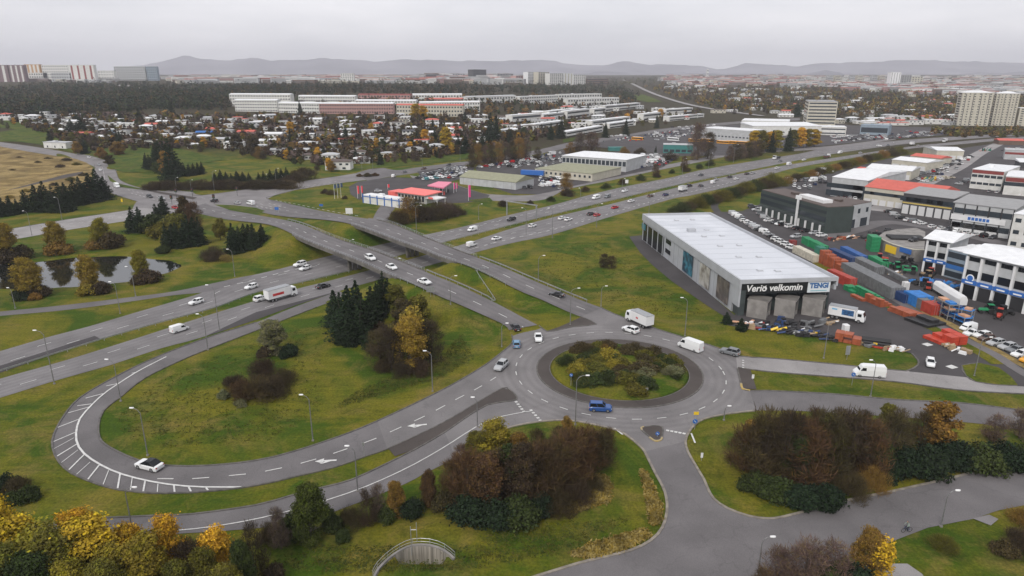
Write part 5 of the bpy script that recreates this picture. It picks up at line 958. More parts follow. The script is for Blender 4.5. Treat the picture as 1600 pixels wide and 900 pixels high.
cluster('of the hedge above the junction',[(T,240+i*11,296-i*.1,15+i%4,['dark brown','brown'][i%2],1.6) for i in range(20)]+[(C,336+i*9,285-i%3,[14,18,13][i%3],'dark green',1.7) for i in range(7)]+[(C,x,290-(x-405)*.12,19+int(x)%5,'dark green',1.5) for x in (406,414,424,433,441,449)]+[(T,462,284,24,'brown',1.2),(T,478,280,24,'brown',1.2),(T,450,287,16,'dark brown',1.2)],'hedge above the junction')
cluster('beside the fuel station',[(T,625,350,28,'brown',1.2),(N_,638,348,42,'orange-brown',1.2),(N_,652,346,40,'brown',1.2),(T,666,344,32,'dark brown',1.2),(T,680,342,32,'brown',1.2),(T,694,340,32,'mauve',1.1),(T,708,336,26,'dark brown',1.1),(T,518,304,10,'brown',1.2),(T,508,302,10,'dark brown'),(T,539,311,8,'brown'),(T,786,323,14,'dark brown'),(T,828,320,10,'dark brown'),(U,562,276,6,'red-brown',1.3),(U,574,276,7,'brown',1.3),(U,586,275,6,'red-brown',1.3)],'bushes by the fuel station')
cluster('on the north highway verge',[(T,860,315,12,'dull green'),(N_,884,304,36,'orange-brown'),(T,887,306,14,'dark brown'),(T,915,300,12,'brown'),(T,947,294,12,'dull green'),(T,974,288,12,'brown'),(T,1001,282,12,'dull green'),(N_,1025,276,22,'red-brown'),(T,1026,277,10,'dark brown'),(T,1050,271,9,'dull green'),(N_,1069,268,22,'red-brown'),(T,1071,268,12,'brown'),(T,1092,264,10,'dull green'),(T,1110,259,12,'dull green')]+[(N_,1140+i*9,252-i*1.6,24,['mauve','brown'][i%2],1.2) for i in range(6)],'bushes on the north verge')
cluster('in the hedge along the near carriageway',[(T,1062+i*13,332-i*3.8,[22,19,24][i%3],['dull green','brown','olive'][i%3],1.1) for i in range(12)]+[(T,1205+i*12.5,293-i*3.3,15,['brown','olive','orange-brown'][i%3],1.2) for i in range(17)],'hedge beside the highway')
cluster('on the green field and warehouse verge',[(N_,943,418,20,'dark brown',1.6),(N_,955,419,18,'brown',1.6),(C,1136,505,16,'dark green',2.0),(C,1158,516,18,'dark green',2.0)],'bushes by the grey warehouse')
cluster('in the golden row right of the bus yard',[(O,1176+i*12,238-i*1.1,34-i*.6,['yellow','olive','orange','yellow-green'][i%4],1.5) for i in range(9) if i!=4]+[(C,1205,238,30,'dark green'),(C,1231,236,34,'dark green')],'golden trees by the highway')
cluster('in the street row above the dealer lot',[(N_,737+i*10.5,263-i*1.9,32,['brown','orange-brown','mauve'][i%3],1.0) for i in range(9)]+[(N_,905,240,30,'mauve',1.3),(N_,925,238,32,'mauve',1.3),(N_,890,241,20,'orange-brown',1.3),(N_,840,250,20,'brown',1.2),(N_,1090,250,52,'mauve',.9),(N_,1105,248,40,'brown'),(T,975,241,14,'orange-brown'),(T,1000,240,12,'brown'),(C,1024,244,14,'dark green'),(T,1048,250,16,'dark brown')],'street trees above the dealer lot')
cluster('scattered on the dry meadow',[(T,x,y,h,c,1.6) for x,y,h,c in [(30,250,7,'dark brown'),(60,256,6,'brown'),(95,262,7,'dark brown'),(120,258,6,'olive'),(20,268,6,'brown'),(75,250,6,'brown'),(105,252,8,'dark brown'),(40,300,7,'straw'),(85,290,6,'dark brown'),(110,283,8,'olive'),(60,305,6,'brown'),(15,310,8,'straw'),(130,275,7,'brown'),(98,296,7,'dull green')]],'bushes on the dry meadow')
# gardens, mid-distance trees and woods
def inpoly(x,y,poly):
    s=False; n=len(poly)
    for i in range(n):
        (ax,ay),(bx,by)=poly[i],poly[(i+1)%n]
        if (ay>y)!=(by>y) and x<(bx-ax)*(y-ay)/(by-ay)+ax: s=not s
    return s
GARD=[(0,195),(130,245),(190,245),(330,235),(520,268),(640,255),(730,243),(900,212),(1150,178),(1300,182),(1480,195),(1495,165),(1300,150),(1150,150),(1040,165),(850,170),(760,180),(580,182),(350,175),(100,170),(0,180)]
def scatter(n,poly,seed,kinds,place,group,bh):
    rs=random.Random(seed); x0=min(p[0] for p in poly);x1=max(p[0] for p in poly);y0=min(p[1] for p in poly);y1=max(p[1] for p in poly); out=[]
    while len(out)<n:
        x=rs.uniform(x0,x1); y=rs.uniform(y0,y1)
        if not inpoly(x,y,poly): continue
        if rs.random()>((y-y0)/(y1-y0))*.8+.35: continue
        k,c,hm,w=rs.choice(kinds); g=G(x,y); hm*=rs.uniform(.8,1.2); out.append((x,y,k,c,hm,w,g))
    # label by garden column and counting
    cells={}
    for q in out: cells.setdefault((q[2],q[3]),[]).append(q)
    for (k,c),L_ in cells.items():
        for i,q in enumerate(sorted(L_,key=lambda q:q[0])):
            r=plant(k,0,0,0,c,q[5],world_=q[6],hm=q[4]); tag(r,'%s %s %s from left %s'%(ordn(i),c,KN[k],place),None,'garden trees '+place)
GK=[(N_,'brown',7,1.2),(N_,'red-brown',7,1.3),(N_,'dark brown',7,1.3),(B,'orange-brown',7,1.2),(N_,'brown',8,1.2),(B,'olive',7,1.2),(B,'brown',7,1.3),(C,'dark green',11,1.2),(B,'dull green',7,1.2),(O,'orange',8,1.5),(N_,'mauve',7,1.3)]
for nm,poly,n,pl in [('left',[(0,197),(130,247),(200,246),(330,238),(330,190),(0,178)],75,'among the houses at the left'),('middle',[(330,238),(520,272),(640,257),(640,185),(330,188)],90,'among the houses in the middle'),('right',[(640,255),(730,243),(900,214),(1040,200),(1100,178),(640,180)],80,'among the terraces right of the middle'),('far right',[(1130,186),(1260,172),(1320,192),(1480,195),(1490,160),(1130,155)],80,'in the wooded quarter at the right')]:
    scatter(n,poly,hash(nm)%97 if False else len(nm)*7,GK,pl,'garden trees '+nm+',',8)
cluster('standing tall among the houses',[(C,765,225,42,'dark green',1.1),(C,775,222,36,'dark green'),(C,727,238,30,'dark green'),(C,268,178,22,'dark green'),(C,219,190,20,'dark green',1.3),(C,128,210,24,'dark green',1.9),(C,113,208,20,'dark green',1.9),(C,860,218,28,'dark green'),(C,876,216,28,'dark green',1.2),(C,946,215,24,'dark green'),(C,978,212,24,'dark green'),(C,1026,200,20,'dark green'),(C,455,226,24,'dark green'),(O,455,212,24,'orange',1.5),(O,665,226,26,'orange',1.5),(O,697,234,32,'yellow',1.4),(O,650,185,22,'yellow',1.8),(O,662,187,20,'orange',1.8),(C,470,180,20,'dark green'),(C,505,172,16,'dark green'),(O,1032,185,14,'orange',2),(O,980,192,13,'orange',2),(B,160,250,20,'orange-brown',1.3),(B,185,245,24,'orange-brown',1.4),(B,122,242,20,'orange-brown',1.2),(B,172,258,16,'brown',1.6),(N_,150,232,22,'brown',1.6),(N_,220,232,14,'brown',1.5),(B,370,232,20,'brown',1.4),(B,395,240,24,'brown',1.4),(N_,405,248,20,'orange-brown',1.3),(C,1268,180,22,'dark green'),(C,1245,182,22,'dark green',1.3)],'landmark trees among the houses')
# far woods: one mass nobody could count
def woods(name,poly,n,cols,seed,hh=(7,13),label='distant mixed wood'):
    rs=np.random.RandomState(seed); x0=min(p[0] for p in poly);x1=max(p[0] for p in poly);y0=min(p[1] for p in poly);y1=max(p[1] for p in poly); by={c:[] for c in cols}
    k=0
    while k<n:
        x=rs.uniform(x0,x1); y=rs.uniform(y0,y1)
        if not inpoly(x,y,poly): continue
        g=P(x,y); h=rs.uniform(*hh); c=cols[rs.randint(len(cols))]; w=h*rs.uniform(.28,.5); by[c].append((g.x,g.y,g.z+h*.45,w,w,h*.55,26)); k+=1
    me=None
    for c,bl in by.items():
        if not bl: continue
        m=MATS.get('wood_'+c)
        if not m: b=PAL[c]; m=mat('wood_'+c,tuple(v*.6 for v in b),.95,tuple(v*1.6 for v in b),scale=.25,spec=.1)
        me=leafcloud(bl,2.0,seed,up=.5,m=m,name=name); o=bpy.data.objects.new(name,me); col.objects.link(o); o['kind']='stuff'; o['label']='%s, %s part'%(label,c); o['category']='wood'
woods('distant_wood',[(0,142),(0,182),(110,182),(200,172),(340,162),(460,150),(470,137),(300,133),(160,128),(80,130)],1500,['dark green','dull green','dark green','brown'],71,label='dark wood below the left tower blocks')
woods('distant_wood',[(340,146),(650,148),(800,146),(800,135),(560,132),(340,135)],620,['dark green','brown'],72,label='wood behind the long apartment rows')
woods('distant_wood',[(800,146),(960,150),(985,165),(1000,150),(960,132),(800,135)],420,['dark green','brown','dull green'],73,label='wood below the pale tower group')
woods('garden_trees',[(0,182),(130,236),(330,232),(520,262),(640,250),(740,238),(900,208),(1100,180),(1100,172),(860,180),(700,183),(360,180),(100,178)],2500,['brown','red-brown','dark brown','brown','olive','orange-brown','mauve'],74,hh=(2.8,6.5),label='dense autumn garden growth between the houses')
woods('garden_trees',[(1000,135),(1120,172),(1240,178),(1320,180),(1490,192),(1600,194),(1600,150),(1300,140),(1100,130)],2300,['brown','dark brown','dull green','orange-brown','olive','golden olive','red-brown'],75,hh=(5,11),label='wooded residential quarter at the right')
woods('distant_wood',[(180,150),(240,140),(360,150),(360,172),(230,172),(140,182)],420,['brown','dark green','dull green'],79,label='mixed wood left of the apartment rows')
woods('garden_trees',[(200,146),(360,168),(750,180),(1000,170),(1000,160),(960,152),(640,150),(340,147)],700,['brown','dull green','dark brown','orange-brown'],78,hh=(5,9),label='brown trees round the apartment rows')
woods('garden_trees',[(500,128),(1000,122),(1600,128),(1600,150),(1300,142),(1000,135),(800,133),(500,132)],700,['brown','dull green','olive'],76,hh=(8,16),label='hazy far trees among the distant town')
woods('brown_scrub',[(1500,215),(1600,215),(1600,205),(1440,203),(1460,210)],130,['brown','orange-brown','olive'],77,hh=(4,7),label='autumn scrub along the far end of the highway')

# tall dry grass and tufts nobody could count
def tufts(name,polys,n,cols,seed,size,h,label):
    rs=np.random.RandomState(seed)
    for ci,c in enumerate(cols):
        bl=[]
        for poly in polys:
            x0=min(p[0] for p in poly);x1=max(p[0] for p in poly);y0=min(p[1] for p in poly);y1=max(p[1] for p in poly); k=0
            while k<n//len(cols)//len(polys):
                x=rs.uniform(x0,x1); y=rs.uniform(y0,y1)
                if not inpoly(x,y,poly): continue
                g=P(x,y); z=gz(g.x,g.y)
                if z<-.1 or abs(g.x+15)<11 and 79<g.y<95: k+=.2; continue
                k+=1; w=rs.uniform(.3,.9); bl.append((g.x,g.y,z+h*.35,w,w,h*.45,7))
        m=mat('tuft_'+c,tuple(v*.7 for v in PAL[c]),.95,tuple(v*1.4 for v in PAL[c]),scale=.5,spec=.1)
        me=leafcloud(bl,size,seed+ci,up=.2,asp=2.4,m=m,name=name,twig=False); o=bpy.data.objects.new(name,me); col.objects.link(o); o['kind']='stuff'; o['label']=label+', '+c; o['category']='grass'
tufts('dry_grass',[[(868,800),(890,770),(915,748),(948,742),(955,765),(950,785),(900,800)],[(890,868),(930,850),(985,835),(1008,828),(1015,838),(985,855),(925,872)],[(1002,735),(1009,740),(1030,790),(1030,815),(1020,822),(1017,800)]],2400,['straw','golden olive'],91,.22,.5,'tall straw-coloured grass beside the side road')
tufts('grass',[[(240,600),(330,560),(420,530),(500,500),(500,640),(420,690),(260,700),(190,680),(185,650)],[(520,640),(690,590),(740,560),(720,520),(690,560),(560,610)],[(420,880),(560,830),(700,815),(860,820),(990,810),(900,860),(740,890),(500,895)],[(820,440),(900,460),(1060,500),(1100,490),(1020,430),(940,370),(860,390)]],5200,['green','olive'],93,.12,.2,'rough grass tufts on the lawns')
# ---------------- buildings ----------------
WALLM=mat('rendered_wall',None,.85,(.82,.82,.80),scale=.35,amt=.8,objcol=True,detail=6); ROOFM=mat('roof_sheet',None,.7,(.85,.85,.85),scale=.5,amt=.7,objcol=True)
WING=mat('window_glass',(.035,.045,.055),.15,spec=.7); WINF=mat('window_frame_white',(.6,.6,.6),.5); BCOL={'white':(.66,.655,.63),'cream':(.52,.49,.41),'grey':(.30,.30,.30),'light grey':(.46,.47,.48),'dark green':(.045,.060,.056),'brown':(.15,.10,.075),'pink':(.40,.24,.22),'red':(.24,.05,.045),'blue':(.03,.14,.40),'dark grey':(.07,.07,.075),'olive':(.27,.27,.18),'snow':(.74,.75,.76),'salmon':(.55,.12,.09),'coral':(.85,.20,.18),'purple':(.17,.11,.12),'orange':(.45,.25,.10),'teal':(.05,.20,.19),'brownroof':(.10,.075,.065),'yellow':(.55,.42,.12),'blue grey':(.25,.31,.37)}
WMESH={}
def box_mesh(key,m,dims):
    k=(key,tuple(round(v,2) for v in dims))
    if k not in WMESH: b=MB(); b.box(0,0,0,*dims,m); WMESH[k]=b.mesh(key)
    return WMESH[k]
def inst(name,me,par,loc,rz=0.,color=None):
    o=bpy.data.objects.new(name,me); col.objects.link(o); o.parent=par; o.location=loc; o.rotation_euler=(0,0,rz)
    if color: o.color=(*color,1)
    return o
def bld(name,label,cat,p1,p2,h,depth,wall='white',roof='snow',rt='flat',win=None,side=None,hm=None,rh=1.6,group=None,base=None,over=.3,wcol=None,extra=None,wmat=None):
    "p1,p2: pixels of the visible front base corners; h: pixel height at p1 (or hm in metres); depth in metres or third pixel"
    a=P(*p1) if not isinstance(p1,Vector) else p1; c=P(*p2) if not isinstance(p2,Vector) else p2; z0=min(a.z,c.z); L_=(c-a).xy.length; ang=math.atan2(c.y-a.y,c.x-a.x)
    if isinstance(depth,tuple): q=P(*depth); nd=Vector((-math.sin(ang),math.cos(ang))); depth=abs((q-c).xy.dot(nd))
    H=hm or pxh_at(a,h); r=empty(name,(a.x,a.y,z0),ang); tag(r,label,cat,group); b=MB(); b.box(L_/2,depth/2,-2.5 if z0>.5 else -.3,L_,depth,H+(2.5 if z0>.5 else .3),wmat or WALLM); w_=b.build('wall',r); w_.color=(*BCOL[wall],1)
    b=MB(); o=over
    if rt=='flat':
        b.box(L_/2,depth/2,H+.003,L_+o,depth+o,.3,ROOFM)
        if H>7 or L_>18: b.box(L_*.35,depth*.5,H+.3,min(3,L_*.15),min(2.5,depth*.3),1.0,ROOFM)
    elif rt=='gable': b.loft([[(x,-o,H),(x,depth+o,H),(x,depth+o,H+.15),(x,depth/2,H+rh),(x,-o,H+.15)] for x in (-o,L_+o)],ROOFM)
    elif rt=='gabley': b.loft([[(-o,y,H),(L_+o,y,H),(L_+o,y,H+.15),(L_/2,y,H+rh),(-o,y,H+.15)] for y in (-o,depth+o)],ROOFM)
    elif rt=='hip': q=min(depth,L_)*.45; b.loft([[(-o,-o,H),(L_+o,-o,H),(L_+o,depth+o,H),(-o,depth+o,H)],[(-o,-o,H+.15),(L_+o,-o,H+.15),(L_+o,depth+o,H+.15),(-o,depth+o,H+.15)],[(q,depth*.48,H+rh),(L_-q,depth*.48,H+rh),(L_-q,depth*.52,H+rh),(q,depth*.52,H+rh)]],ROOFM)
    elif rt=='shed': b.loft([[(x,-o,H),(x,depth+o,H),(x,depth+o,H+rh),(x,-o,H+.25)] for x in (-o,L_+o)],ROOFM)
    rf=b.build('roof',r); rf.color=(*BCOL[roof],1)
    def wins(kind,length,xf,nm='window'):
        k=kind[0]
        if k=='grid':
            _,nx,nf,wf,hf=kind; w=length/nx*wf; fh=H/nf; me=box_mesh('window',WING,(w,.08,fh*hf))
            for f in range(nf):
                for i in range(nx): loc,rz=xf(length*(i+.5)/nx,fh*(f+.5-hf/2)); inst(nm,me,r,loc,rz)
        elif k=='band':
            nf=kind[1]; hf=kind[2] if len(kind)>2 else .4; fh=H/nf; me=box_mesh('window_band',WING,(length*.94,.08,fh*hf))
            for f in range(nf): loc,rz=xf(length/2,fh*(f+.5-hf/2)); inst('window_band',me,r,loc,rz)
        elif k=='stripe':
            nx=kind[1]; wf=kind[2]; cc=kind[3]; me=box_mesh('wall_panel',WALLM,(length/nx*wf,.06,H*.97))
            for i in range(nx): loc,rz=xf(length*(i+.5)/nx,.02); inst('wall_panel',me,r,loc,rz,BCOL[cc])
        elif k=='doors':
            nx,hh=kind[1],kind[2]; me=box_mesh('garage_door',WINF,(length/nx*.78,.08,hh))
            for i in range(nx): loc,rz=xf(length*(i+.5)/nx,.05); inst('garage_door',me,r,loc,rz)
        elif k=='strip': # coloured strip: z0,z1,colour
            me=box_mesh('fascia',WALLM,(length*.99,.12,kind[2]-kind[1])); loc,rz=xf(length/2,kind[1]); inst('fascia',me,r,loc,rz,BCOL[kind[3]])
        elif k=='row': # windows row: n, z, w, h
            me=box_mesh('window',WING,(kind[3],.1,kind[4]))
            for i in range(kind[1]): loc,rz=xf(length*(i+.5)/kind[1],kind[2]); inst(nm,me,r,loc,rz)
        elif k=='pillars':
            me=box_mesh('pillar',WINF if len(kind)<3 else DARKM,(.45,.3,H*.98))
            for i in range(kind[1]+1): loc,rz=xf(min(max(length*i/kind[1],.3),length-.3),0); inst('pillar',me,r,(loc[0],loc[1],0),rz)
    for wd in (win or []): wins(wd,L_,lambda x,z:((x,-.02,z),0.))
    sx=0 if proj(a)[0]>800 else L_
    for wd in (side or []): wins(wd,depth,(lambda x,z:((-.02,x,z),R(90))) if sx==0 else (lambda x,z:((L_+.02,x,z),R(90))))
    r['_L']=L_; r['_H']=H; return r
FONT_T={}
def text(s,par,loc,size,m,rz=0.0,name='sign_lettering',bold=.0,rx=R(90),shear=0.,sx=1.0):
    cu=bpy.data.curves.new(name,'FONT'); cu.body=s; cu.size=size; cu.extrude=.03; cu.offset=bold; cu.align_x='CENTER'; cu.align_y='CENTER'; cu.shear=shear
    t=bpy.data.objects.new(name,cu); col.objects.link(t); bpy.context.view_layer.update(); dg=bpy.context.evaluated_depsgraph_get(); me=bpy.data.meshes.new_from_object(t.evaluated_get(dg)); bpy.data.objects.remove(t); me.materials.clear(); me.materials.append(m)
    o=bpy.data.objects.new(name,me); col.objects.link(o); o.parent=par; o.location=loc; o.rotation_euler=(rx,0,rz); o.scale=(sx,1,1); return o
# --- grey warehouse with the black welcome sign ---
FLm=P(1003,374); NLm=P(1152,494); ax=(FLm-NLm).normalized(); wv=Vector((ax.y,-ax.x,0)); Lw=(FLm-NLm).length; Ww=26.8; HW=9.6
wr=empty('warehouse',tuple(NLm),math.atan2(wv.y,wv.x)); tag(wr,'long grey warehouse with white roof and black welcome sign above loading docks','warehouse')
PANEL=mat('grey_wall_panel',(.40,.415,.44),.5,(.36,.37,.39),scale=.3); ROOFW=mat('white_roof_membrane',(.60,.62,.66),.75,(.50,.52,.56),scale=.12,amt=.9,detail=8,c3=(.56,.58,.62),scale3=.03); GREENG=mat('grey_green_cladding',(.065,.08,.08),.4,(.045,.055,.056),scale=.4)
# local frame: x = width (to the right), y = towards the far end
b=MB(); b.box(Ww/2,Lw/2+2.0,0,Ww,Lw-4.0,HW-.4,PANEL); b.build('wall',wr)
b=MB(); b.box(Ww/2,Lw/2,HW-.38,Ww-.5,Lw-.4,.2,ROOFW); b.build('roof',wr)
b=MB(); pr=1.0
b.box(0-.05,Lw/2,HW-1.9,.5,Lw+.6,2.5,PANEL); b.box(Ww+.05,Lw/2,HW-1.9,.5,Lw+.6,2.5,PANEL); b.box(Ww/2,Lw+.05,HW-1.9,Ww-.42,.5,2.5,PANEL); b.box(Ww/2,-.05,HW-.5,Ww-.42,.5,1.1,PANEL)
b.box(0.05,2,HW-7,.45,4.2,5.2,PANEL); b.box(Ww-.2,.7,HW-2.9,.6,1.6,1.2,PANEL); b.build('parapet',wr)
for i in range(1,15): b=MB(); b.box(Ww/2,i*Lw/15,HW-.18,Ww-1.2,.12,.05,mat('roof_seam_grey',(.42,.44,.47),.7)); b.build('roof_seam',wr)
RUST=mat('roof_dirt_stain',(.30,.22,.17),.9,(.48,.45,.43),scale=.25,amt=.9); b=MB(); b.prism([(9,.6),(24.5,.6),(23.5,1.5),(19,2.4),(14,2.6),(10.5,1.6)],HW-.17,HW-.165,RUST); b.build('roof_stain',wr)
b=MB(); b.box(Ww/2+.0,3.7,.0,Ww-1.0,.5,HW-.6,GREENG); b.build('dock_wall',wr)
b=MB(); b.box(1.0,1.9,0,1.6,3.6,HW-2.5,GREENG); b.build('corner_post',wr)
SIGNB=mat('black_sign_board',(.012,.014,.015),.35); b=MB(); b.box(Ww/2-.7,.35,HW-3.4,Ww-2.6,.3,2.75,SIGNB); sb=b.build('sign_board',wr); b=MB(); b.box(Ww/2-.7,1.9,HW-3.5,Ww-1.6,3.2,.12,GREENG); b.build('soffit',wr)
LETW=mat('white_lettering',(.75,.75,.74),.4); t=text('Verio velkomin',sb,(9.6,.16,HW-2.05),2.55,LETW,bold=.05,shear=.15,sx=1.0)
def glyph_x(s_): 
    q=text(s_,None,(0,0,0),2.55,LETW,bold=.05,shear=.15); x=[v.co.x for v in q.data.vertices]; w_=max(x)-min(x); bpy.data.objects.remove(q); return w_
x0_=9.6-glyph_x('Verio velkomin')/2; xe=x0_+glyph_x('Verio');
b=MB()
for (a_,c_) in (((xe-.95,HW-2.05+.62),(xe-.12,HW-2.05-.25)),((xe-1.0,HW-2.05+.22),(xe-.1,HW-2.05+.66))):
    d_=Vector((c_[0]-a_[0],c_[1]-a_[1])).normalized(); n_=Vector((-d_.y,d_.x))*.11; b.loft([[(a_[0]-n_.x,y,a_[1]-n_.y),(a_[0]+n_.x,y,a_[1]+n_.y),(c_[0]+n_.x,y,c_[1]+n_.y),(c_[0]-n_.x,y,c_[1]-n_.y)] for y in (.16,.11)],LETW)
b.build('sign_lettering',sb)
WPL=mat('pale_sign_plate',(.62,.66,.68),.4); b=MB(); b.box(Ww-4.75,.12,HW-3.6,6.3,.22,3.0,WPL); tp=b.build('sign_board',wr); TBL=mat('logo_blue',(.02,.11,.30),.4); text('TENGI',tp,(Ww-4.75,-.02,HW-1.75),1.9,TBL,bold=.08,sx=.96); b=MB(); b.box(Ww-4.75,-.02,HW-3.2,4.6,.05,.18,mat('teal_line',(.15,.40,.45),.4)); b.build('logo_line',tp)
# angled dock shelters (concrete boxes open to the right)
for k in range(3):
    cx_,cy_=5.6+k*7.7,-.4; th=R(-38); ux,uy=math.cos(th),math.sin(th)
    def at_(a,c_): return (cx_+ux*a-uy*c_, cy_+uy*a+ux*c_)
    b=MB(); b.box(cx_,cy_,4.75,5.4,4.8,.35,CON,rot=th,top=MATS['bridge_concrete']); q=at_(0,-2.2); b.box(*q,0,5.1,.35,4.74,CON,rot=th); q=at_(0,2.2); b.box(*q,0,5.1,.35,4.74,CON,rot=th); q=at_(-2.4,0); b.box(*q,0,.35,4.6,4.74,CON,rot=th); q=at_(.1,0); b.box(*q,0,4.6,4.2,1.1,CON,rot=th); b.build('loading_dock',wr)
    q=at_(-2.1,0); b=MB(); b.box(*q,1.12,.3,4.1,3.5,SIGNB,rot=th); b.build('dock_shade_panel',wr)  # black panel puts the shade of the open dock recess into colour
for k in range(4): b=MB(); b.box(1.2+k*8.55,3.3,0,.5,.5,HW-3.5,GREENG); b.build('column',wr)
# west facade: posters, windows, glass end
POS=[(20.5,23.6,'a'),(32.2,36.2,'b'),(45.0,48.6,'c')]
def decp(name,c1,c2,c3): return mat(name,c1,.35,c2,scale=.55,amt=1,detail=6,c3=c3,scale3=.4)
PM=[decp('dark_brown_poster',(.06,.05,.045),(.20,.17,.15),(.10,.09,.085)),decp('cream_poster',(.38,.36,.31),(.16,.14,.12),(.46,.45,.42)),decp('blue_poster',(.01,.06,.10),(.05,.22,.30),(.02,.03,.05))]
YF=lambda px:(((P0(px,0,0)) and 0))
def ywall(px):  # distance along the facade of a wall pixel column, found by stepping
    best=min(range(0,200),key=lambda i:abs(proj(NLm+ax*(Lw*i/200.)+Vector((0,0,3)))[0]-px)); return Lw*best/200.
for (xa,xb,m_) in ((1121,1139,PM[0]),(1094,1109,PM[1]),(1068,1082.5,PM[2])):
    y0,y1=ywall(xb),ywall(xa); b=MB(); b.box(-.32,(y0+y1)/2,.9,.1,y1-y0,HW-3.0,m_); b.build('poster',wr)
for i in range(14):
    y=4+i*(Lw-28)/14; b=MB(); b.box(-.02,y,0,.1,.12,HW-1.9,mat('panel_joint',(.25,.26,.28),.6)); b.build('panel_joint',wr)
for z in (2.2,5.6):
    for px in (1040.5,1042.5,1044.5,1046.5): y=ywall(px); b=MB(); b.box(-.03,y,z,.12,1.3,1.5,GLASS); b.build('window',wr)
y0,y1=ywall(1037),ywall(1003.5); b=MB(); b.box(-.04,(y0+y1)/2,.3,.12,y1-y0,HW-2.9,GLASS); b.build('glass_front',wr)
for px in (1005,1012,1020,1028,1036): b=MB(); b.box(-.14,ywall(px),.0,.16,.5,HW-2.2,PANEL); b.build('mullion',wr)
b=MB(); b.box(-.16,ywall(1005.5),HW-5.2,.1,4.5,2.2,mat('teal_sign_panel',(.04,.17,.22),.4)); b.build('sign_panel',wr)
for px,py in ((1057,344),(1082,343),(1104,359),(1100,369),(1128,368),(1125,384),(1155,383),(1154,401),(1186,401),(1187,422),(1215,423),(1121,471)):
    x,y=P0(px,py,HW); d=Vector((x,y,0))-NLm; lx,ly=d.dot(wv),d.dot(ax)
    if 0<lx<Ww and 0<ly<Lw: b=MB(); b.box(lx,ly,HW-.2,1.7,1.7,.42,PANEL,taper=.72,top=ROOFW); b.build('skylight',wr)
x,y=P0(1080,361,HW); d=Vector((x,y,0))-NLm; b=MB(); b.box(d.dot(wv),d.dot(ax),HW-.2,2.6,2.2,1.1,PANEL); b.build('roof_unit',wr)
# --- dark green office ---
r=bld('office_building','dark green glass office with flat brown roof and white columns','office building',(1186,333),(1287,366),0,(1318,360),'dark green','brownroof',hm=10.8,win=[('row',22,5.0,2.2,1.9),('row',22,8.2,2.2,1.2)],over=-.4,side=[('row',4,5,2.4,1.8)])
L_=r['_L']
for i in range(10): b=MB(); b.box(2+i*(L_-4)/9,-.7,0,.7,.5,3.4,WHITE); b.build('column',r)
b=MB(); b.box(L_*.62,-.9,0,1.0,.5,12.6,WHITE); b.box(L_*.62,-.9,11.4,3.2,.6,1.5,LAMPW); b.build('pylon',r); b=MB(); b.box(L_*.66,6,10.9,16,4.5,1.5,WHITE); b.build('roof_house',r); b=MB(); b.box(L_/2,-.05,3.4,L_-.2,.5,1.0,MATS['grey_green_cladding']); b.build('fascia',r)
bld('office_building','pale grey office wing with three square windows behind the dark green block','office building',(1319,360),(1357,352),0,16,'light grey','brownroof',hm=10.0,win=[('row',3,6.2,1.7,2.0),('row',2,.3,5.0,3.6)],over=-.4)
# --- workshops right of it ---
bld('workshop','grey and white workshop with big white low-pitched roof and framed glass bays','workshop',(1297,306),(1352,313),28,52,'light grey','snow','gable',[('row',4,4.6,9.5,2.4),('row',4,.4,9.5,3.0)],rh=2.2)
bld('hall','cream hall with bright red roof, the largest red roof at the right','hall',(1348,318),(1462,334),25,24,'cream','salmon','gable',[('row',9,5.0,5.5,1.5),('doors',9,2.8)],rh=3.2)
r=bld('garage_building','dark-framed garages with grey roof and five white doors','garage building',(1407,333),(1484,344),30,17,'dark grey','grey','shed',[('row',8,6.0,5.0,1.9),('doors',6,4.2),('strip',4.9,5.5,'yellow')],rh=1.4)
r=bld('garage_building','garages with white doors, dark windows and a white sign with blue lettering','garage building',(1482,360),(1577,374),42,19,'light grey','grey','shed',[('band',2,.38),('doors',5,3.8),('pillars',5,1)],rh=1.4)
b=MB(); b.box(9.5,-.3,5.0,19,.2,2.2,WHITE); s_=b.build('sign_board',r)
for k in range(6): b=MB(); b.box(6.6+k*1.3,-.43,5.5,1.0,.06,1.2,BLUE,rot=0); b.build('blue_letter',s_)
bld('workshop','white two-storey workshop cut off by the right edge, square windows','workshop',(1573,388),(1660,402),52,24,'white','snow','flat',[('grid',5,3,.55,.34)])
bld('workshop','small white block with blue door behind the right workshops','workshop',(1545,335),(1600,340),14,14,'white','grey','flat',[('row',4,2.,2.,1.4)]) if False else None
# blue and white workshops
def bw(label,p1,p2,h,dep,nf,n):
    r=bld('workshop',label,'workshop',p1,p2,h,dep,'light grey','snow','gable',None,rh=1.8,over=1.0); L_,H=r['_L'],r['_H']
    for i in range(n): 
        w=L_/n; b=MB(); b.box(w*(i+.5),-.05,H-1.9,w*.3,.12,1.2,GLASS); b.build('window',r); b=MB(); b.box(w*(i+.5),-.05,H*.48,w*.74,.12,H*.17,GLASS); b.build('window',r); b=MB(); b.box(w*(i+.5),-.05,.1,w*.74,.14,H*.3,DARKM if i%2 else GLASS); b.build('garage_door',r)
        b=MB(); b.box(w*(i+.5),-.35,H*.34,w*.97,.6,H*.09,BLUE); f_=b.build('awning',r); b=MB(); b.box(w*(i+.5),-.68,H*.365,w*.5,.05,H*.03,LAMPW); b.build('lettering',f_)
    for i in range(n+1): b=MB(); b.box(min(max(L_/n*i,.3),L_-.3),-.25,0,.6,.5,H*.95,WHITE); b.build('pillar',r)
    for i in range(2*n): b=MB(); b.box(L_/n/2*(i+.5),-.06,H-1.9,L_/n*.17,.14,1.25,GLASS); b.build('window',r)
    return r
r=bw('left white workshop with blue awning band, beside the curved terrace',(1440,424),(1475,431),50,16,3,2); r=bw('larger white workshop with blue awnings and open dark garage doors',(1499,463),(1655,506),66,18,3,6)
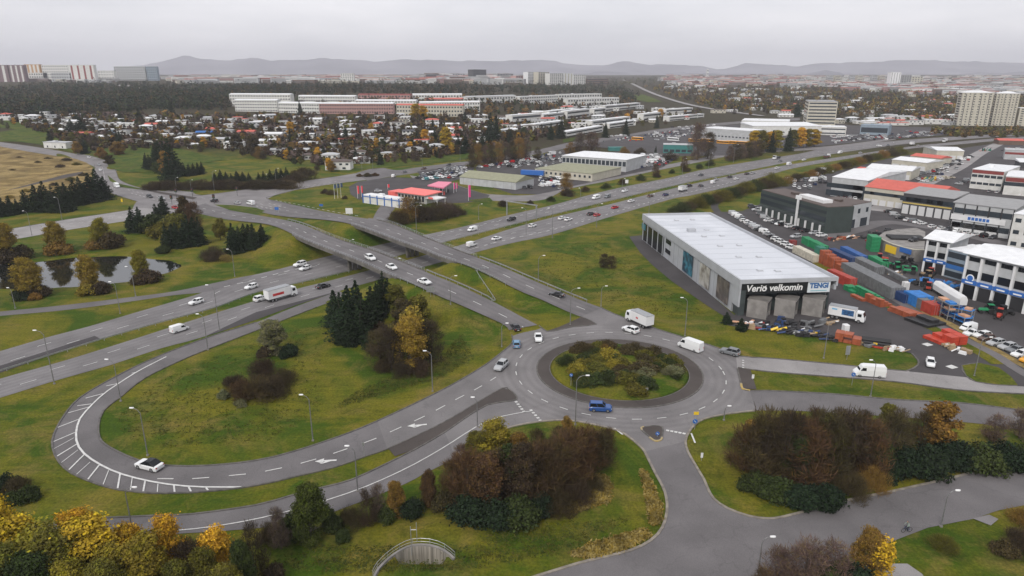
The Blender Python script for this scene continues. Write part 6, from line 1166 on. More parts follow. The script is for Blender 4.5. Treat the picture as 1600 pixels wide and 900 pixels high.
b=MB(); b.loft([[(2.2+math.cos(t)*1.1,y,6.2+math.sin(t)*1.1) for t in [6.2832*j/16 for j in range(16)]] for y in (-.5,-.56)],LAMPW); lo=b.build('round_logo',r); b=MB(); b.loft([[(2.2+math.cos(t)*.8,y,6.2+math.sin(t)*.8) for t in [6.2832*j/16 for j in range(16)]] for y in (-.57,-.6)],BLUE); b.build('logo_disc',lo)
bld('workshop','teal glass connecting bay between the two blue-white workshops','workshop',(1474,432),(1502,440),42,14,'blue grey','snow','flat',[('band',3,.6),('strip',3.1,4.5,'blue')])
# curved terrace
tc_=[(1371,370),(1382,362),(1402,358),(1432,356),(1446,362),(1444,392),(1430,392),(1412,388),(1395,383),(1381,377)]
tw=[Vector((*P0(x,y,4.0),0)) for x,y in tc_]; o0=tw[0].copy(); r=empty('terrace_building',tuple(o0)); tag(r,'low curved concrete building with parked car and black pipes on its roof','building'); b=MB(); b.prism([(p.x-o0.x,p.y-o0.y) for p in tw],0,4.0,CON); b.build('wall',r)
b=MB(); b.tube([(p-o0)+Vector((0,0,4.35)) for p in tw[5:]+[tw[0]]],.22,MATS['rendered_wall'],4); q=b.build('parapet',r); q.color=(.5,.48,.4,1)
d0=(tw[6]-tw[9]).normalized()
for i,(c_,wd) in enumerate(((YELS,5),(BLUE,5))):
    m_=tw[9].lerp(tw[6],.35+.45*i)-o0; n_=Vector((d0.y,-d0.x,0)); m_=m_+n_*1.2; b=MB(); b.box(m_.x,m_.y,1.0 if i==0 else 2.6,wd,.3,2.6 if i==0 else 1.6,c_,rot=math.atan2(d0.y,d0.x)); b.build('sign_panel',r)
# white halls beyond
for a in [('long white-roofed hall beyond the big red roof',(1352,276),(1422,282),13,26,'cream','snow','gable'),('white hall with low roof and dark gable behind the yard cars',(1392,262),(1446,268),12,22,'cream','snow','gable'),('small hall with orange-red roof between two white halls',(1421,254),(1468,259),10,15,'cream','salmon','gable'),('white hall with red trimmed gable beside the central yard street',(1462,249),(1504,250),13,30,'cream','snow','gable'),('narrow red-roofed strip in front of the white halls',(1335,272),(1390,281),7,9,'cream','salmon','gable')]: bld('hall',a[0],'hall',a[1],a[2],a[3],a[4],a[5],a[6],a[7],[('doors',4,3.0)],rh=1.6)
bld('office_building','white office with dark red roof edge and two rows of windows','office building',(1514,294),(1563,299),28,34,'white','snow','flat',[('row',5,6.6,2.6,1.5),('row',5,2.6,2.6,1.3),('strip',8.8,10.6,'red')]); bld('hall','white hall with dark red fascia at the right edge','hall',(1566,304),(1660,312),27,30,'white','snow','flat',[('row',5,5.0,6.5,2.0),('strip',7.2,9.4,'red')])
bld('hall','pale flat building with red stripe near the right edge','hall',(1568,249),(1625,252),14,16,'light grey','light grey','flat',[('strip',4,5.6,'red')]); bld('hall','small blue-black roofed shed near the right edge','shed',(1592,262),(1640,264),8,12,'dark grey','snow','shed')
bld('shed','dark red roofed shed at the far right yard','shed',(1560,226),(1600,227),6,14,'brown','salmon','gable')
# tall flats
for i,(p1,p2,h) in enumerate([((1495,196),(1543,197),47),((1548,196),(1584,197),46)]): bld('apartment_tower','%s cream thirteen-storey apartment tower with dark vertical strips at the right'%('left' if i==0 else 'right'),'apartment block',p1,p2,h,22,'cream','snow','hip',[('grid',6,13,.28,.38),('stripe',4,.09,'dark grey')],side=[('grid',1,13,.6,.5)],rh=2.5)
bld('apartment_tower','lower cream flats cut off by the right edge beside the towers','apartment block',(1588,197),(1640,198),26,18,'cream','snow','flat',[('grid',5,8,.4,.4)])
bld('office_tower','seven-storey white office tower with dark window bands','office building',(1259,199),(1304,200),37,(1316,195),'cream','grey','flat',[('band',8,.42)],side=[('band',8,.42)])
bld('office_building','low white office with one dark window band below the tower','office building',(1281,211),(1321,212),12,22,'white','snow','flat',[('band',2,.3)]); bld('showroom','grey-blue glass showroom behind the parked cars','showroom',(1343,210),(1387,212),14,20,'blue grey','blue grey','flat',[('band',1,.5)])
bld('depot','long white bus depot with grey facade and round arch window','depot',(1094,217),(1170,223),16,26,'light grey','snow','flat',[('row',14,3.5,2.0,1.2)]); bld('depot','white-roofed depot hall behind the golden trees','depot',(1175,212),(1282,212),14,40,'white','snow','shed',[('row',10,3,3,1)]); bld('depot','far white depot hall with low roof','depot',(1158,198),(1232,200),9,45,'white','snow','flat',[('row',10,2,3,1)])
r=bld('station_building','low teal and white filling station building beside the bus yard','filling station',(1036,239),(1082,240),12,12,'teal','light grey','flat',[('row',5,1,3.6,2.0)]); bld('shed','small green roofed kiosk with a white van on the lawn','kiosk',(952,236),(976,236),5,6,'teal','teal','flat')
# dealer halls
r=bld('warehouse_shed','long grey shed with olive green gable roof beside the pink canopy','shed',(718.5,287.5),(806,297),10.5,(842,291),'light grey','olive','gable',None,rh=3.0); 
for i in range(7): b=MB(); b.box(r['_L']*(i+.5)/7,-.04,0,.12,.1,r['_H'],MATS['panel_joint']); b.build('panel_joint',r)
r=bld('showroom','low car showroom with olive hipped roof and pale rooflights','showroom',(836,275),(925,284),11,(960,272),'cream','olive','hip',[('row',12,2,1.4,1.4)],rh=2.4); r=bld('showroom','taller glazed car showroom with white ridge roof behind the olive one','showroom',(878,261),(978,269),17,(992,259),'light grey','snow','hip',[('row',16,3.6,2.3,3.0)],rh=2.2,side=[('row',3,1,3,3)])
r=empty('lorry_trailer',tuple(P(832,276)+Vector((0,0,.1))),-.35); tag(r,'long dark blue lorry trailer behind the grey shed','trailer'); b=MB(); b.box(0,0,1.1,15,2.6,2.8,BLUE); b.build('cargo_box',r); b=MB(); b.box(0,0,.5,14,1.2,.5,DARKM); b.box(-5,0,0,2.6,2.4,.9,TYRE); b.build('chassis',r)
r=empty('lorry_trailer',tuple(P(858,276)+Vector((0,0,.1))),-.1); tag(r,'short black lorry trailer right of the long blue one','trailer'); b=MB(); b.box(0,0,1.1,8,2.6,2.8,MATS['black_sign_board']); b.build('cargo_box',r); b=MB(); b.box(0,0,.5,7,1.2,.5,DARKM); b.box(-2,0,0,2.6,2.4,.9,TYRE); b.build('chassis',r)
# fuel station
r=bld('container_row','row of white containers with blue frames on the lawn edge','container',(568,317),(636,327),12,5.5,'white','snow','flat',None,over=0)
L_,H=r['_L'],r['_H']
for i in range(7): b=MB(); b.box(L_*i/6,-.1,0,.55,.25,H+.5,BLUE); b.build('blue_frame',r)
b=MB(); b.box(L_/2,-.12,H-.75,L_,.2,.35,BLUE); b.build('blue_rail',r)
REDR=mat('coral_roof',(.80,.16,.14),.5,(.72,.13,.12),scale=.5); PINKM=mat('pink_canopy',(.72,.20,.30),.5)
r=bld('station_shop','white fuel station shop with bright coral roof','shop',(622,313),(664,319),13,10,'white','coral','shed',[('grid',8,1,.7,.6)],rh=.6,over=1.6); b=MB(); b.box(-3.5,4,0,7,8,4.2,REDR); b.build('red_annex',r); b=MB(); b.box(r['_L']+4.5,3,3.0,8,7,.5,WHITE); [b.box(r['_L']+4.5+dx,3+dy,0,.3,.3,3,WHITE) for dx in (-3.6,3.6) for dy in (-3,3)]; b.build('shop_porch',r); b=MB(); b.box(r['_L']+4.5,-.6,3.1,3,.1,.9,REDR); b.build('red_sign',r)
cp=[Vector((*P0(x,y,4.6),0)) for x,y in ((668,291),(685,285),(706,286),(693,295))]; o0=cp[0].copy(); r=empty('fuel_canopy',tuple(o0)); tag(r,'pink fuel station canopy on white columns','canopy'); b=MB(); b.prism([((p-o0).x,(p-o0).y) for p in cp],4.6,5.2,PINKM); b.build('canopy_roof',r)
for s in (.25,.75):
    for t in (.3,.75): p=cp[0].lerp(cp[3],s).lerp(cp[1].lerp(cp[2],s),t)-o0; b=MB(); b.box(p.x,p.y,0,.4,.4,4.6,WHITE); b.build('column',r); b=MB(); b.box(p.x+.9,p.y,0,.9,.6,1.9,REDR if t<.5 else DARKM); b.build('fuel_pump',r)
# pavilion by the avenue
bld('pavilion','small white pavilion on the lawn beside the avenue, far left','pavilion',(69,231),(104,233),9,9,'white','light grey','flat',[('row',3,.8,1.2,1.6)],over=.8)
# --- apartment rows ---
AP='apartment rows in the middle distance'
for lb,p1,p2,h,wall,roof,rt,nx,nf in [
 ('white flats at the left rear of the rows, nearest the dark wood',(360,166),(455,167),20,'white','snow','gable',14,4),('white flats in front at the left end of the rows',(368,174),(434,175),19,'white','snow','gable',10,4),('white flats with grey gable left of the mauve row',(436,176),(499,178),17,'white','snow','gable',10,3),
 ('long mauve-pink flats with white roof in the front row',(500,178),(615,178),17,'pink','snow','gable',18,3),('white-roofed flats behind the mauve row, left',(467,163),(555,164),14,'white','snow','gable',14,3),('white-roofed flats behind the mauve row, right',(556,168),(650,169),12,'white','snow','gable',12,3),
 ('pink flats with red-brown roof in the rear',(560,157),(641,158),10,'pink','red','gable',10,2),('white-roofed rear flats above the red roof',(645,157),(722,158),11,'white','snow','gable',10,2),('rear flats with bright red roof',(665,161),(724,162),8,'pink','salmon','gable',8,2),
 ('white flats right of the red-roofed ones',(657,174),(750,175),17,'white','snow','gable',14,3),('white and maroon flats with red roof in the front row',(620,180),(723,183),19,'cream','salmon','gable',14,3),('pale flats half hidden by brown trees',(730,160),(806,161),13,'white','light grey','gable',10,2),
 ('white school-like block left of the pair on the right',(812,162),(872,162),15,'white','snow','flat',10,3),('white block with long roof at the right rear',(873,157),(940,158),13,'white','snow','flat',10,2),('white flats with balconies at the right end',(887,164),(967,164),13,'white','snow','flat',12,2),('grey low block under the far right flats',(873,168),(960,170),5,'light grey','snow','flat',8,1)]:
    bld('apartment_block',lb,'apartment block',p1,p2,h*.87,12,wall,roof,rt,[('grid',min(int(nx*1.7),96//nf),nf,.55,.4)],group=AP,rh=1.5)
for lb,p1,p2,h in [('terrace with brown top floor at the left of the terraces',(800,194),(846,192),15),('stepped white terrace behind the brown-topped one',(849,188),(885,185),10),('white terrace row right of the stepped one',(886,186),(921,182),12),('white cube house above the orange tree',(928,182),(946,180),11),('white terrace row above the near spruces',(836,204),(884,199),11),('long white terrace row in the middle',(925,199),(984,193),11),('front white terrace row behind the dark spruces',(884,215),(942,206),10),('short white terrace right of the front row',(952,201),(990,196),8),
 ('white terrace row at the rear left',(858,181),(905,177),8),('stepped terrace below the dark knoll',(945,175),(1000,168),9),('white terrace left of the orange tree at the right',(1005,190),(1040,184),11),('two-storey terrace under the knoll, right end',(1040,181),(1082,176),9),('terrace with long white balcony at the right',(1045,190),(1100,183),7),('white terrace left of the spruce pair',(800,203),(830,201),6)]:
    bld('terraced_house',lb,'terraced houses',p1,p2,h,9,'white','snow','flat',[('band',2,.42)],group='white terraces right of the middle')
bld('terraced_house','small house with pink-red roof above the terraces','house',(882,173),(896,173),6,8,'white','salmon','gable',[('row',3,1,1.2,1)])
# --- left tower blocks and distant high-rises ---
for lb,x0,x1,y,h,w,st in [('leftmost brown slab of flats',-25,16,128,24,'purple',('stripe',3,.3,'white')),('second brown slab of flats from the left',18,41,128,24,'purple',('stripe',3,.35,'white')),('cream and orange slab of flats',42,66,126,23,'orange',('stripe',4,.5,'white')),('white slab of flats in the middle of the row',69,110,127,23,'white',('grid',12,6,.4,.4)),('white slab with dark red vertical stripes',111,150,128,24,'white',('stripe',4,.3,'red')),
   ('low white flats in front of the slabs',47,76,127,12,'white',('grid',8,3,.5,.5)),('low grey flats in front of the slabs, right',82,113,128,13,'light grey',('grid',8,3,.5,.5)),('stepped white flats right of the red-striped slab',155,180,127,15,'white',('grid',6,4,.5,.4)),('grey-white slab standing alone on the ridge',181,229,126,20,'light grey',('grid',14,6,.5,.5)),('slab with teal lower floors at the right end',231,247,126,20,'blue grey',('grid',5,6,.5,.5))]:
    bld('apartment_tower',lb+' on the left ridge','apartment block',(x0,y),(x1,y),h,14,w,'light grey','flat',[st],group='slab blocks on the left ridge')
for lb,x0,x1,y,h,w,st in [('lone white tower with dark centre in the distance',533,553,130,14,'white',('grid',6,6,.5,.5)),('low dark glass block in the distance',667,687,127,10,'dark grey',('band',6,.4)),('pair of pale blocks left of the dark tower',707,727,127,11,'light grey',('grid',5,4,.5,.5)),('dark distant tower, tallest of the skyline middle',738,760,127,17,'dark grey',('band',8,.4)),('grey stepped block right of the dark tower',777,802,127,11,'grey',('grid',6,4,.5,.5)),('reddish low block left of the pale group',806,824,130,11,'pink',('grid',5,3,.5,.5)),('bluish white tower of the pale group',825,840,131,17,'snow',('grid',5,8,.5,.5)),('second tower of the pale group',841,858,132,18,'cream',('grid',5,8,.5,.5)),('broad middle slab of the pale group',859,880,133,17,'white',('grid',7,8,.5,.5)),('tower with white stripe in the pale group',881,895,133,17,'snow',('stripe',3,.4,'cream')),('right tower of the pale group',896,915,132,14,'white',('grid',6,6,.5,.5)),('low brown block right of the pale group',916,950,132,9,'brown',('band',3,.4)),('white tower of the right skyline',1389,1405,136,21,'snow',('stripe',4,.25,'grey')),('hazy grey tower beside the white one',1407,1422,135,16,'grey',('grid',4,6,.5,.5)),('hazy beige block right of the white tower',1423,1440,134,13,'cream',('grid',4,5,.5,.5)),('tiny white church tower on the right ridge',1104,1107,118,9,'white',('band',2,.3))]:
    bld('high_rise',lb,'high-rise',(x0,y),(x1,y),h,18,w,'light grey','flat',[st],group='distant high-rises')
for i in range(9): bld('high_rise','%s pale block from left in the hazy row before the small hill'%ordn(i),'high-rise',(1281+i*11.5,131),(1289+i*11.5,131),10+(i%3),16,['white','light grey','cream'][i%3],'light grey','flat',[('band',5,.4)],group='distant high-rises')
# --- houses ---
hr=random.Random(17); HP=[]
def house(g,ang,w,d,h,wall,roof,rt,label,group):
    a=Vector((g.x-math.cos(ang)*w/2,g.y-math.sin(ang)*w/2,g.z)); c=Vector((g.x+math.cos(ang)*w/2,g.y+math.sin(ang)*w/2,g.z)); nwin=3 if w<14 else 4
    return bld('house',label,'house',a,c,0,d,wall,roof,rt,[('row',nwin,1.0 if h<4 else 3.4,1.9,1.2)]+([('row',2,.7,2.2,1.3)] if h>=4 else []),hm=h,rh=1.4,group=group,over=.5)
big=[(528,266,0,17,5.6,'white','brownroof','hip','large white house with brown hipped roof above the mini roundabout'),(366,232,.05,17,5,'white','snow','flat','white two-storey house nearest the green, left of centre'),(348,224,.1,14,3.6,'cream','light grey','gable','cream bungalow behind the nearest white house'),(427,219,.0,15,5.5,'white','snow','gable','white gabled house beside the orange tree'),(484,229,.1,18,3.6,'white','snow','flat','long white flat-roofed house in front of dark trees'),(519,231,.2,17,3.2,'grey','light grey','flat','grey-roofed flat bungalow right of the long white house'),(556,237,.0,15,3.4,'white','brownroof','flat','low dark-roofed house with white wall above the lawn'),(604,225,-.1,13,4,'white','grey','gable','white house with two gables in the middle gardens'),(605,246,.1,12,3.3,'cream','light grey','flat','pale flat house above the curved green verge'),(638,213,.0,11,4.6,'white','dark grey','gable','white gabled pair near the orange trees'),(683,236,.1,12,4.5,'white','light grey','hip','small white house between the golden trees'),(262,216,.1,14,3.6,'white','snow','flat','white bungalow in front of the left wood edge'),(290,217,-.1,14,4,'cream','grey','gable','cream bungalow left of the blue-roofed house'),(318,213,.1,14,3.4,'brown','blue','gable','house with bright blue roof'),(384,212,.1,15,3.6,'pink','salmon','gable','bungalow with pink-red roof'),(350,210,.0,15,3.6,'white','grey','hip','white bungalow with grey hipped roof'),(85,199,.1,18,3.4,'white','snow','flat','white flat house at the edge of the left lawn'),(168,208,.1,16,3.4,'blue grey','snow','flat','pale blue flat-roofed house left of the dark trees'),(20,188,.05,30,3.4,'white','snow','flat','long white-roofed house row at the far left'),(190,200,.0,26,4.5,'white','snow','flat','white house row with red chimney behind dark trees'),(296,198,.1,20,3.6,'white','snow','flat','wide white flat house in the left gardens'),(540,201,.0,19,4.2,'white','snow','flat','wide white house behind the middle gardens'),(543,210,.1,14,4.2,'white','light grey','gable','white house with bay below the wide one'),(478,217,.1,14,4.2,'white','snow','flat','white house above the long flat one'),(705,200,.1,16,3.6,'white','snow','gable','white-roofed house right of the golden pair'),(678,200,.1,10,4,'white','light grey','gable','small white house left of the white-roofed one'),(745,195,.1,12,6,'white','snow','flat','tall white cube house left of the big spruce'),(790,192,.0,14,4,'white','light grey','gable','white house beside the terraces'),(755,222,.1,10,4,'white','light grey','flat','white house half hidden by the big spruces')]
for (x,y,a,w,h,wl_,rf_,rt,lb) in big: g=P(x,y); house(g,a,w,9,h,wl_,rf_,rt,lb,None); HP.append((g.x,g.y))
def houses(n,poly,seed,place,wr=(8,14)):
    rs=random.Random(seed); x0=min(p[0] for p in poly);x1=max(p[0] for p in poly);y0=min(p[1] for p in poly);y1=max(p[1] for p in poly); k=0; tries=0; L_=[]
    while k<n and tries<6000:
        tries+=1; x=rs.uniform(x0,x1); y=rs.uniform(y0,y1)
        if not inpoly(x,y,poly): continue
        g=P(x,y)
        if any(abs(g.x-a)<17 and abs(g.y-b_)<24 for a,b_ in HP): continue
        HP.append((g.x,g.y)); k+=1; w=rs.uniform(*wr); two=rs.random()<.35; wl_=rs.choice(['white','white','white','cream','light grey']); rf_=rs.choice(['snow','snow','light grey','grey','brownroof','salmon','snow']); rt=rs.choice(['flat','gable','hip','flat']); L_.append((x,house(g,rs.choice([.05,.15,-.1,.5]),w,9,5.4 if two else 3.3,wl_,rf_,rt,'',None),wl_,rf_,rt,two))
    cells={}
    RN={'snow':'white','brownroof':'dark brown','salmon':'red'}
    for q in sorted(L_,key=lambda q:q[0]): cells.setdefault((q[2],q[3],q[4],q[5]),[]).append(q)
    for (wl_,rf_,rt,two),Q in cells.items():
        for i,q in enumerate(Q): tag(q[1],'%s%s %s house with %s %s roof %s'%(('only ' if len(Q)==1 else ordn(i)+' '),'two-storey' if two else 'low',wl_,RN.get(rf_,rf_),rt,place),None,'garden houses '+place)
houses(48,[(0,186),(80,206),(170,222),(330,236),(330,188),(200,184),(0,181)],1,'in the left gardens')
houses(62,[(330,236),(440,242),(520,262),(640,248),(730,232),(730,200),(640,186),(330,186)],2,'in the middle gardens')
houses(16,[(730,232),(800,218),(800,186),(730,188)],3,'left of the terraces')
houses(34,[(800,210),(950,200),(1100,186),(1100,172),(940,166),(800,180)],9,'among the terraces',(10,22))
houses(70,[(1120,180),(1250,184),(1330,196),(1480,190),(1490,152),(1300,146),(1080,146)],4,'in the wooded right quarter',(11,22))
houses(30,[(1030,142),(1250,146),(1250,133),(1040,128)],5,'on the red-roofed far slope',(16,34))
houses(20,[(1340,196),(1495,196),(1495,186),(1380,186)],6,'left of the tall flats',(16,40))
# distant town: far past the 300 nearest houses
def town(poly,n,seed,lab,roofs,sz=(12,40),hh=(4,12)):
    rs=random.Random(seed); b=MB(); x0=min(p[0] for p in poly);x1=max(p[0] for p in poly);y0=min(p[1] for p in poly);y1=max(p[1] for p in poly); k=0
    ms=[(mat('town_wall_'+n_,tuple(v*.95 for v in BCOL[n_]),.9),) for n_ in ('white','light grey','cream','brown','pink','grey')]; rm={n_:mat('town_roof_'+n_,tuple(v*.85 for v in BCOL[n_]),.9) for n_ in set(roofs)}; wb=mat('town_windows',(.08,.09,.10),.5)
    while k<n:
        x=rs.uniform(x0,x1); y=rs.uniform(y0,y1)
        if not inpoly(x,y,poly): continue
        g=P(x,y); k+=1; L_=rs.uniform(*sz); d=rs.uniform(9,16); h=rs.uniform(*hh); a=rs.uniform(-.5,.5); m_=rs.choice(ms)[0]; b.box(g.x,g.y,g.z-3,L_,d,h+3,m_,rot=a); b.box(g.x,g.y,g.z+h+.01,L_+.6,d+.6,.6,rm[rs.choice(roofs)],rot=a)
        for f in range(int(h//3)): b.box(g.x,g.y,g.z+f*3+1,L_*.9,d+.15,1.1,wb,rot=a)
    o=b.build('distant_town'); tag(o,lab,'town',None,'stuff')
town([(250,123),(530,121),(800,121),(800,132),(560,130),(300,131)],620,81,'distant pale town beyond the wood',['snow','snow','light grey','grey','salmon'],(20,90),(5,14))
town([(800,119),(820,128),(760,131),(640,131),(640,122)],90,82,'distant low blocks in the middle of the skyline',['snow','light grey','red'],(20,70),(8,20))
town([(1030,119),(1240,119),(1260,137),(1100,137),(1040,131)],300,83,'distant red-roofed town on the right slope',['salmon','salmon','snow','light grey'],(18,55),(5,14))
town([(1240,120),(1650,120),(1650,150),(1490,150),(1340,142),(1250,136)],900,84,'distant pale town spreading to the right edge',['snow','light grey','snow','grey','salmon'],(14,60),(4,13))
town([(0,127),(60,128),(180,130),(180,127),(0,125)],60,85,'low buildings at the foot of the left slabs',['snow','light grey'],(20,60),(4,9))
# far roads climbing the ridge, pale strips
ribbon('distant_road',W([(972,125),(987,132),(1007,142),(1028,150.5),(1068,163),(1118,172.6),(1188,182)]),W([(975,124.6),(991,131.4),(1012,141.4),(1034,150),(1075,162.3),(1126,172),(1196,181.4)]),CONCR,z=.8)
ribbon('distant_lawn',W([(975,150),(990,155),(1010,160)]),W([(1005,148),(1020,153),(1035,160)]),GRASS2,z=.6); ribbon('distant_lawn',W([(0,188),(70,194),(130,212),(150,245)]),W([(-80,240),(0,222),(60,226),(120,240)]),GRASS2,z=.25); ribbon('distant_lawn',W([(160,225),(200,220),(240,222)]),W([(170,262),(220,270),(350,250)]),GRASS2,z=.25)
ribbon('distant_lawn',W([(510,264),(640,252),(730,240),(800,230),(900,215)]),W([(520,269),(640,259),(730,249),(800,239),(895,220)]),GRASS2,z=.2)
ribbon('distant_road',W([(178,134),(205,137),(230,140)]),W([(178,132),(206,134),(232,138)]),CONCR,z=1)
# ---------------- storage yard ----------------
def cm(n,c): return mat('painted_'+n,c,.55,tuple(v*.6 for v in c),scale=.9,amt=.6)
CC={'green':cm('green',(.02,.25,.10)),'white':cm('offwhite',(.62,.58,.48)),'teal':cm('teal',(.03,.19,.13)),'red':cm('red',(.42,.055,.035)),'orange':cm('orange',(.38,.10,.045)),'orange-red':cm('orangered',(.52,.06,.03)),'blue':cm('blue',(.03,.11,.33)),'dark blue':cm('darkblue',(.02,.05,.15)),'bright blue':cm('brightblue',(.03,.20,.55)),'grey':cm('grey',(.17,.175,.18)),'black':cm('black',(.025,.025,.027)),'peach':cm('peach',(.60,.33,.20)),'dark red':cm('darkred',(.25,.03,.03)),'yellow':YELS,'plain white':WHITE,'tan':cm('tan',(.35,.25,.15))}
def container(xa,ya,xb,yb,c,label,h=2.6,w=2.45,z=0.,group='shipping containers',side=1):
    a=P(xa,ya); q=P(xb,yb); L_=(q-a).length; ang=headto(a,q); r=empty('shipping_container',(a.x,a.y,.1+z),ang); tag(r,label,'container',group); m_=CC[c]; b=MB()
    b.box(L_/2,w/2,0,L_,w,h,m_)
    n=max(4,int(L_/.9))
    for i in range(n):
        for y in (-.03,w+.03): b.box(L_*(i+.5)/n,y,.15,L_/n*.5,.06,h-.3,m_)
        b.box(L_*(i+.5)/n,w/2,h,L_/n*.5,w*.94,.04,m_)
    for x in (.08,L_-.08):
        for y in (.0,w): b.box(x,y,0,.2,.2,h+.08,m_)
    b.build('body',r); b=MB()
    for x in (-.04,L_+.04):
        for y in (w*.27,w*.73): b.box(x,y,.15,.06,w*.42,h-.3,m_); 
        for y in (w*.2,w*.4,w*.6,w*.8): b.box(x*1.0+(.05 if x>0 else -.05),y,.1,.05,.05,h-.2,STEEL)
    b.build('door',r); return r
container(1238,395,1270,414-3,'white','long cream container at the upper left of the yard row'); container(1252,380,1262,386,'green','upper left bright green container behind the cream one'); container(1264,386,1283,396,'green','second bright green container behind the cream one')
container(1271,406,1278,410,'teal','tall teal container stack beside the cream container',h=5.0); 
for i,(x,y) in enumerate(((1279,411),(1286,415),(1294,418))): container(x,y,x+5,y+2.5,'orange','%s upright orange-red block from left beside the teal stack'%ordn(i),h=4.6-.5*i,w=3)
container(1293,399,1328,415,'dark blue','dark blue long container, left of the blue pair'); container(1312,396,1343,412,'blue','blue long container, right of the pair'); container(1291,434,1326,450,'red','long rust red container behind the warehouse corner',h=2.8)
container(1313,426,1390,468,'grey','very long grey container row in the middle of the yard',h=3.4,w=4.2); container(1331,413,1366,430,'grey','grey flat container behind the long grey row',h=2.6,w=3.2); container(1356,408,1376,419,'green','bright green container behind the grey row',h=2.0); container(1372,422,1412,443,'grey','dark slotted rack-like container behind the grey row',h=1.6,w=1.2)
container(1393,466,1412,475,'dark blue','dark blue container with rusty roof near the grass strip'); container(1410,471,1431,482,'bright blue','bright blue container with light roof',h=3.2,w=4.5); container(1431,482,1438,486,'grey','narrow grey container between blue and red ones',h=3); container(1438,486,1455,494,'red','red container at the end of the row',h=2.9,w=3.6); container(1387,462,1392,464,'plain white','small white cabin at the end of the grey row',h=2.2,w=1.8); container(1408,452,1412,454,'plain white','small white box by the end of the grey row',h=2.4,w=1.5)
container(1232,383,1236,385,'dark red','small brown box beside the cream container',h=2.0,w=2)
# stacks of crates: one crate built, the rest copied
CR={}
def crate(c,dims):
    k=(c,dims)
    if k not in CR:
        r=empty('stacked_crate'); L_,w,h=dims; b=MB(); b.box(0,0,0,L_,w,h*.8,CC[c],taper=1.0); 
        for i in range(5): b.box(-L_/2+L_*(i+.5)/5,0,.05,.12,w+.1,h*.7,CC[c])
        x=b.build('body'); b=MB(); b.box(0,0,h*.82,L_+.08,w+.08,h*.14,CC[c]); y=b.build('rim'); reg(r,x,y); CR[k]=r
    return CR[k]
def stack(xa,ya,xb,yb,n,layers,c,label,dims=None,w=1.2,h=.75,rows=1,taper=0):
    a=P(xa,ya); q=P(xb,yb); L_=(q-a).length/n; ang=headto(a,q); dims=(round(L_*.93,1),w,h); d=(q-a).normalized(); nn=Vector((-d.y,d.x,0)); rs=random.Random(int(xa))
    for rw in range(rows):
        for l in range(max(1,layers-(rw if taper else 0))):
            for i in range(n):
                if l and rs.random()<.12: continue
                p=a+d*L_*(i+.5)+nn*(w*1.1*rw+w/2)+Vector((0,0,.1+l*h*.97)); v=copytree(crate(c,dims),p,ang+rs.uniform(-.03,.03)); tag(v,'%s crate, %s layer, %s'%(c,['bottom','second','third','top'][min(l,3)],label),'crate',label)
stack(1317,452,1332,460,2,2,'green','green stack at the warehouse corner',rows=2); stack(1334,457,1362,471,3,3,'green','large green stack beside the kerb',rows=3,taper=1); stack(1328,463,1347,472,2,1,'orange','low orange stack before the green ones',rows=1); stack(1350,470,1375,481,3,3,'orange','orange-brown stack right of the green ones',rows=3,taper=1)
stack(1386,486,1428,500,4,1,'orange','wide orange stack by the grass strip',rows=4); stack(1388,486,1420,499,3,2,'orange','upper part of the wide orange stack',rows=2); stack(1412,500,1450,514,4,1,'black','flat black stack right of the orange one',rows=5); stack(1430,500,1455,510,2,2,'black','taller black stack at its end',rows=2)
stack(1441,528,1475,542,3,1,'orange-red','low bright orange-red stack near the entrance',rows=1,w=2.2); stack(1455,528,1485,542,2,3,'orange-red','tall bright orange-red stack near the entrance',rows=2,w=2.2)
stack(1303,533,1344,541,3,3,'orange','long orange block on the lawn edge',rows=1,w=2.6); stack(1352,541,1392,549,3,1,'orange-red','flat red planks on the lawn edge',w=1.2,h=.4)
for i in range(5): stack(1297+i*7,418+i*3.6,1304+i*7,421.5+i*3.6,1,max(1,4-i),'orange','sloping orange rows beside the blue containers',rows=3,w=1.4)
stack(1357,404,1380,411,4,1,'orange-red','red row behind the green container',rows=1); stack(1352,388,1360,394,1,4,'green','tilted green pile behind the blue containers',w=3,h=1.4)
# pipes
def pipes(xa,ya,xb,yb,n,rad,c,label,layers=3):
    a=P(xa,ya); q=P(xb,yb); ang=headto(a,q); L_=(q-a).length; r=empty('pipe_stack',(a.x,a.y,.1),ang); tag(r,label,'pipes')
    for l in range(layers):
        for i in range(n-l): b=MB(); b.tube([(0,(i+l*.5)*2*rad+rad,rad+l*rad*1.75),(L_,(i+l*.5)*2*rad+rad,rad+l*rad*1.75)],rad*.98,CC[c],8); b.build('pipe',r)
pipes(1346,541,1392,547,5,.32,'black','black pipe bundle on the lawn edge right of the orange block'); 
r=empty('pipe_stack'); bpy.data.objects.remove(r)
a0=Vector((*P0(1392,374,4.1),4.1)); r=empty('pipe_stack',tuple(a0),-.15); tag(r,'black pipes lying on the curved terrace roof','pipes')
for i in range(6): b=MB(); b.tube([(0,i*1.0,.4),(12,i*1.0,.4)],.42,CC['black'],7); b.build('pipe',r)
r=empty('portable_toilet',tuple(P(1320,521)+Vector((0,0,.1))),.1); tag(r,'white portable toilet behind the orange block','portable toilet'); b=MB(); b.box(0,0,0,1.3,1.3,2.2,WHITE); b.box(0,0,2.2,1.4,1.4,.15,WHITE,taper=.8); b.build('cabin',r); b=MB(); b.box(0,-.67,.15,.8,.06,1.9,CC['plain white']); b.build('door',r)
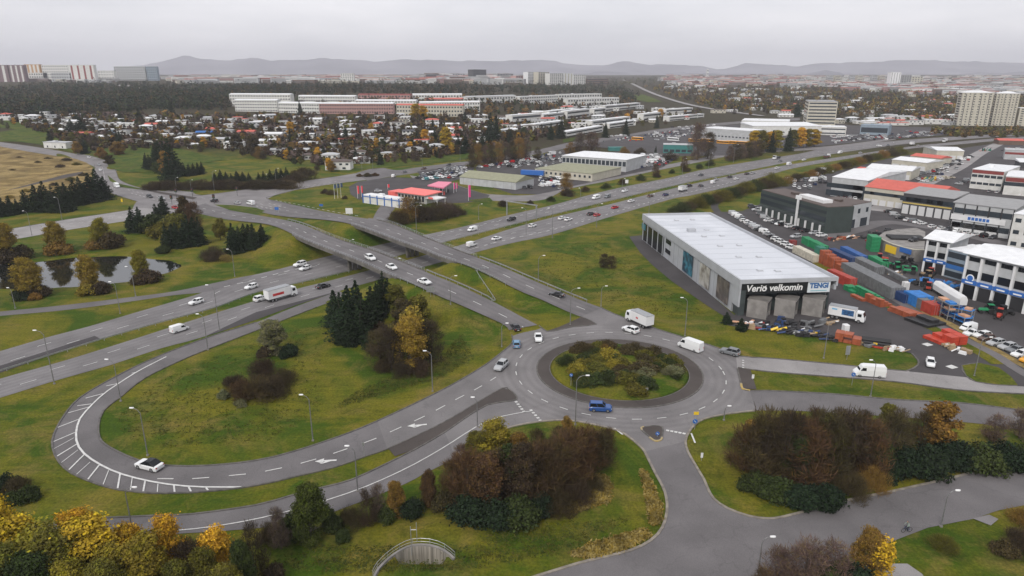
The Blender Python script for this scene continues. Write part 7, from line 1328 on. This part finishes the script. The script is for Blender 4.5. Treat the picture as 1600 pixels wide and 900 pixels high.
# tanker-like white trailer by the blue workshop
a=P(1461,455); q=P(1505,483); r=empty('tank_trailer',tuple(a.lerp(q,.5)+Vector((0,0,.1))),headto(a,q)); tag(r,'white covered trailer parked before the blue-white workshops','trailer'); L_=(q-a).length*.95; b=MB(); b.loft([[(x,y*k,z) for y,z in ((-1.25,.9),(-1.3,2.4),(-.7,3.3),(.7,3.3),(1.3,2.4),(1.25,.9))] for x,k in ((-L_/2,.9),(-L_/2+.4,1),(L_/2-2,1),(L_/2,.75))],WHITE); b.build('body',r); b=MB(); b.box(0,0,.5,L_*.9,1.2,.4,DARKM); b.build('chassis',r); addw=[(-L_*.3,),( -L_*.2,),(L_*.35,)]
for (x,) in addw:
    for s in (-1,1): inst('wheel',wheelm(.5,.3)[0],r,(x,s*1.05,0))
# racks with blue frames
def rack(xa,ya,xb,yb,c,label,lv=3,h=4.5,w=2.5):
    a=P(xa,ya); q=P(xb,yb); r=empty('storage_rack',(a.x,a.y,.1),headto(a,q)); L_=(q-a).length; tag(r,label,'rack'); n=max(2,int(L_/3))
    for i in range(n+1):
        b=MB(); [b.box(L_*i/n,y,0,.16,.16,h,STEEL) for y in (0,w)]; b.build('upright',r)
    for l in range(1,lv+1): b=MB(); b.box(L_/2,w/2,h*l/lv-.3,L_*1.02,w,.14,CC[c]); b.build('shelf',r); b=MB(); [b.box(L_*(i+.5)/n,w/2,h*l/lv-.15,L_/n*.7,w*.7,.45,CC[['peach','bright blue','dark blue'][(i+l)%3]]) for i in range(n)]; b.build('stored_goods',r)
rack(1457,489,1479,502,'grey','tall grey storage rack with peach goods on top'); rack(1484,500,1515,507,'bright blue','blue storage rack behind the white small van',lv=2,h=3.6); rack(1475,497,1505,510,'bright blue','low blue rack in front of the trailer',lv=2,h=2.2); rack(1436,447,1475,452,'bright blue','light blue pallet rack before the left workshop',lv=1,h=1.8,w=4)
# farm machines
def machine(px,py,c,label,rz=0.5,cat='tractor'):
    g=P(px,py); r=empty('tractor',(g.x,g.y,.1),rz); tag(r,label,cat); b=MB(); b.loft([xs_ring(-.3,.5,.9,1.2,1.5),xs_ring(1.7,.42,.8,1.1,1.4),xs_ring(1.9,.36,.8,1.0,1.2)],CC[c]); b.box(-1.0,0,.7,1.4,1.3,.7,CC[c]); b.build('bonnet',r)
    b=MB(); b.box(-.9,0,1.4,1.3,1.25,1.1,GLASS,taper=.9); b.build('cab',r); b=MB(); b.box(-.9,0,2.5,1.4,1.3,.14,CC[c]); b.build('cab_roof',r)
    for s in (-1,1): inst('wheel',wheelm(.8,.45)[0],r,(-1.0,s*.95,0)); inst('wheel',wheelm(.5,.3)[0],r,(1.4,s*.75,0))
for i,(x,y,c,l) in enumerate([(1385,417,'green','green tractor left of the machine group before the curved terrace'),(1399,420,'green','green tractor in the middle of the machine group'),(1421,428,'green','lime green tractor at the right of the machine group'),(1408,412,'black','black machine among the green tractors'),(1424,416,'black','black machine below the blue sign of the terrace'),(1378,408,'red','small red machine beside the green tractors'),(1455,430,'red','red machine under the left workshop awning'),(1446,434,'tan','tan machine under the left workshop awning'),(1540,490,'green','green tractor before the open dark garage door'),(1560,498,'red','red machine before the right workshop'),(1551,487,'black','dark machine between green tractor and workshop'),(1571,492,'black','dark implement before the right workshop pillars'),(1450,453,'red','small red machine behind the white trailer'),(1440,447,'black','dark machine left of the red one behind the trailer')]): machine(x,y,c,l,rz=.4+i*1.1)
# tyres and scrap heaps, one thing each
def heap(px,py,n,seed,cols,label,sp=3.0,hh=1.2):
    g=P(px,py); rs=random.Random(seed); r=empty('scrap_heap',(g.x,g.y,.1)); tag(r,label,'scrap heap')
    for i in range(n):
        b=MB(); c=CC[rs.choice(cols)]; x,y=rs.gauss(0,sp*.5),rs.gauss(0,1.1)
        if rs.random()<.4: b.tube([(x-1,y,.4),(x+rs.uniform(.5,1.5),y+rs.uniform(-.5,.5),rs.uniform(.3,hh))],rs.uniform(.1,.35),c,6); b.build('metal_tube',r)
        else: b.box(x,y,0,rs.uniform(.6,1.9),rs.uniform(.5,1.4),rs.uniform(.4,hh),c,rot=rs.uniform(0,3),taper=rs.uniform(.7,1)); b.build('scrap_piece',r)
DK=['black','dark blue','black','black','black','grey']
for i,(x,y,c,l) in enumerate([(1162,509,['tan','peach','plain white'],'pile of pale boards at the warehouse corner'),(1176,511,['tan','peach','dark red'],'second pile of tan boards before the first dock'),(1190,513,DK+['plain white'],'dark and white goods before the first dock'),(1203,515,DK+['bright blue'],'dark goods with a light blue board before the docks'),(1212,517,DK+['yellow'],'dark scrap with a yellow box'),(1224,519,DK,'dark frames left of the black hose pile'),(1236,521,['black'],'pile of black hoses'),(1247,520,['plain white','grey','black'],'white sack beside the hose pile'),(1257,523,DK,'dark bundle before the second dock'),(1268,524,DK+['yellow','tan'],'dark bundle with a yellow tarp'),(1280,527,DK,'dark frames left of the lamp'),(1292,530,DK+['plain white'],'dark and silver frames left of the orange block'),(1240,508,['black'],'heap of black tyres between the docks'),(1265,512,['black','grey'],'dark goods between second and third dock'),(1222,506,['black','dark blue'],'dark goods inside the first dock bay'),(1290,507,['tan','grey'],'timber before the third dock'),
   (1300,376,['black','dark red','peach'],'dark scrap behind the blue containers, left'),(1315,374,['black','tan','orange'],'tan and black scrap behind the blue containers'),(1330,373,['peach','plain white','black'],'peach coloured scrap behind the blue containers'),(1345,372,['black'],'black heap beside the tilted green pile'),(1358,378,['black','dark red'],'dark red heap by the curved terrace'),(1372,366,['black','dark red'],'black tyre heap above the curved terrace'),(1388,362,['black'],'black tyre row above the curved terrace'),(1402,412,DK,'dark machine parts among the tractors'),(1415,420,['green','black'],'green machine parts beside the lime tractor'),(1395,430,['plain white','tan'],'white sacks beside the slotted rack'),(1360,416,['dark red','black'],'dark red parts beside the green container'),(1430,443,['bright blue','black'],'blue parts left of the pallet rack'),(1482,445,['bright blue','grey','dark red'],'blue and red goods under the glass bay'),(1492,450,['bright blue','grey'],'blue goods against the larger workshop'),(1460,450,DK,'dark goods behind the white trailer'),(1355,540,['tan','yellow','grey'],'tan planks on top of the black pipes'),(1398,547,['tan','plain white'],'small timber frames at the lawn tip'),(1495,548,['plain white','tan'],'white sack and board beside the footpath'),(1440,300,['orange','yellow','tan'],'yellow and orange goods behind the red roof'),(1452,283,['yellow','dark red','teal'],'coloured goods beside the white hall'),(1490,245,['red','orange','teal'],'red and teal goods at the far yard end'),(1540,236,['teal','black','orange'],'far yard goods under the scrub'),(1575,236,['orange','dark blue','black'],'orange and blue goods at the far right')]): heap(x,y,11,i,c,l,sp=2.1 if y>300 else 6,hh=1.25 if y>300 else 3)
# far lots: the cars past the 300 built one by one
def farcars(polys,label):
    rs=random.Random(55); b=MB(); cols=[mat('far_car_'+n_,VCOL[n_],.35) for n_ in ('white','white','white','silver','grey','black','red','navy')]
    for poly,n in polys:
        x0=min(p[0] for p in poly);x1=max(p[0] for p in poly);y0=min(p[1] for p in poly);y1=max(p[1] for p in poly); k=0; taken=[]; t=0
        while k<n and t<4000:
            t+=1; x=rs.uniform(x0,x1); y=rs.uniform(y0,y1)
            if not inpoly(x,y,poly): continue
            g=P(x,y); gx,gy=round(g.x/3.0)*3.0,round(g.y/7.0)*7.0
            if (gx,gy) in taken: continue
            taken.append((gx,gy)); k+=1; m_=rs.choice(cols); a=1.35+rs.uniform(-.05,.05); L_=rs.uniform(4.1,4.8); c,s_=math.cos(a),math.sin(a); z=g.z+.14
            def q(lx,ly,lz): return (gx+lx*c-ly*s_,gy+lx*s_+ly*c,z+lz)
            b.loft([[q(px_*L_,-.85*w,zz_),q(px_*L_,-.88*w,zt),q(px_*L_,.88*w,zt),q(px_*L_,.85*w,zz_)] for px_,w,zz_,zt in ((-.5,.9,.3,.85),(-.4,1,.22,.92),(.3,1,.22,.9),(.5,.85,.3,.68))],m_)
            b.loft([[q(x_*L_,-.75*w,zz_),q((x_+dx)*L_,-.75*w,zz_),q((x_+dx)*L_,.75*w,zz_),q(x_*L_,.75*w,zz_)] for x_,dx,w,zz_ in ((-.42,.62,1.05,.9),(-.34,.42,.85,1.42))],GLASS)
            b.loft([[q(x_*L_,-.62,zz_),q((x_+.38)*L_,-.62,zz_),q((x_+.38)*L_,.62,zz_),q(x_*L_,.62,zz_)] for x_,zz_ in ((-.32,1.43),(-.32,1.47))],m_)
    o=b.build('parked_cars'); tag(o,label,'cars',None,'stuff')
farcars([([(655,272),(720,262),(735,268),(728,278),(660,281)],34),([(745,264),(800,250),(880,238),(876,258),(830,262),(760,262)],60),([(846,262),(876,266),(872,296),(842,297)],22),([(950,244),(1058,244),(1040,258),(990,266)],60),([(935,222),(1040,204),(1090,198),(1090,214),(960,224)],60),([(1290,212),(1370,206),(1480,203),(1470,213),(1300,224)],80),([(1425,262),(1475,258),(1510,240),(1520,248),(1470,282),(1430,284)],30),([(1245,288),(1290,276),(1292,292),(1240,296)],14)],'densely parked cars filling the distant dealer lots and the bus yard')
# ---------------- rider and bicycle ----------------
g=P(1416,832); bz=.09; a=headto(g,P(1400,834)); r=empty('bicycle',(g.x,g.y,bz),a); tag(r,'dark bicycle on the path at the lower right','bicycle')
for x in (-.52,.52):
    b=MB(); ring_=[(x+math.cos(t)*.33,0,.34+math.sin(t)*.33) for t in [6.2832*k/16 for k in range(17)]]; b.tube(ring_,.03,TYRE,5); b.build('wheel',r)
b=MB(); [b.tube(p,.025,CC['dark blue'],5) for p in ([(-.52,0,.34),(-.05,0,.3),(.35,0,.85),(-.2,0,.85),(-.52,0,.34)],[(-.2,0,.92),(-.05,0,.3)],[(.52,0,.34),(.38,0,1.0)])]; b.build('frame',r); b=MB(); b.tube([(.3,-.28,1.02),(.4,0,1.02),(.3,.28,1.02)],.02,DARKM,5); b.build('handlebar',r); b=MB(); b.box(-.22,0,.92,.26,.16,.06,DARKM); b.build('saddle',r)
def figure(r_loc,rz):
    J=[(-.2,0,1.0),(-.1,0,1.28),(.02,0,1.5),(.08,0,1.62),(.12,0,1.74),(.12,0,1.84),(.0,-.2,1.47),(.18,-.27,1.25),(.33,-.26,1.07),(.0,.2,1.47),(.18,.27,1.25),(.33,.26,1.07),(-.18,-.11,.97),(.16,-.12,.82),(.02,-.12,.42),(.14,-.12,.36),(-.18,.11,.97),(.14,.12,.68),(-.08,.12,.28),(.05,.12,.2)]
    E=[(0,1),(1,2),(2,3),(3,4),(4,5),(2,6),(6,7),(7,8),(2,9),(9,10),(10,11),(0,12),(12,13),(13,14),(14,15),(0,16),(16,17),(17,18),(18,19)]
    RD=[.15,.14,.15,.06,.105,.08,.075,.055,.045,.075,.055,.045,.11,.075,.05,.05,.11,.075,.05,.05]
    me=bpy.data.meshes.new('person'); me.from_pydata(J,E,[]); o=bpy.data.objects.new('person',me); col.objects.link(o); md=o.modifiers.new('s','SKIN'); o.modifiers.new('u','SUBSURF').levels=1
    for v,q in zip(me.skin_vertices[0].data,RD): v.radius=(q,q)
    me.skin_vertices[0].data[0].use_root=True; bpy.context.view_layer.update(); dg=bpy.context.evaluated_depsgraph_get(); m2=bpy.data.meshes.new_from_object(o.evaluated_get(dg)); bpy.data.objects.remove(o)
    jk=mat('jacket_cloth',(.22,.26,.23),.9); tr=mat('trousers_cloth',(.025,.03,.04),.9); sk=mat('skin',(.45,.27,.2),.6); hr_=mat('hair_brown',(.05,.03,.02),.8)
    for m_ in (jk,tr,sk,hr_): m2.materials.append(m_)
    for p in m2.polygons: z=p.center.z; x=p.center.x; p.material_index=1 if z<1.0 and x<.25 else (0 if z<1.6 else (3 if (z>1.8 or x<.09) else 2))
    o=bpy.data.objects.new('person',m2); col.objects.link(o); o.location=r_loc; o.rotation_euler=(0,0,rz); return o
o=figure((g.x,g.y,bz),a); tag(o,'person in pale jacket and dark trousers riding the bicycle','person')
for k,s_ in CR.items():
    for c in PCH[s_.name]: bpy.data.objects.remove(c)
    bpy.data.objects.remove(s_)
# ---------------- haze ----------------
hb=MB(); hb.box(0,6000,-6,19000,13800,440,DARKM); hz=hb.build('haze'); hz['kind']='stuff'; hz.data.materials.clear()
hm=bpy.data.materials.new('haze_air'); hm.use_nodes=True; N=hm.node_tree.nodes; N.clear(); oo=N.new('ShaderNodeOutputMaterial'); pv=N.new('ShaderNodeVolumePrincipled'); pv.inputs['Color'].default_value=(.93,.93,1.0,1); pv.inputs['Density'].default_value=.000095; pv.inputs['Anisotropy'].default_value=0.0
hm.node_tree.links.new(pv.outputs[0],oo.inputs['Volume']); hz.data.materials.append(hm)
# ---------------- tidy labels ----------------
for o in scene.objects:
    if o.parent is None and 'label' in o.keys():
        w=o['label'].split()
        if len(w)>16:
            for cut in (' from left',' concrete',' the '):
                if len(o['label'].split())>16: o['label']=o['label'].replace(cut,' ' if cut!=' from left' else '',1)
